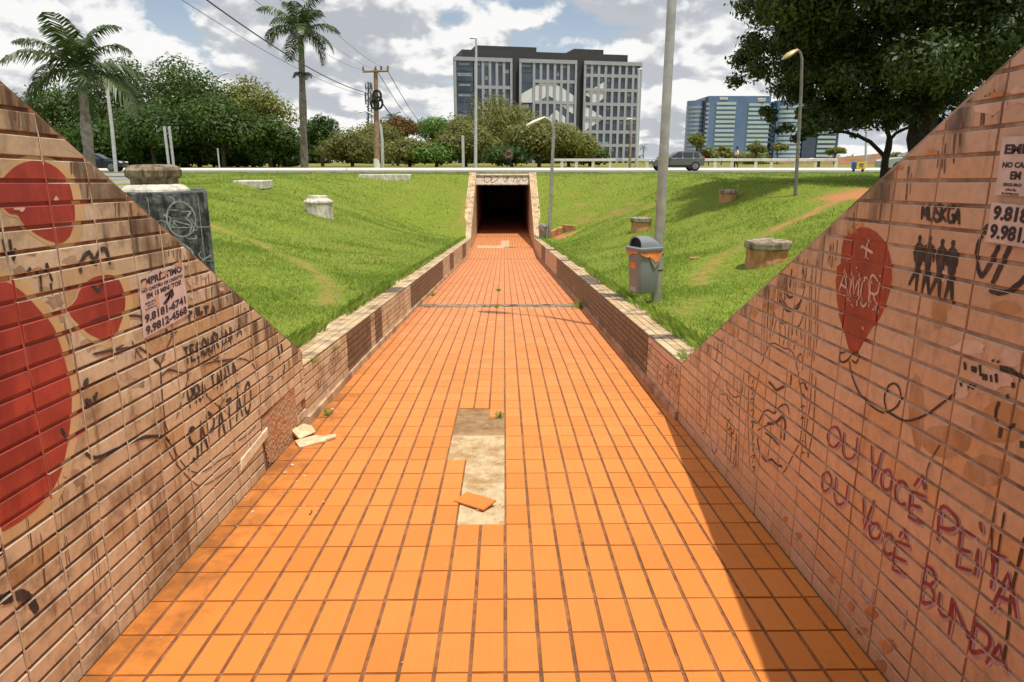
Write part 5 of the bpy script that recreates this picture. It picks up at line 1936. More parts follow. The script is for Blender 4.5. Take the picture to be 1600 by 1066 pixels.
pole_lamp('small curved lamp beyond the white rail before the blue tower', 1257, 262, 95, [(1257, 254), (1260, 250), (1264, 248)], .10, .07, 0.0, .8, .25, M['pole_grey'], 0.0)
g5 = ground_hit(1243, 306)
pts = [g5 + Vector((0, 0, -.2))] + [at_y(x, y, g5.y) for x, y in [(1247, 230), (1252, 140), (1253, 92), (1251, 84), (1247, 78)]]
street_lamp('dark brown lamp post with a yellowed head under the big tree', g5, pts, .045, .026, math.pi, .40, .12, M['galv_dark'], M['lamp_lens'], -0.55)
# low double lamp behind the standing person
gd = at_y(803, 262, 80)
gd.z = float(height(gd.x, 80))
root = thing('street_lamp', 'low lamp post with two arms behind the standing person', 'street lamp', gd, group=GP)
mb = MB()
mb.tube([gd, at_y(802, 250, 80)], .07, 8)
for s, e in ((-1, (777, 244)), (1, (813, 240))):
    mb.tube([at_y(802, 251, 80), at_y(802 + s * 5, 246, 80), at_y(e[0], e[1], 80)], [.07, .06, .05], 8)
mb.build('pole', M['pole_grey'], root)
mb = MB()
lamp_head(mb, at_y(777, 244, 80), math.pi, .6, .2)
mb.build('lamp_head', M['lamp_white'], root)
mb = MB()
lamp_head(mb, at_y(812, 240, 80), 0, .6, .2)
mb.build('lamp_head', M['lamp_white'], root)


def post(label, bx, by, Y, tx, ty, w_, mat, name='post', cat='post', group=None):
    b = at_y(bx, by, Y)
    b.z = float(height(b.x, Y)) - 0.05
    t = at_y(tx, ty, Y)
    mb = MB()
    mb.box((b.x, Y, (b.z + t.z) / 2), (w_, w_ * .8, t.z - b.z), ch=0.01)
    root = thing(name, label, cat, b, group=group)
    mb.build('shaft', mat, root)
    mb = MB()
    mb.box((b.x, Y, b.z + 0.1), (w_ * 1.5, w_ * 1.3, 0.14), ch=0.02)
    mb.build('footing', M['concrete'], root)
    return root


post('grey post on the right of the pair before the big trees', 272, 264, 44.5, 269.5, 198, .13, M['pole_grey'], group='twin grey posts')
post('grey post on the left of the pair before the big trees', 264.5, 264, 44.2, 262, 198, .13, M['pole_grey'], group='twin grey posts')
post('short grey post beside the tall straight lamp left of the portal', 724, 261, 60, 724, 212, .22, M['pole_grey'])
post('thin short stake in the shade of the big trees', 343, 262, 58, 343, 232, .10, M['pole_grey'])
rb_ = post('dark narrow bin post at the right end of the white rail', 1276, 268, 58, 1276, 252, .35, simple('dark_grey_metal', (0.08, 0.08, 0.085), 0.6))

# utility pole with crossarm and wires
YU = 62
ub = at_y(589, 264, YU)
ub.z = float(height(ub.x, YU)) - 0.1
ut = at_y(587, 109, YU)
up_ = thing('utility_pole', 'brown utility pole with a crossarm and coiled cables above the road', 'utility pole', ub)
mb = MB()
mb.tube([ub, ut], [.26, .17], 12)
mb.build('pole', M['wood_pole'], up_, smooth=True)
mb = MB()
mb.tube([ub, ub + Vector((0, 0, .9))], [.28, .27], 12)
mb.build('painted_foot', M['white_paint'], up_)
mb = MB()
ca, cb = at_y(567, 112, YU - .2), at_y(607, 111, YU - .2)
mb.tube([ca, cb], .10, 6)
mb.build('crossarm', M['wood_pole'], up_)
for q in (0.02, 0.5, 0.72, 0.98):
    mb = MB()
    mb.lathe(ca.lerp(cb, q) + Vector((0, 0, .08)), [(.05, 0), (.11, .08), (.07, .16), (.10, .24), (.04, .34)], 8)
    mb.build('insulator', M['cap_old'], up_)
mb = MB()
for k, (x, y, r) in enumerate([(589, 150, .34), (591, 161, .36), (586, 163, .30)]):
    c = at_y(x, y, YU - .25)
    mb.tube([c + Vector((r * math.cos(t), -.05 * k, r * 1.3 * math.sin(t))) for t in [i / 14 * 2 * math.pi for i in range(15)]], .10, 6)
mb.build('cable_coil', M['black'], up_)


def wire(label, a, b, sag, r, n=22):
    mb = MB()
    mid = [a.lerp(b, k / n) - Vector((0, 0, sag * 4 * (k / n) * (1 - k / n))) for k in range(n + 1)]
    mb.tube(mid, r, 5)
    tag(mb.build('overhead_wire', M['wire']), label, 'wire', 'overhead wires')


M['wire'] = simple('wire', (0.05, 0.05, 0.05), 0.6)
Vt = lambda x, y, Y: at_y(x, y, Y)
for lab, s, e, Y2, r in (
        ('lowest overhead wire running from the utility pole to the upper left', (587, 152), (275, -6), 26, .011),
        ('thick dark bundled cable running from the utility pole to the upper left', (587, 148), (312, -8), 26, .028),
        ('upper left wire tied to the left end of the crossarm', (568, 110), (330, -60), 26, .010),
        ('wire tied to the middle of the crossarm', (587, 109), (355, -80), 26, .010),
        ('wire tied to the right end of the crossarm', (606, 109), (390, -90), 26, .010)):
    wire(lab, Vt(s[0], s[1], YU - .25), Vt(e[0], e[1], Y2), .6, r)
for lab, s, e, Y2, r in (
        ('thin wire going right and down from the crossarm end to the trees', (606, 111), (668, 205), 120, .03),
        ('second thin wire going right and down from the crossarm middle', (590, 112), (655, 203), 120, .03),
        ('thick cable going right and down from the coils to the trees', (592, 152), (625, 188), 110, .06)):
    wire(lab, Vt(s[0], s[1], YU), Vt(e[0], e[1], Y2), .5, r)
# telecom mast far behind
YM = 230
mm = thing('telecom_mast', 'dark lattice telecom mast far behind the utility pole', 'mast', Vt(577, 255, YM))
mb = MB()
for k in range(3):
    a = 2 * math.pi * k / 3
    o_ = Vector((0.7 * math.cos(a), 0.7 * math.sin(a), 0))
    mb.tube([Vt(578, 252, YM) + o_ * 1.6, Vt(576.5, 128, YM) + o_ * .7], .16, 5)
z0, z1 = Vt(577, 252, YM), Vt(576.5, 128, YM)
for k in range(26):
    c = z0.lerp(z1, k / 26)
    c2 = z0.lerp(z1, (k + 1) / 26)
    s = 1 if k % 2 else -1
    mb.tube([c + Vector((s * .9, 0, 0)), c2 + Vector((-s * .9, 0, 0))], .09, 4)
mb.build('lattice', simple('mast_steel', (0.10, 0.10, 0.11), 0.7), mm)
mb = MB()
for (y, s) in ((135, .7), (152, 1.0), (158, .8), (140, .5)):
    for k in range(3):
        a = 2 * math.pi * k / 3 + y
        c = Vt(576.8, y, YM) + Vector((1.1 * math.cos(a), 1.1 * math.sin(a), 0))
        mb.box(c, (.5 * s, .3, 2.6 * s))
mb.build('antenna', simple('antenna_grey', (0.13, 0.13, 0.14), 0.6), mm)

# ------------------------------------------------------------------ white rail beyond the road


def rail(label, x0, x1, Y0, Y1, posts):
    a, b = at_y(x0, 262, Y0), at_y(x1, 262, Y1)
    za = float(height(a.x, Y0))
    a.z = b.z = za
    root = thing('guard_rail', label, 'railing', a, group='white concrete rails beyond the road')
    ang = math.atan2(b.y - a.y, b.x - a.x)
    L = (b - a).length
    mb = MB()
    mb.box((a + b) / 2 + Vector((0, 0, .70)), (L, .22, .22), rz=ang, ch=.02)
    mb.build('beam', M['white_paint'], root)
    for t in posts:
        mb = MB()
        mb.box(a.lerp(b, t) + Vector((0, 0, .28)), (.24, .17, .62), rz=ang)
        mb.build('rail_post', M['white_paint'], root)
    return root


rail('white low rail left part, from the shrubs to the grey car', 862, 1018, 66, 62, [0.01, .11, .26, .43, .60, .78, .96])
rail('white low rail right part, from behind the grey car to the dark bin post', 1040, 1307, 61, 57.5, [.03, .16, .30, .40, .54, .63, .77, .88, .995])

# yellow and blue kiosk sign
kb = at_y(1340, 272, 44)
kb.z = ROADZ
kiosk = thing('sign_box', 'small blue framed sign box with a yellow face by the forked tree', 'sign', kb)
kz = at_y(1340, 253, 44).z
mb = MB()
mb.box((kb.x, 44, (kb.z + .18 + kz) / 2), (.72, .4, kz - kb.z - .18), ch=.03)
mb.build('frame', simple('blue_frame', (0.03, 0.12, 0.34), 0.4), kiosk)
mb = MB()
mb.box((kb.x + .05, 43.79, (kb.z + .2 + kz) / 2), (.56, .03, (kz - kb.z) * .66))
mb.build('face', simple('yellow_face', (0.80, 0.55, 0.03), 0.5), kiosk)
mb = MB()
for z in (.25, .42, .50):
    mb.box((kb.x + .05, 43.77, kb.z + .2 + (kz - kb.z) * z), (.26, .02, .035))
mb.build('print', simple('sign_print', (0.10, 0.09, 0.10), 0.6), kiosk)
for s in (-1, 1):
    mb = MB()
    mb.box((kb.x + s * .28, 44, kb.z + .09), (.06, .2, .2))
    mb.build('leg', M['black'], kiosk)


# ------------------------------------------------------------------ cars
def make_car(label, loc, rz, L, paint, scale=1.0, suv=True):
    root = thing('parked_car' if not suv else 'car', label, 'car', loc, rz)
    W = 1.78 * scale
    H = 1.62 * scale
    # body outline seen from the side, x forward
    lo = [(-.485, .26), (-.50, .40), (-.495, .56), (-.47, .645), (.12, .64), (.30, .61), (.44, .56), (.492, .47), (.50, .34), (.485, .24)]
    body = MB()

    def section(y, kx, kz):
        return [Vector((x * L * kx, y, (z if z < .3 else .3 + (z - .3) * kz) * H)) for x, z in lo]
    secs = [section(-W / 2, .985, .93), section(-W / 2 * .94, .998, .985), section(-W / 4, 1, 1.01), section(W / 4, 1, 1.01), section(W / 2 * .94, .998, .985), section(W / 2, .985, .93)]
    n = len(lo)
    vs = [v for s in secs for v in s]
    fs = [(i * n + k, i * n + (k + 1) % n, (i + 1) * n + (k + 1) % n, (i + 1) * n + k) for i in range(5) for k in range(n)] + [tuple(range(n - 1, -1, -1)), tuple(5 * n + k for k in range(n))]
    body.add(vs, fs)
    # cabin
    gb = [(-.485, .62), (-.415, .87), (-.335, .965), (-.14, 1.0), (.0, .965), (.205, .63)]
    rows = []
    for x, z in gb:
        ky = .90 - .20 * (z - .62) / .38
        rows += [Vector((x * L, -W / 2 * ky, z * H)), Vector((x * L, W / 2 * ky, z * H))]
    fs = [(2 * k, 2 * k + 1, 2 * k + 3, 2 * k + 2) for k in range(5)] + [tuple(2 * k for k in range(6)), tuple(2 * k + 1 for k in range(5, -1, -1))]
    body.add(rows, fs)
    body.build('body', paint, root, local=True, smooth=True)
    glass = M['car_glass']
    for s in (-1, 1):
        for x0, x1, b0, b1 in ((-.41, -.29, -.365, -.29), (-.27, -.085, -.27, -.085), (-.065, .155, -.065, .01)):
            mb = MB()
            ky = lambda z: (.90 - .20 * (z - .62) / .38) * W / 2 + .012
            mb.add([(x0 * L, s * ky(.66), .66 * H), (x1 * L, s * ky(.66), .66 * H), (b1 * L, s * ky(.92), .92 * H), (b0 * L, s * ky(.92), .92 * H)], [(0, 1, 2, 3)])
            mb.build('window', glass, root, local=True)
        mb = MB()
        mb.box((.17 * L, s * W * .53, .66 * H), (.16, .2, .13), ch=.02)
        mb.build('mirror', paint, root, local=True)
        mb = MB()
        mb.box((-.478 * L, s * W * .40, .60 * H), (.14, .22, .24), ch=.02)
        mb.build('tail_light', M['tail'], root, local=True)
        mb = MB()
        mb.box((.462 * L, s * W * .38, .48 * H), (.22, .30, .12), ch=.03)
        mb.build('headlight', M['lamp_white'], root, local=True)
        mb = MB()
        mb.box((0, s * W * .497, .24 * H), (L * .55, .04, .16))
        mb.build('sill', M['black'], root, local=True)
        for x in (-.32, .315):
            Mx = Matrix.Rotation(R(90), 4, 'X')
            r = .385 * scale
            mb = MB()
            mb.lathe((x * L, s * (W / 2 - .09), r), [(r * .6, -.10), (r * .95, -.10), (r, -.06), (r, .06), (r * .95, .11), (r * .66, .11)], 22, M=Mx)
            wh = mb.build('wheel', M['black'], root, local=True)
            mb = MB()
            mb.lathe((x * L, s * (W / 2 - .09), r), [(r * .62, -.112), (r * .64, .118), (r * .50, .125), (r * .45, .09)], 20, M=Mx)
            for k in range(5):
                a = 2 * math.pi * k / 5
                mb.box((x * L + .34 * r * math.cos(a), s * (W / 2 + .018), r + .34 * r * math.sin(a)), (.5 * r, .05, .16 * r), M=Matrix.Rotation(-a, 4, 'Y'))
            rim = mb.build('rim', M['rim'], wh, local=True)
    for nm, z0, z1, xa, xb in (('rear_window', .66, .88, -.474, -.410), ('windscreen', .66, .945, .20, .03)):
        mb = MB()
        e = -.02 if xa < 0 else .02
        mb.add([(xa * L + e, -W * .39, z0 * H), (xa * L + e, W * .39, z0 * H), (xb * L + e, W * .34, z1 * H), (xb * L + e, -W * .34, z1 * H)], [(0, 1, 2, 3)])
        mb.build(nm, glass, root, local=True)
    return root


M['car_glass'] = simple('car_glass', (0.02, 0.025, 0.03), 0.08, spec=0.8, var=0.05)
M['tail'] = simple('tail_light', (0.45, 0.03, 0.02), 0.3)
M['rim'] = simple('alloy_rim', (0.35, 0.35, 0.35), 0.35, 0.7)
grey_paint = simple('grey_car_paint', (0.20, 0.20, 0.205), 0.22, 0.6, var=0.04)
dark_paint = simple('dark_car_paint', (0.03, 0.035, 0.045), 0.25, 0.4, var=0.04)
silver_paint = simple('silver_car_paint', (0.42, 0.44, 0.46), 0.28, 0.5, var=0.04)
cc = at_y(1056, 267, 50.3)
make_car('dark grey compact suv driving left on the road behind the nearest lamp post', (cc.x, 50.3, ROADZ), R(180), 3.62, grey_paint, .84)
cc = at_y(152, 262, 47.5)
make_car('dark blue suv half hidden behind the left wing wall and white lamp', (cc.x, 47.5, ROADZ), R(8), 3.5, dark_paint, .74)
cc = at_y(1432, 268, 39.5)
make_car('silver blue car mostly hidden behind the right wall under the tree', (cc.x, 39.5, float(height(cc.x, 39.5))), R(172), 4.0, silver_paint, .9, False)


# ------------------------------------------------------------------ people
def skin_mesh(name, verts, edges, radii, mat, parent, label=None, sub=1):
    me = bpy.data.meshes.new(name)
    me.from_pydata(verts, edges, [])
    ob = bpy.data.objects.new(name, me)
    COL.objects.link(ob)
    md = ob.modifiers.new('s', 'SKIN')
    for i, r in enumerate(radii):
        rr = r if hasattr(r, '__len__') else (r, r)
        me.skin_vertices[0].data[i].radius = rr
    me.skin_vertices[0].data[0].use_root = True
    md.use_smooth_shade = True
    s = ob.modifiers.new('ss', 'SUBSURF')
    s.levels = sub
    dg = bpy.context.evaluated_depsgraph_get()
    me2 = bpy.data.meshes.new_from_object(ob.evaluated_get(dg))
    bpy.data.objects.remove(ob)
    me2.name = name
    me2.materials.clear()
    me2.materials.append(mat)
    o = bpy.data.objects.new(name, me2)
    COL.objects.link(o)
    o.parent = parent
    if label:
        o['label'] = label
    return o


M['skin'] = simple('brown_skin', (0.24, 0.11, 0.065), 0.55)
M['hair'] = simple('black_hair', (0.012, 0.010, 0.010), 0.7)


def person(label, loc, rz, top, legs, walk=0.0, arm=(0.10, 0.10), sleeve=False):
    root = thing('person', label, 'person', loc, rz)
    st = walk
    # pelvis, spine, neck, head, arms, legs; facing -y
    V = [(0, 0, .95), (0, 0, 1.12), (0, .01, 1.30), (0, .01, 1.44), (0, 0, 1.52), (0, -.02, 1.62), (0, -.01, 1.72),
         (.17, .01, 1.41), (.22 + arm[0] * .5, .01, 1.14), (.20 + arm[0], -.06, .90), (.20 + arm[0], -.08, .82),
         (-.17, .01, 1.41), (-.22 - arm[1] * .5, .01, 1.14), (-.20 - arm[1], -.06, .90), (-.20 - arm[1], -.08, .82),
         (.10, -.02 - st * .1, .84), (.11, -.03 - st, .48), (.12, .02 - st * 1.1, .09), (.13, -.12 - st * 1.1, .04),
         (-.10, -.02 + st * .1, .84), (-.11, -.03 + st, .48), (-.12, .02 + st * 1.5, .09), (-.13, -.12 + st * 1.4, .04)]
    E = [(0, 1), (1, 2), (2, 3), (3, 4), (4, 5), (5, 6), (3, 7), (7, 8), (8, 9), (9, 10), (3, 11), (11, 12), (12, 13), (13, 14), (0, 15), (15, 16), (16, 17), (17, 18), (0, 19), (19, 20), (20, 21), (21, 22)]
    Rr = [(.15, .11), (.13, .095), (.155, .11), (.11, .085), .055, (.085, .10), (.07, .085), .06, .045, .034, .04, .06, .045, .034, .04, .085, .06, .042, .045, .085, .06, .042, .045]
    skin_mesh('body', V, E, Rr, M['skin'], root, sub=2)
    k = [1, 2, 3, 7, 11]
    vt = [(0, 0, .98), V[1], V[2], V[3], V[7], V[11]]
    ee = [(0, 1), (1, 2), (2, 3), (3, 4), (3, 5)]
    rt = [(.165, .125), (.15, .115), (.172, .128), (.12, .098), .07, .07]
    if sleeve:
        vt += [V[8], V[12]]
        ee += [(4, 6), (5, 7)]
        rt += [.06, .06]
    skin_mesh('top', vt, ee, rt, top, root)
    skin_mesh('trousers', [(0, 0, .97), V[15], V[16], (V[17][0], V[17][1], .14), V[19], V[20], (V[21][0], V[21][1], .14)], [(0, 1), (1, 2), (2, 3), (0, 4), (4, 5), (5, 6)], [(.165, .125), .105, .078, .062, .105, .078, .062], legs, root)
    mb = MB()
    mb.lathe((0, .012, 1.70), [(.095, -.06), (.10, 0), (.088, .06), (.05, .095), (.01, .105)], 14)
    mb.build('hair', M['hair'], root, local=True, smooth=True)
    mb = MB()
    for s in (-1, 1):
        mb.box((s * .033, -.112, 1.655), (.022, .012, .014))
    mb.build('eyes', M['black'], root, local=True)
    mb = MB()
    mb.add([(-.014, -.108, 1.615), (.014, -.108, 1.615), (0, -.135, 1.612), (0, -.106, 1.665)], [(0, 1, 2), (0, 2, 3), (1, 3, 2)])
    mb.build('nose', M['skin'], root, local=True)
    # hands with fingers
    for s, w0 in ((1, V[10]), (-1, V[14])):
        hv, he, hr = [w0, (w0[0], w0[1] - .01, w0[2] - .05)], [(0, 1)], [.032, .034]
        for f in range(4):
            b = len(hv)
            y = w0[1] - .035 + f * .02
            L_ = (.055, .065, .06, .045)[f]
            hv += [(w0[0], y, w0[2] - .075), (w0[0] - s * .012, y, w0[2] - .075 - L_)]
            he += [(1, b), (b, b + 1)]
            hr += [.010, .008]
        b = len(hv)
        hv += [(w0[0] - s * .005, w0[1] - .045, w0[2] - .045), (w0[0] - s * .01, w0[1] - .062, w0[2] - .085)]
        he += [(0, b), (b, b + 1)]
        hr += [.011, .009]
        skin_mesh('hand', hv, he, hr, M['skin'], root)
    return root


p1 = at_y(795, 264, 62)
p1.z = float(height(p1.x, 62))
pr1 = person('person in dark sleeveless top and dark trousers standing above the portal', p1, R(8), simple('dark_vest', (0.035, 0.035, 0.05), 0.8), simple('dark_trousers', (0.02, 0.02, 0.025), 0.85), 0.02, (.06, .06))
p1b = at_y(786, 262, 62.6)
mb = MB()
mb.tube([at_y(779, 231, 62.4), at_y(790, 244, 61.9)], .02, 6)
tag(mb.build('wooden_pole', M['bark']), 'thin dark pole slanting over the shoulder of the standing person', 'pole')
p2 = at_y(1149, 266, 60)
p2.z = float(height(p2.x, 60))
person('person in white shirt and dark shorts walking beyond the white rail', p2, R(-80), simple('white_shirt', (0.72, 0.68, 0.64), 0.8), simple('navy_shorts', (0.03, 0.03, 0.04), 0.85), 0.16, (.12, .12), True)

# ------------------------------------------------------------------ loose tiles and small litter on the path


def lie(px, py):
    d = ray(px, py)
    y = 1.0
    while y < 60:
        k = y / d.y
        if CAMZ + d.z * k <= float(floorz(y)) + 0.012:
            return Vector((d.x * k, y, float(floorz(y)) + 0.012))
        y += 0.004
    return None


lt = lie(742, 786)
mb = MB()
Mt = Matrix.Rotation(R(-38), 4, 'Z') @ Matrix.Rotation(R(5), 4, 'X') @ Matrix.Rotation(R(-4), 4, 'Y')
mb.box(lt + Vector((0, 0, .010)), (.205, .108, .012), M=Mt, ch=0.002)
for k in range(1):
    mb.A['tint'] = [0.4] * len(mb.V)
    mb.A['stain'] = [0.0] * len(mb.V)
tag(mb.build('loose_tile', M['floor']), 'loose orange floor tile lying across the bare patch in the path', 'tile')
M['broken'] = simple('broken_cream_tile', (0.70, 0.52, 0.32), 0.6, var=0.2, scale=18, dirt=(0.55, 0.28, 0.12), dscale=9, damt=0.6)
for k, (px, py, w_, d_, a, tl, lab) in enumerate([(475, 684, .16, .10, 60, 28, 'broken cream tile leaning on the wall corner, uppermost of the rubble'), (486, 692, .20, .11, 38, 6, 'broad broken cream tile flat in the rubble by the wall corner'), (505, 689, .20, .055, 42, 4, 'narrow broken cream tile, rightmost of the rubble by the wall corner')]):
    p = lie(px, py)
    mb = MB()
    poly = [(-w_ / 2, -d_ / 2), (w_ / 2 * .8, -d_ / 2), (w_ / 2, d_ * .1), (w_ / 2 * .6, d_ / 2), (-w_ / 2 * .9, d_ / 2 * .9)]
    mm_ = Matrix.Translation(p + Vector((0, 0, .012 + (0.035 if k == 0 else 0)))) @ Matrix.Rotation(R(a), 4, 'Z') @ Matrix.Rotation(R(tl), 4, 'X')
    mb.prism(poly, lambda x, y, n: mm_ @ Vector((x, y, n)), -.007, .007)
    tag(mb.build('broken_tile', M['broken']), lab, 'tile', 'broken tiles by the left wall')
# pale mortar stuck where tiles are missing on the left wall
fcP = Facing(LEFT, TL_ + .006, .003)
fcP.tile([wl(376, 718), wl(417, 668), wl(417, 683), wl(376, 736)], .9)
fcP.mb.build('pale_strip', simple('pale_mortar', (0.72, 0.62, 0.42), 0.8, var=0.2, scale=15), wall_L)
mb = MB()
spots = [(519, 641, 1), (522, 631, .5), (497, 659, .6), (483, 667, .8), (485, 673, .6), (489, 678, .8), (457, 728, .9), (445, 740, .7), (476, 745, .6), (464, 753, .5), (395, 801, .6), (383, 778, .5), (506, 785, .4)]
for x, y, s in spots + [(random.uniform(712, 784), random.uniform(700, 820), .28) for _ in range(34)] + [(random.uniform(660, 905), random.uniform(474, 481), 1.0) for _ in range(26)] + [(random.uniform(400, 540), random.uniform(650, 800), .3) for _ in range(22)] + [(random.uniform(250, 1200), random.uniform(560, 1050), .22) for _ in range(50)]:
    p = lie(x, y)
    if p is None or not (XL < p.x < XR):
        continue
    s *= .016
    mb.box(p + Vector((0, 0, s * .3)), (s * random.uniform(1, 2), s, s * .6), rz=random.uniform(0, 3))
tag(mb.build('mortar_crumbs', simple('mortar_crumb', (0.62, 0.52, 0.42), 0.9)), kind='stuff')
p = lie(487, 798)
mb = MB()
mb.tube([p, p + Vector((.006, -.02, .004)), p + Vector((.004, -.05, .003))], [.004, .003, .005], 6)
tag(mb.build('twig', M['bark']), 'tiny dark twig lying on the orange tiles at left', 'twig')


# ------------------------------------------------------------------ office buildings
def glass_mat(name, a, b, rough=0.12, scale=0.12, spec=0.7):
    m, t, pos = new_mat(name)
    n = t.noise(pos, scale, 5, 0.6)
    c = t.mix(t.smooth(n, 0.35, 0.65), a, b)
    finish(t, c, rough, 0.0, None, spec=spec)
    return m


M['g_dark'] = glass_mat('dark_office_glass', (0.022, 0.036, 0.062), (0.055, 0.080, 0.120), 0.15)
M['g_alu'] = simple('pale_grey_panels', (0.335, 0.35, 0.38), 0.6, var=0.06, scale=.5)
M['g_light'] = simple('light_graphic_panels', (0.66, 0.67, 0.69), 0.6, var=0.05, scale=.8)
M['g_core'] = simple('charcoal_panels', (0.045, 0.043, 0.042), 0.6, var=0.1, scale=.3)
M['g_blind'] = glass_mat('pale_blinds', (0.16, 0.22, 0.24), (0.26, 0.32, 0.32), .4, 1.5)  # pale blind colour varied by noise

YB = 225.0
A_ = at_y(712, 252, YB)
B_ = at_y(997, 252, YB * 1.0565)
zt = at_y(712, 88.5, YB).z
ang = math.atan2(B_.y - A_.y, B_.x - A_.x)
WB = math.hypot(B_.x - A_.x, B_.y - A_.y)
HB = zt - 0.9
bld = thing('office_building', 'grey office block with a window grid and pale geometric graphic', 'building', (A_.x, A_.y, 0.9), ang)


def fu(px):      # photo column to distance along the front
    d = ray(px, 200)
    t = (A_.x * d.y - A_.y * d.x) / (math.sin(ang) * d.x - math.cos(ang) * d.y)
    return t


def fv(px, py):
    u = fu(px)
    y = A_.y + u * math.sin(ang)
    return at_y(px, py, y).z - 0.9


cx3 = lambda x: 690 + x / 4.442
cy3 = lambda y: 50 + y / 4.442
U = lambda x: fu(cx3(x))
Vv = lambda x, y: fv(cx3(x), cy3(y))
SEC = [(92, 490), (537, 930), (978, 1372)]
mb = MB()


def plan(u0, u1, d0, d1):
    # sides of the block run back at the angles they have on the street plan
    k0, k1 = 0.30, -0.02
    return [(u0 + .2 + k0 * d0, d0), (u1 - .2 + k1 * d0, d0), (u1 - .2 + k1 * d1, d1), (u0 + .2 + k0 * d1, d1)]


mb.prism(plan(0, WB, 1.4, 20), lambda a, b, n: (a, b, n), 0, HB - .3)
mb.build('core', M['g_core'], bld, local=True)
mb = MB()
xa, xb = U(160), U(1297)
ztop = Vv(160, 112)
mb.box(((xa + xb) / 2, 11, (HB + ztop) / 2), (xb - xa, 16, ztop - HB + .1))
mb.box(((U(270) + U(690)) / 2, 11, ztop + .8), (U(690) - U(270), 9, 2.2))
mb.box(((U(950) + U(1155)) / 2, 11, ztop + .7), (U(1155) - U(950), 9, 2.4))
mb.build('roof_plant', M['g_core'], bld, local=True)
for si, (x0, x1) in enumerate(SEC):
    u0, u1 = U(x0), U(x1)
    mb = MB()
    mb.box(((u0 + u1) / 2, 1.1, HB / 2), (u1 - u0 - .2, 1.2, HB - .2))
    mb.build('block', M['g_core'], bld, local=True)
    mb = MB()
    th_ = .85
    mb.box(((u0 + u1) / 2, 0, HB - .55), (u1 - u0, .7, 1.1))
    mb.box((u0 + .35, 0, HB / 2 - .6), (.7, .7, HB - 1.2))
    mb.box((u1 - .35, 0, HB / 2 - .6), (.7, .7, HB - 1.2))
    if si == 0:
        cols = [240, 290, 338, 385, 433, 478]
        rows = [385, 530, 680, 820]
        strip = (106, 225)
    elif si == 1:
        cols = [638, 685, 732, 780, 826, 872, 918]
        rows = [345, 490, 640, 790]
        strip = (550, 632)
    else:
        cols = [1032, 1080, 1127, 1175, 1222, 1268, 1315, 1360]
        rows = [306, 405, 503, 600, 695, 788, 885]
        strip = (990, 1024)
    for c in cols[:-1] if si < 2 else cols[:-1]:
        mb.box((U(c), .02, (HB - 1.1) / 2), (.82, .4, HB - 1.15))
    for r in rows:
        a_ = cols[0] if si < 2 else strip[0]
        zz = Vv((a_ + x1) / 2, r)
        mb.box(((U(a_) + u1) / 2 - .2, .04, zz), (u1 - U(a_) - .5, .45, .95))
    mb.build('facade_grid', M['g_alu'], bld, local=True)
    # glazing: a tall strip at the left of each block, then every window
    def pane(ua, ub, za, zb_, name='window', nb=0.5):
        mb = MB()
        mb.box(((ua + ub) / 2, .34, (za + zb_) / 2), (ub - ua, .3, zb_ - za))
        wd = mb.build(name, M['g_dark'], bld, local=True)
        z = zb_ - .6
        while z > za + .6:
            if random.random() < nb:
                q = random.uniform(.45, .92)
                mb = MB()
                mb.box((ua + (ub - ua) * (.5 if random.random() < .6 else .38), .185, z - .3), ((ub - ua) * q, .02, random.uniform(.5, 1.1)))
                mb.build('blind', M['g_blind'], wd, local=True)
            z -= random.uniform(1.8, 3.9)

    ztops = [HB - 1.05] + [Vv((cols[0] + x1) / 2, r) - .4 for r in rows]
    zbots = [Vv((cols[0] + x1) / 2, r) + .4 for r in rows] + [.2]
    nvis = (2, 4, 8)[si]
    for k in range(nvis):
        for c0, c1 in zip(cols, cols[1:]):
            pane(U(c0) + .35, U(c1) - .35, zbots[k], ztops[k], 'window', .30)
    if nvis < len(ztops):
        mb = MB()
        mb.box(((U(cols[0]) + u1) / 2, .34, (ztops[nvis] + .2) / 2), (u1 - U(cols[0]) - .8, .3, ztops[nvis] - .2))
        mb.build('lower_glazing', M['g_dark'], bld, local=True)
    zs_ = HB - 1.1
    fl_ = (HB - 1.3) / 10
    for k in range(10):
        pane(U(strip[0]), U(strip[1]), zs_ - (k + 1) * fl_ + .12, zs_ - k * fl_, 'strip_window', .8 if si == 0 else .45)
mb = MB()
for poly in ([(550, 432), (735, 325), (770, 345), (912, 442), (912, 490), (820, 490), (735, 440), (690, 470), (640, 490), (550, 490)], [(735, 600), (795, 540), (858, 592), (858, 632), (735, 632)], [(826, 505), (912, 505), (912, 570), (875, 548)], [(815, 698), (870, 648), (912, 648), (912, 760)],
             [(985, 432), (1137, 335), (1137, 445), (1085, 488), (1032, 488), (1032, 460)], [(985, 505), (1108, 585), (1108, 612), (985, 692)], [(978, 772), (1090, 848), (1090, 900), (978, 900)]):
    pl = [(U(x), Vv(x, y)) for x, y in poly]
    mb.prism(pl, lambda a, b, n: (a, .145 - n, b), 0, .06)
mb.build('facade_graphic', M['g_light'], bld, local=True)

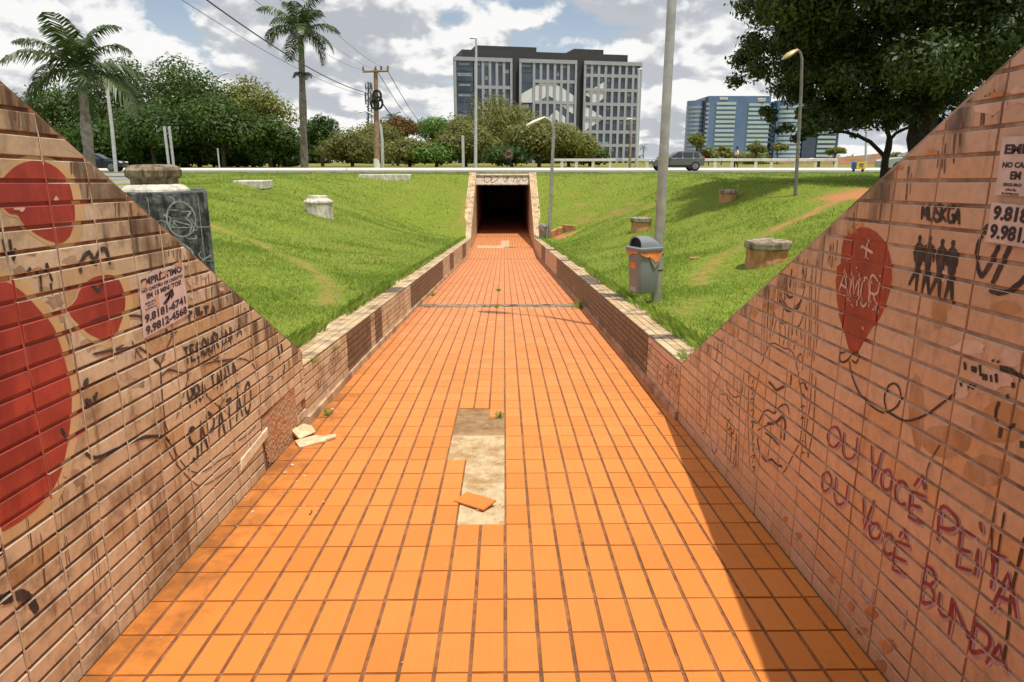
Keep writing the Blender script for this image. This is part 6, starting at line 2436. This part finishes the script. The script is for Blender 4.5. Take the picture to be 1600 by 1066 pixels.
# blue glass complex
YT = 360.0
M['blue_glass'] = glass_mat('blue_glass', (0.055, 0.120, 0.230), (0.110, 0.190, 0.320), .10, .035, .8)
M['deep_glass'] = glass_mat('deep_blue_glass', (0.020, 0.038, 0.070), (0.045, 0.070, 0.115), .10, .05)
M['band'] = simple('pale_green_bands', (0.42, 0.53, 0.52), 0.5, var=0.06, scale=.3)
M['band_shade'] = simple('shaded_bands', (0.30, 0.36, 0.42), 0.55, var=0.06, scale=.3)  # darker copy of the bands, with shade put into the colour
tb = at_y(1155, 258, YT)
tow = thing('office_tower', 'blue glass office complex with pale banded floors at right', 'building', (tb.x, YT, 0.9))
X = lambda px, Y=YT, py=200: at_y(px, py, Y).x
Zt = lambda px, py, Y=YT: at_y(px, py, Y).z


def slab(name, p0, p1, ptop, Y, depth, mat):
    mb = MB()
    z = Zt(p0, ptop, Y)
    mb.box(((X(p0, Y) + X(p1, Y)) / 2, Y + depth / 2, (z + .9) / 2), (X(p1, Y) - X(p0, Y), depth, z - .9))
    return mb.build(name, mat, tow)


def bands(p0, p1, ptop, pbot, n, Y, mat, name='floor_bands', frac=.56):
    mb = MB()
    za, zb_ = Zt(p0, ptop, Y), Zt(p0, pbot, Y)
    for k in range(n):
        z = za + (zb_ - za) * (k + .4) / n
        mb.box(((X(p0, Y) + X(p1, Y)) / 2, Y - .25, z), (X(p1, Y) - X(p0, Y), .6, abs(zb_ - za) / n * frac))
    mb.build(name, mat, tow)


def round_tower(name, pc, pr, ptop, pbot, n, Y, mat):
    c, r = X(pc, Y), X(pc + pr, Y) - X(pc, Y)
    zt_, zb_ = Zt(pc, ptop, Y), .9
    mb = MB()
    mb.lathe((c, Y + r, 0), [(r, zb_), (r, zt_)], 40)
    mb.build(name, mat, tow, smooth=True)
    mb = MB()
    za, zz = Zt(pc, ptop + 8, Y), Zt(pc, pbot, Y)
    for k in range(n):
        z = za + (zz - za) * (k + .4) / n
        h = abs(zz - za) / n * .56 / 2
        mb.lathe((c, Y + r, z), [(r * .98, -h), (r * 1.02, -h), (r * 1.02, h), (r * .98, h)], 40)
    mb.build('floor_bands', M['band'] if pc > 1150 else M['band_shade'], tow)


slab('glass_slab', 1104, 1201, 150, YT, 22, M['blue_glass'])
slab('side_slab', 1099, 1106, 152, YT + .6, 24, M['deep_glass'])
slab('link_slab', 1200, 1214, 161, YT + 8, 14, M['deep_glass'])
slab('glass_slab', 1256, 1312, 157, YT + 3, 20, M['deep_glass'])
slab('glass_slab', 1212, 1216, 157, YT + 1, 20, M['blue_glass'])
bands(1117, 1147, 159, 250, 13, YT, M['band'])
bands(1167, 1200.5, 161, 250, 13, YT, M['band'])
bands(1200.5, 1212, 168, 226, 8, YT + 7.6, M['band'])
bands(1279, 1307, 160, 262, 14, YT + 2.6, M['band'])
bands(1101, 1106, 160, 250, 13, YT + .4, M['band_shade'])
round_tower('round_tower', 1090, 15, 157, 250, 13, YT + 3, M['blue_glass'])
round_tower('round_tower', 1238, 23, 156, 262, 14, YT - 2, M['blue_glass'])
mb = MB()
for (p0, p1, py) in ((1121, 1134, 155),):
    zz = Zt(p0, py)
    for k, (a_, b_, h) in enumerate([(1121.2, 1122.6, 1.0), (1123.2, 1125, .9), (1125.6, 1126.6, 1.3), (1127.2, 1128.2, .9), (1128.8, 1130.6, .9), (1131.2, 1133.6, .9)]):
        mb.box(((X(a_) + X(b_)) / 2, YT - .2, zz + h * .3), (X(b_) - X(a_), .3, 1.1 * h))
mb.box(((X(1180) + X(1192)) / 2, YT - .2, Zt(1186, 156)), (X(1192) - X(1180), .3, 1.5))
mb.build('rooftop_sign', M['white_paint'], tow)
mb = MB()
for k in range(6):
    mb.box((X(1181.5 + k * 1.8), YT - .38, Zt(1186, 156)), (.36, .05, .7))
mb.build('sign_lettering', simple('sign_red', (0.45, 0.16, 0.12), 0.6), tow)
# a low podium in the deep blue glass colour
slab('podium', 1095, 1315, 250, YT - 6, 10, M['deep_glass'])

# ------------------------------------------------------------------ trees
def leaf_cloud(centres, radii, n_per, size, rs, up=0.35, shell=0.55, flat=0.75, aspect=0.5):
    """leaf sized quads through the volume of many clumps"""
    Vs, Ts = [], []
    for (c, r, n) in zip(centres, radii, n_per):
        d = rs.normal(size=(n, 3))
        d /= np.linalg.norm(d, axis=1)[:, None]
        rad = r * (shell + (1 - shell) * rs.random(n)) ** 1.0
        rad *= 1 + 0.18 * np.sin(3.1 * d[:, 0] * 2 + c[0]) * np.cos(2.7 * d[:, 1] * 2 + c[1])
        p = np.array(c) + d * rad[:, None] * np.array([1, 1, flat])
        nrm = d * 0.85 + rs.normal(size=(n, 3)) * 0.42
        nrm[:, 2] += up
        nrm /= np.linalg.norm(nrm, axis=1)[:, None]
        a = np.cross(nrm, rs.normal(size=(n, 3)))
        a /= np.linalg.norm(a, axis=1)[:, None] + 1e-9
        b = np.cross(nrm, a)
        s = size * (0.6 + 0.8 * rs.random(n))
        a *= s[:, None] * 0.5
        b *= (s * aspect)[:, None] * 0.5
        q = np.stack([p - a, p - b * 1.0 + a * 0.1, p + a, p + b * 1.0 + a * 0.1], 1)
        Vs.append(q.reshape(-1, 3))
        base = rs.random() * 0.5
        Ts.append(np.repeat(np.clip(base + 0.5 * rs.random(n), 0, 1), 4))
    return np.concatenate(Vs), np.concatenate(Ts)


def limb(mb, a, b, r0, r1, rs, bend=0.12, n=6):
    a, b = Vector(a), Vector(b)
    L = (b - a).length
    pts, rr = [], []
    off = Vector((rs.normal(), rs.normal(), abs(rs.normal()) * .6)) * L * bend
    for k in range(n + 1):
        t = k / n
        pts.append(a.lerp(b, t) + off * (t * (1 - t) * 2) + Vector((rs.normal(), rs.normal(), 0)) * (L * .012 * (0 < k < n)))
        rr.append(r0 + (r1 - r0) * t)
    mb.tube(pts, rr, 8)


def tree(label, px, Y, ptop, hw, mat, seed, pbot=255, leaves=11000, size=0.34, clumps=30, trunk=0.22, flat=0.75, name='tree', bark=None, crown_low=0.12, group='trees beyond the road', shape=1.0, sparse=0.5, zb=None):
    rs = np.random.default_rng(seed)
    b = at_y(px, 262, Y)
    b.z = float(height(b.x, Y)) if zb is None else zb
    t = at_y(px, ptop - 7, Y)
    rx = 1.36 * hw / F * (t - cam.location).dot(_f)
    H = t.z - b.z
    root = thing(name, label, 'tree', b, group=group)
    zlo = b.z + H * crown_low
    cen, rad, cnt = [], [], []
    cz, rz = (zlo + t.z) / 2, (t.z - zlo) / 2
    for k in range(clumps):
        for _ in range(50):
            v = rs.uniform(-1, 1, 3)
            l = np.linalg.norm(v)
            if 0.25 < l < 1.0:
                break
        wz = 1 - 0.35 * max(0, v[2]) ** 2 * shape
        rr = rx * rs.uniform(.24, .42)
        c = (b.x + v[0] * (rx - rr * .9) * wz, Y + v[1] * (rx * .85 - rr * .8) * wz, cz + v[2] * (rz - rr * flat * .9))
        cen.append(c)
        rad.append(rr)
        cnt.append(int(leaves / clumps * (rr / (rx * .33)) ** 1.6))
    cen.append((b.x, Y, t.z - rx * .26 * flat))
    rad.append(rx * .26)
    cnt.append(int(leaves / clumps * .7))
    V, T = leaf_cloud(cen, rad, cnt, size, rs, flat=flat, shell=sparse)
    # keep above ground
    V[:, 2] = np.maximum(V[:, 2], b.z + .05)
    np_mesh('crown', V, 4, mat, root, {'tint': T})
    mb = MB()
    top = (b.x + rs.normal() * .2, Y + rs.normal() * .2, cz)
    limb(mb, b - Vector((0, 0, .2)), top, trunk, trunk * .5, rs, .06)
    order = sorted(range(len(cen)), key=lambda i: cen[i][2])
    for i in order[:: max(1, len(cen) // 9)]:
        h = rs.uniform(.25, .9)
        a = Vector(b).lerp(Vector(top), h)
        limb(mb, a, cen[i], trunk * .45, trunk * .12, rs)
    mb.build('trunk', bark or M['bark'], root, smooth=True)
    return root


D_, Mi, O_, Br, Ye = M['leaf_dark'], M['leaf_mid'], M['leaf_olive'], M['leaf_bright'], M['leaf_yellow']
tree('broad dark tree leftmost in the big grove, behind the left palm', 95, 74, 128, 72, Mi, 1, leaves=9000)
tree('tallest dark tree of the big grove, right of the left palm', 205, 76, 92, 88, Mi, 2, leaves=12000, clumps=34, crown_low=.05)
tree('tall rounded tree in the middle of the big grove', 292, 73, 86, 82, Mi, 3, leaves=12000, clumps=34, crown_low=.05)
tree('dark lower tree in front of the big grove behind the vent block', 245, 66, 165, 70, D_, 4, leaves=8000, crown_low=.08)
tree('lower leafy tree in front of the big grove, left of the middle palm', 352, 67, 150, 66, Mi, 5, leaves=9000, crown_low=.06)
tree('yellowish tree at the right end of the big grove', 398, 74, 122, 62, Ye, 6, leaves=9000, crown_low=.05)
tree('low drooping tree beside the foot of the middle palm', 425, 68, 185, 42, Mi, 7, leaves=6000, crown_low=.04)
tree('dark deep shaded tree behind the left lamp post', 150, 70, 185, 60, D_, 8, leaves=7000, crown_low=.05)
tree('dark narrow tree standing just right of the middle palm', 505, 84, 184, 32, D_, 9, leaves=5000, crown_low=.25)
tree('round olive bush tree between the dark tree and the utility pole', 550, 80, 205, 46, O_, 10, leaves=7000, crown_low=.04)
tree('grey green tree behind the utility pole', 590, 92, 194, 44, O_, 11, leaves=6500, crown_low=.05)
tree('flame tree with orange blossom right of the utility pole', 622, 96, 186, 30, M['leaf_flame'], 12, leaves=4500, crown_low=.45)
tree('low yellowish bush tree right of the utility pole', 640, 78, 220, 42, O_, 13, leaves=6000, crown_low=.04)
tree('bright green flat crowned tree left of the grey office', 688, 100, 187, 50, Br, 14, leaves=6000, crown_low=.45, flat=.5)
tree('low bright green shrub under the flat crowned tree', 682, 76, 228, 34, Br, 15, leaves=5000, crown_low=.04)
tree('olive round tree behind the straight tall lamp', 728, 78, 192, 50, O_, 16, leaves=11000, crown_low=.05)
tree('feathery tall tree rising in front of the grey office', 778, 92, 146, 62, O_, 17, leaves=7500, clumps=34, crown_low=.12, sparse=.3, size=.36)
tree('rounded yellow olive tree behind the portal lamp', 842, 76, 184, 52, O_, 18, leaves=12000, clumps=30, crown_low=.05)
tree('low yellow green tree in front of the office right corner', 890, 80, 210, 46, Ye, 19, leaves=7000, crown_low=.04)
tree('low dark hedge like tree tapering down beside the white rail', 922, 84, 234, 30, Mi, 20, leaves=4000, crown_low=.03)
tree('dark shrub behind the standing person', 800, 74, 232, 36, D_, 21, leaves=5000, crown_low=.03)
for i, (px, top, hw, low, lab) in enumerate([(1088, 214, 15, .55, 'thin young tree before the left end of the blue towers'), (1106, 236, 16, .1, 'bushy young tree left of the walking person'), (1126, 234, 18, .1, 'pale young tree nearest the walking person on the left'), (1180, 226, 16, .4, 'young tree with an open top before the blue tower'), (1178, 246, 32, .05, 'low round bush below the open topped young tree'),
                                     (1213, 230, 14, .6, 'small umbrella shaped tree before the round blue tower'), (1302, 236, 14, .5, 'small thin tree at the right end of the blue towers'), (1396, 244, 14, .2, 'small pale tree far behind the silver car')]):
    tree(lab, px, 110 + i * 4, top, hw, O_ if i % 2 else Ye, 40 + i, leaves=1600, clumps=9, size=.40, trunk=.11, crown_low=low, group='young trees beyond the white rail')


for i, (px, top, hw) in enumerate([(60, 226, 44), (120, 226, 50), (185, 228, 50), (250, 226, 52), (312, 228, 50), (372, 228, 48), (428, 230, 40)]):  # undergrowth row, also standing in for the dark shade under the trees
    tree(['dense dark shrub below the leftmost grove tree', 'dense dark shrub behind the white curved lamp', 'dense dark shrub behind the dark blue suv', 'dense dark shrub behind the twin grey posts', 'dense dark shrub behind the thin stake', 'dense dark shrub below the yellowish grove tree', 'dense dark shrub left of the middle palm foot'][i], px, 69 + (i % 3), top, hw, D_, 60 + i, leaves=4500, clumps=16, crown_low=-.05, size=.42, name='shrub', group='dark shrubs under the grove')


def palm(label, px, Y, base_row, top_row, frond_px, seed, trunk_r, nf=15, shaft=True, skirt=None, droop=1.0, zb=None, name='palm_tree', seg=26, lean=0.0, mat=None):
    rs = np.random.default_rng(seed)
    b = at_y(px, base_row, Y)
    b.z = (float(height(b.x, Y)) if zb is None else zb) - .1
    t = at_y(px, top_row, Y)
    t.x += lean
    root = thing(name, label, 'palm tree', b, group='palms by the road')
    H = t.z - b.z
    mb = MB()
    n = 16
    pts = [b.lerp(t, k / n) for k in range(n + 1)]
    rr = [trunk_r * (1.12 if k == 0 else (1.0 + .08 * math.sin(k * 1.1)) * (1 - .35 * max(0, k / n - .5) * 2)) for k in range(n + 1)]
    kc = n - 3 if shaft else n
    mb.tube(pts[:kc + 1], rr[:kc + 1], 14)
    mb.build('trunk', mat or M['palm_trunk'], root, smooth=True)
    if shaft:
        mb = MB()
        mb.tube(pts[kc:], [trunk_r * .78, trunk_r * .85, trunk_r * .62, trunk_r * .30], 14)
        mb.build('crownshaft', M['shaft'], root, smooth=True)
    L = frond_px / F * (t - cam.location).dot(_f)

    def frond(az, elev, L, dr, org):
        a = np.array([math.cos(az), math.sin(az), 0.0])
        P_ = []
        p = np.array(org, float)
        e = elev
        for k in range(seg + 1):
            P_.append(p.copy())
            p = p + (a * math.cos(e) + np.array([0, 0, math.sin(e)])) * (L / seg)
            e -= dr * (1.9 / seg) * (0.4 + 1.2 * k / seg)
        P_ = np.array(P_)
        V, T = [], []
        side = np.cross(a, [0, 0, 1.0])
        for k in range(2, seg + 1):
            u = k / seg
            ll = L * .30 * math.sin(math.pi * min(1, .16 + .84 * u)) ** .7 + .05
            d = P_[k] - P_[k - 1]
            d /= np.linalg.norm(d)
            for rep in range(2):
                for s in (-1, 1):
                    o = P_[k] - d * (L / seg) * rs.random()
                    dirv = side * s * (.85 + .2 * rs.random()) + d * (.5 + .3 * rs.random()) + np.array([0, 0, .15 - .25 * rs.random()])
                    dirv /= np.linalg.norm(dirv)
                    mid = o + dirv * ll * .5
                    tip = o + dirv * ll * .92 + np.array([0, 0, -ll * (.30 + .25 * rs.random())])
                    wv = d * (L * .0135)
                    V += [o - wv * .6, mid - wv, mid + wv, o + wv * .6, mid - wv, tip - wv * .15, tip + wv * .15, mid + wv]
                    T += [rs.random()] * 8
        for k in range(seg):
            w0 = np.array([0, 0, L * .008 * (1 - k / seg) + .006])
            w1 = np.array([0, 0, L * .008 * (1 - (k + 1) / seg) + .006])
            V += [P_[k] - w0, P_[k + 1] - w1, P_[k + 1] + w1, P_[k] + w0]
            T += [.95] * 4
        return np.array(V), np.array(T)

    for k in range(nf):
        az = k * 2.39996 + rs.normal() * .15
        el = R(82) - R(100) * (k / (nf - 1)) ** .95
        V, T = frond(az, el, L * (.82 + .25 * rs.random()), droop * (.8 + .4 * rs.random()), t)
        np_mesh('frond', V, 4, M['palm'], root, {'tint': T})
    if skirt:
        sk = Vector(b).lerp(t, skirt)
        for k in range(9):
            V, T = frond(k * .7, R(25 - 8 * (k % 3)), L * .26, .9, sk)
            np_mesh('old_frond', V, 4, M['palm'], root, {'tint': T})
    return root


palm('royal palm at left with long drooping fronds before the big grove', 139, 31, 255, 108, 118, 3, .21, 15, True, None, .85, lean=-.35)
palm('tall royal palm with slim grey trunk standing beside the overhead wires', 476, 58, 265, 48, 74, 5, .28, 17, True, .70, .85, lean=-.3, mat=simple('dark_palm_trunk', (0.20, 0.175, 0.14), 0.9, var=0.3, scale=5, dirt=(0.07, 0.06, 0.05), dscale=1.2, damt=0.8, bump=0.4))
palm('small palm top rising behind the flame tree', 614, 104, 262, 190, 26, 6, .2, 13, False, None, 1.1, seg=14)
palm('lone thin palm far off between the two office buildings', 1005, 150, 262, 231, 9, 7, .13, 11, False, None, 1.2, seg=10)


# big tree at right: trunk, limbs and glossy leaves hanging low
def big_tree():
    rs = np.random.default_rng(77)
    Yt = 21.5
    b = at_y(1437, 300, Yt)
    b.z = float(height(b.x, Yt)) - .2
    root = thing('broadleaf_tree', 'huge dark leafy tree with thick trunk overhanging the right wall', 'tree', b)
    fork = at_y(1440, 130, Yt)
    mb = MB()
    limb(mb, b, fork, .44, .34, rs, .02)
    ends = [at_y(1300, 40, Yt - 1.0), at_y(1420, -80, Yt + 1.5), at_y(1560, 20, Yt - .5), at_y(1520, 60, Yt + 2.5), at_y(1240, 30, Yt - .5), at_y(1350, 120, Yt + 1.0), at_y(1600, -100, Yt), at_y(1330, -60, Yt - 2)]
    for e in ends:
        limb(mb, fork - Vector((0, 0, rs.random() * .7)), e, .19, .05, rs, .1)
    mb.build('trunk', M['bark_dark'], root, smooth=True)
    cen, rad, cnt = [], [], []
    # clumps given by where foliage hangs: column, row, depth offset, size in pixels
    spots = []
    edge = [(1168, 8), (1195, 25), (1215, -10), (1178, 60), (1205, 75), (1168, 92), (1190, 108), (1225, 60), (1238, 110), (1262, 128), (1255, 30), (1285, 80), (1300, 140), (1285, 165), (1272, 190), (1310, 175),
            (1335, 160), (1350, 180), (1365, 150), (1385, 165), (1405, 180), (1418, 150), (1330, 110), (1365, 90), (1400, 110), (1430, 80), (1460, 110), (1300, 40), (1345, 30), (1390, 40), (1440, 30), (1490, 60), (1500, 110), (1540, 60), (1570, 40), (1480, 150), (1500, 160), (1530, 110), (1600, 60), (1640, 20), (1250, -20), (1310, -30), (1370, -40), (1430, -50), (1500, -20), (1560, -40), (1620, -60), (1240, 150), (1680, 60), (1700, 0), (1660, 100), (1590, 110), (1470, 195), (1445, 170)]
    for (px, py) in edge:
        spots.append((px, py, rs.uniform(-1.8, 1.8), rs.uniform(22, 36)))
        for _ in range(2):
            spots.append((px + rs.normal() * 20, py + rs.normal() * 18, rs.uniform(-1.8, 1.8), rs.uniform(10, 22)))
    for _ in range(110):
        spots.append((rs.uniform(1225, 1700), rs.uniform(-140, 135), rs.uniform(-4.2, 5.5), rs.uniform(38, 60)))
    for _ in range(60):  # upper crown out of view, added to deepen the shade on the lawn
        spots.append((rs.uniform(1240, 1680), rs.uniform(-330, -100), rs.uniform(-4, 5), rs.uniform(45, 66)))
    for (px, py, dy, s) in spots:
        c = at_y(px, py, Yt + dy)
        r = s / F * Yt
        cen.append(tuple(c))
        rad.append(r)
        cnt.append(int(900 * (s / 44) ** 1.7))
    V, T = leaf_cloud(cen, rad, cnt, .145, rs, up=.25, shell=.25, flat=.72, aspect=.46)
    np_mesh('crown', V, 4, M['leaf_near'], root, {'tint': T})
    return root


big_tree()


def forked_tree():
    rs = np.random.default_rng(5)
    Yt = 27.0
    b = at_y(1381, 276, Yt)
    b.z = float(height(b.x, Yt)) - .1
    root = thing('forked_tree', 'slender dark forked tree leaning under the big tree, beside the sign box', 'tree', b)
    mb = MB()
    P_ = lambda l: [at_y(x, y, Yt) for x, y in l]
    mb.tube([b] + P_([(1383, 250), (1388, 232), (1390, 216)]), [.15, .13, .125, .11], 10)
    mb.tube(P_([(1383, 246), (1376, 238), (1360, 222), (1340, 212), (1318, 206), (1295, 208)]), [.085, .08, .075, .065, .05, .03], 8)
    mb.tube(P_([(1390, 217), (1386, 202), (1380, 185), (1378, 160)]), [.09, .08, .06, .04], 8)
    mb.tube(P_([(1391, 218), (1400, 208), (1415, 201), (1435, 196), (1450, 185)]), [.07, .065, .055, .045, .03], 8)
    mb.build('trunk', M['bark_dark'], root, smooth=True)
    cen, rad, cnt = [], [], []
    for (px, py, s) in [(1290, 195, 26), (1265, 205, 18), (1320, 195, 22), (1345, 190, 20), (1378, 165, 34), (1400, 180, 26), (1440, 180, 30), (1360, 170, 30), (1310, 170, 30), (1335, 212, 9), (1230, 200, 16), (1215, 204, 10)]:
        cen.append(tuple(at_y(px, py, Yt + rs.uniform(-1, 1))))
        rad.append(s / F * Yt)
        cnt.append(int(420 * (s / 26) ** 1.8))
    V, T = leaf_cloud(cen, rad, cnt, .15, rs, up=.3, shell=.25, flat=.6, aspect=.46)
    np_mesh('crown', V, 4, M['leaf_near'], root, {'tint': T})


forked_tree()


# low far woodland along the horizon
def far_wood():
    rs = np.random.default_rng(9)
    cen, rad, cnt = [], [], []
    for k in range(70):
        x = -420 + k * 6.2 + rs.normal() * 2
        if x > 24:
            break
        cen.append((x, 190 + rs.normal() * 15, 2.2 + rs.random() * 2))
        rad.append(rs.uniform(4.5, 7.5))
        cnt.append(420)
    for k in range(60):
        x = 60 + k * 9 + rs.normal() * 4
        cen.append((x, 520 + rs.normal() * 40, 1.5))
        rad.append(rs.uniform(4, 7))
        cnt.append(160)
    V, T = leaf_cloud(cen, rad, cnt, 1.5, rs, aspect=.8)
    tag(np_mesh('far_woodland', V, 4, M['leaf_mid'], None, {'tint': T}), 'low far woodland along the horizon', None, None, 'stuff')


far_wood()


# ------------------------------------------------------------------ grass
def grass_patch(name, n, ylo, yhi, xlo, xhi, hb, wb, seed, power=1.0):
    rs = np.random.default_rng(seed)
    y = ylo + (yhi - ylo) * rs.random(n) ** power
    x = xlo + (xhi - xlo) * rs.random(n)
    lim = np.abs(x) < (0.82 * y + 1.5)
    a = np.maximum(XL - CT - x, x - XR - CT)
    ok = lim & (a > np.where(rs.random(n) < .25, -0.10, 0.0)) & ~((y > YPF) & (y < YP) & (a < .12))
    # side road at left
    ex = np.interp(y, [e[1] for e in edge], [e[0] for e in edge])
    ok &= ~((y > 13) & (x < ex + .1))
    x, y = x[ok], y[ok]
    d = dirt_at(x, y)
    ok = rs.random(len(x)) > d * 1.25
    # thin patches
    pat = .5 + .5 * np.sin(1.7 * x + .8 * y) * np.sin(.9 * x - 1.3 * y + 2)
    ok &= rs.random(len(x)) < .62 + .38 * pat
    x, y, pat = x[ok], y[ok], pat[ok]
    m = len(x)
    z = height(x, y) - .008
    az = rs.random(m) * 2 * math.pi
    hh = hb * (0.45 + 0.9 * rs.random(m)) * (.7 + .5 * pat)
    hh *= 1 - .55 * np.clip(dirt_at(x, y) * 2, 0, 1)
    lean = hh * (.25 + .7 * rs.random(m))
    ww = wb * (.6 + .8 * rs.random(m))
    la = rs.random(m) * 2 * math.pi
    dx, dy = np.cos(az) * ww / 2, np.sin(az) * ww / 2
    lx, ly = np.cos(la) * lean, np.sin(la) * lean
    p0 = np.stack([x - dx, y - dy, z], 1)
    p1 = np.stack([x + dx, y + dy, z], 1)
    p2 = np.stack([x + dx * .55 + lx * .45, y + dy * .55 + ly * .45, z + hh * .65], 1)
    p3 = np.stack([x + lx, y + ly, z + hh], 1)
    V = np.stack([p0, p1, p2, p3], 1).reshape(-1, 3)
    cl = .5 + .28 * np.sin(2.6 * x + 1.1 * y) * np.cos(1.9 * y - .7 * x) + .22 * np.sin(.6 * x + .5 * y)
    T = np.repeat(np.clip(.55 * rs.random(m) + .5 * cl, 0, 1), 4)
    return V, T


parts = [grass_patch('g', 230000, 4.0, 12.5, -11, 10.5, .048, .0085, 1), grass_patch('g', 170000, 12, 24, -19, 18, .055, .016, 2), grass_patch('g', 150000, 23, 42.4, -30, 34, .065, .030, 3)]


def fringe(n, seed):
    rs = np.random.default_rng(seed)
    y = 4.9 + 25 * rs.random(n) ** 1.5
    left = rs.random(n) < .5
    a = rs.uniform(-.05, .10, n)
    x = np.where(left, XL - CT - a, XR + CT + a)
    keep = (.5 + .5 * np.sin(2.3 * y + 1.7 * left) * np.sin(.9 * y + 2)) > rs.random(n) * .8
    x, y, left = x[keep], y[keep], left[keep]
    m = len(x)
    z = low_top(y) - .03
    hh = rs.uniform(.06, .15, m)
    az = rs.random(m) * 6.28
    ww = .006 + .0008 * y
    lean = hh * rs.uniform(.2, .9, m)
    lx = np.where(left, 1, -1) * lean
    ly = rs.normal(size=m) * lean * .5
    dx, dy = np.cos(az) * ww / 2, np.sin(az) * ww / 2
    p = [np.stack(q, 1) for q in ((x - dx, y - dy, z), (x + dx, y + dy, z), (x + dx * .5 + lx * .45, y + dy * .5 + ly * .4, z + hh * .7), (x + lx, y + ly, z + hh))]
    return np.stack(p, 1).reshape(-1, 3), np.repeat(rs.random(m), 4)


parts.append(fringe(9000, 8))
V = np.concatenate([p[0] for p in parts])
T = np.concatenate([p[1] for p in parts])
tag(np_mesh('grass', V, 4, M['grass'], None, {'tint': T}), 'short bright green grass on both lawns', None, None, 'stuff')


def weed(label, px, py, s, seed, wallp=None):
    rs = np.random.default_rng(seed)
    p = wallp if wallp is not None else lie(px, py)
    V, T = [], []
    for k in range(34):
        az, el = rs.random() * 6.28, R(25 + 55 * rs.random())
        L = s * (.4 + .7 * rs.random())
        d = np.array([math.cos(az) * math.cos(el), math.sin(az) * math.cos(el), math.sin(el)])
        w_ = np.cross(d, [0, 0, 1.0])
        w_ *= .07 * L / (np.linalg.norm(w_) + 1e-6) + .0
        o = np.array(p) + rs.normal(size=3) * np.array([.25, .25, 0]) * s * .5
        V += [o - w_ * .5, o + w_ * .5, o + d * L * .6 + w_, o + d * L + np.array([0, 0, -.2 * L])]
        T += [rs.random()] * 4
    tag(np_mesh('weed', np.array(V), 4, M['grass'], None, {'tint': np.array(T)}), label, 'weed', 'weeds in the joints')


weed('green weed growing in the upper corner of the bare path patch', 782, 652, .07, 1)
weed('weed at the foot of the left low wall beside the rubble', 513, 649, .075, 2)
zk = lambda px, py: Vector((XL + .01, *at_x(px, py, XL)))
weed('weed hanging from the end of the left coping', 0, 0, .07, 3, zk(487, 567))
weed('tiny weed on the face of the left low wall near its end', 0, 0, .07, 4, zk(521, 548))
weed('weed growing by the right wall at the crumbled joint', 918, 480, .22, 5, Vector((XR - .06, 10.9, float(floorz(10.9)) + .01)))
weed('weed in the middle of the crumbled joint', 776, 481, .09, 6)
weed('small weed tuft on the seam beyond the crumbled joint', 779, 455, .10, 7)
weed('weed at the end of the right coping beside bare soil', 0, 0, .10, 8, Vector((XR + .03, *at_x(1064, 561, XR))))
weed('weed by the left wall at the crumbled joint', 676, 462, .12, 9)
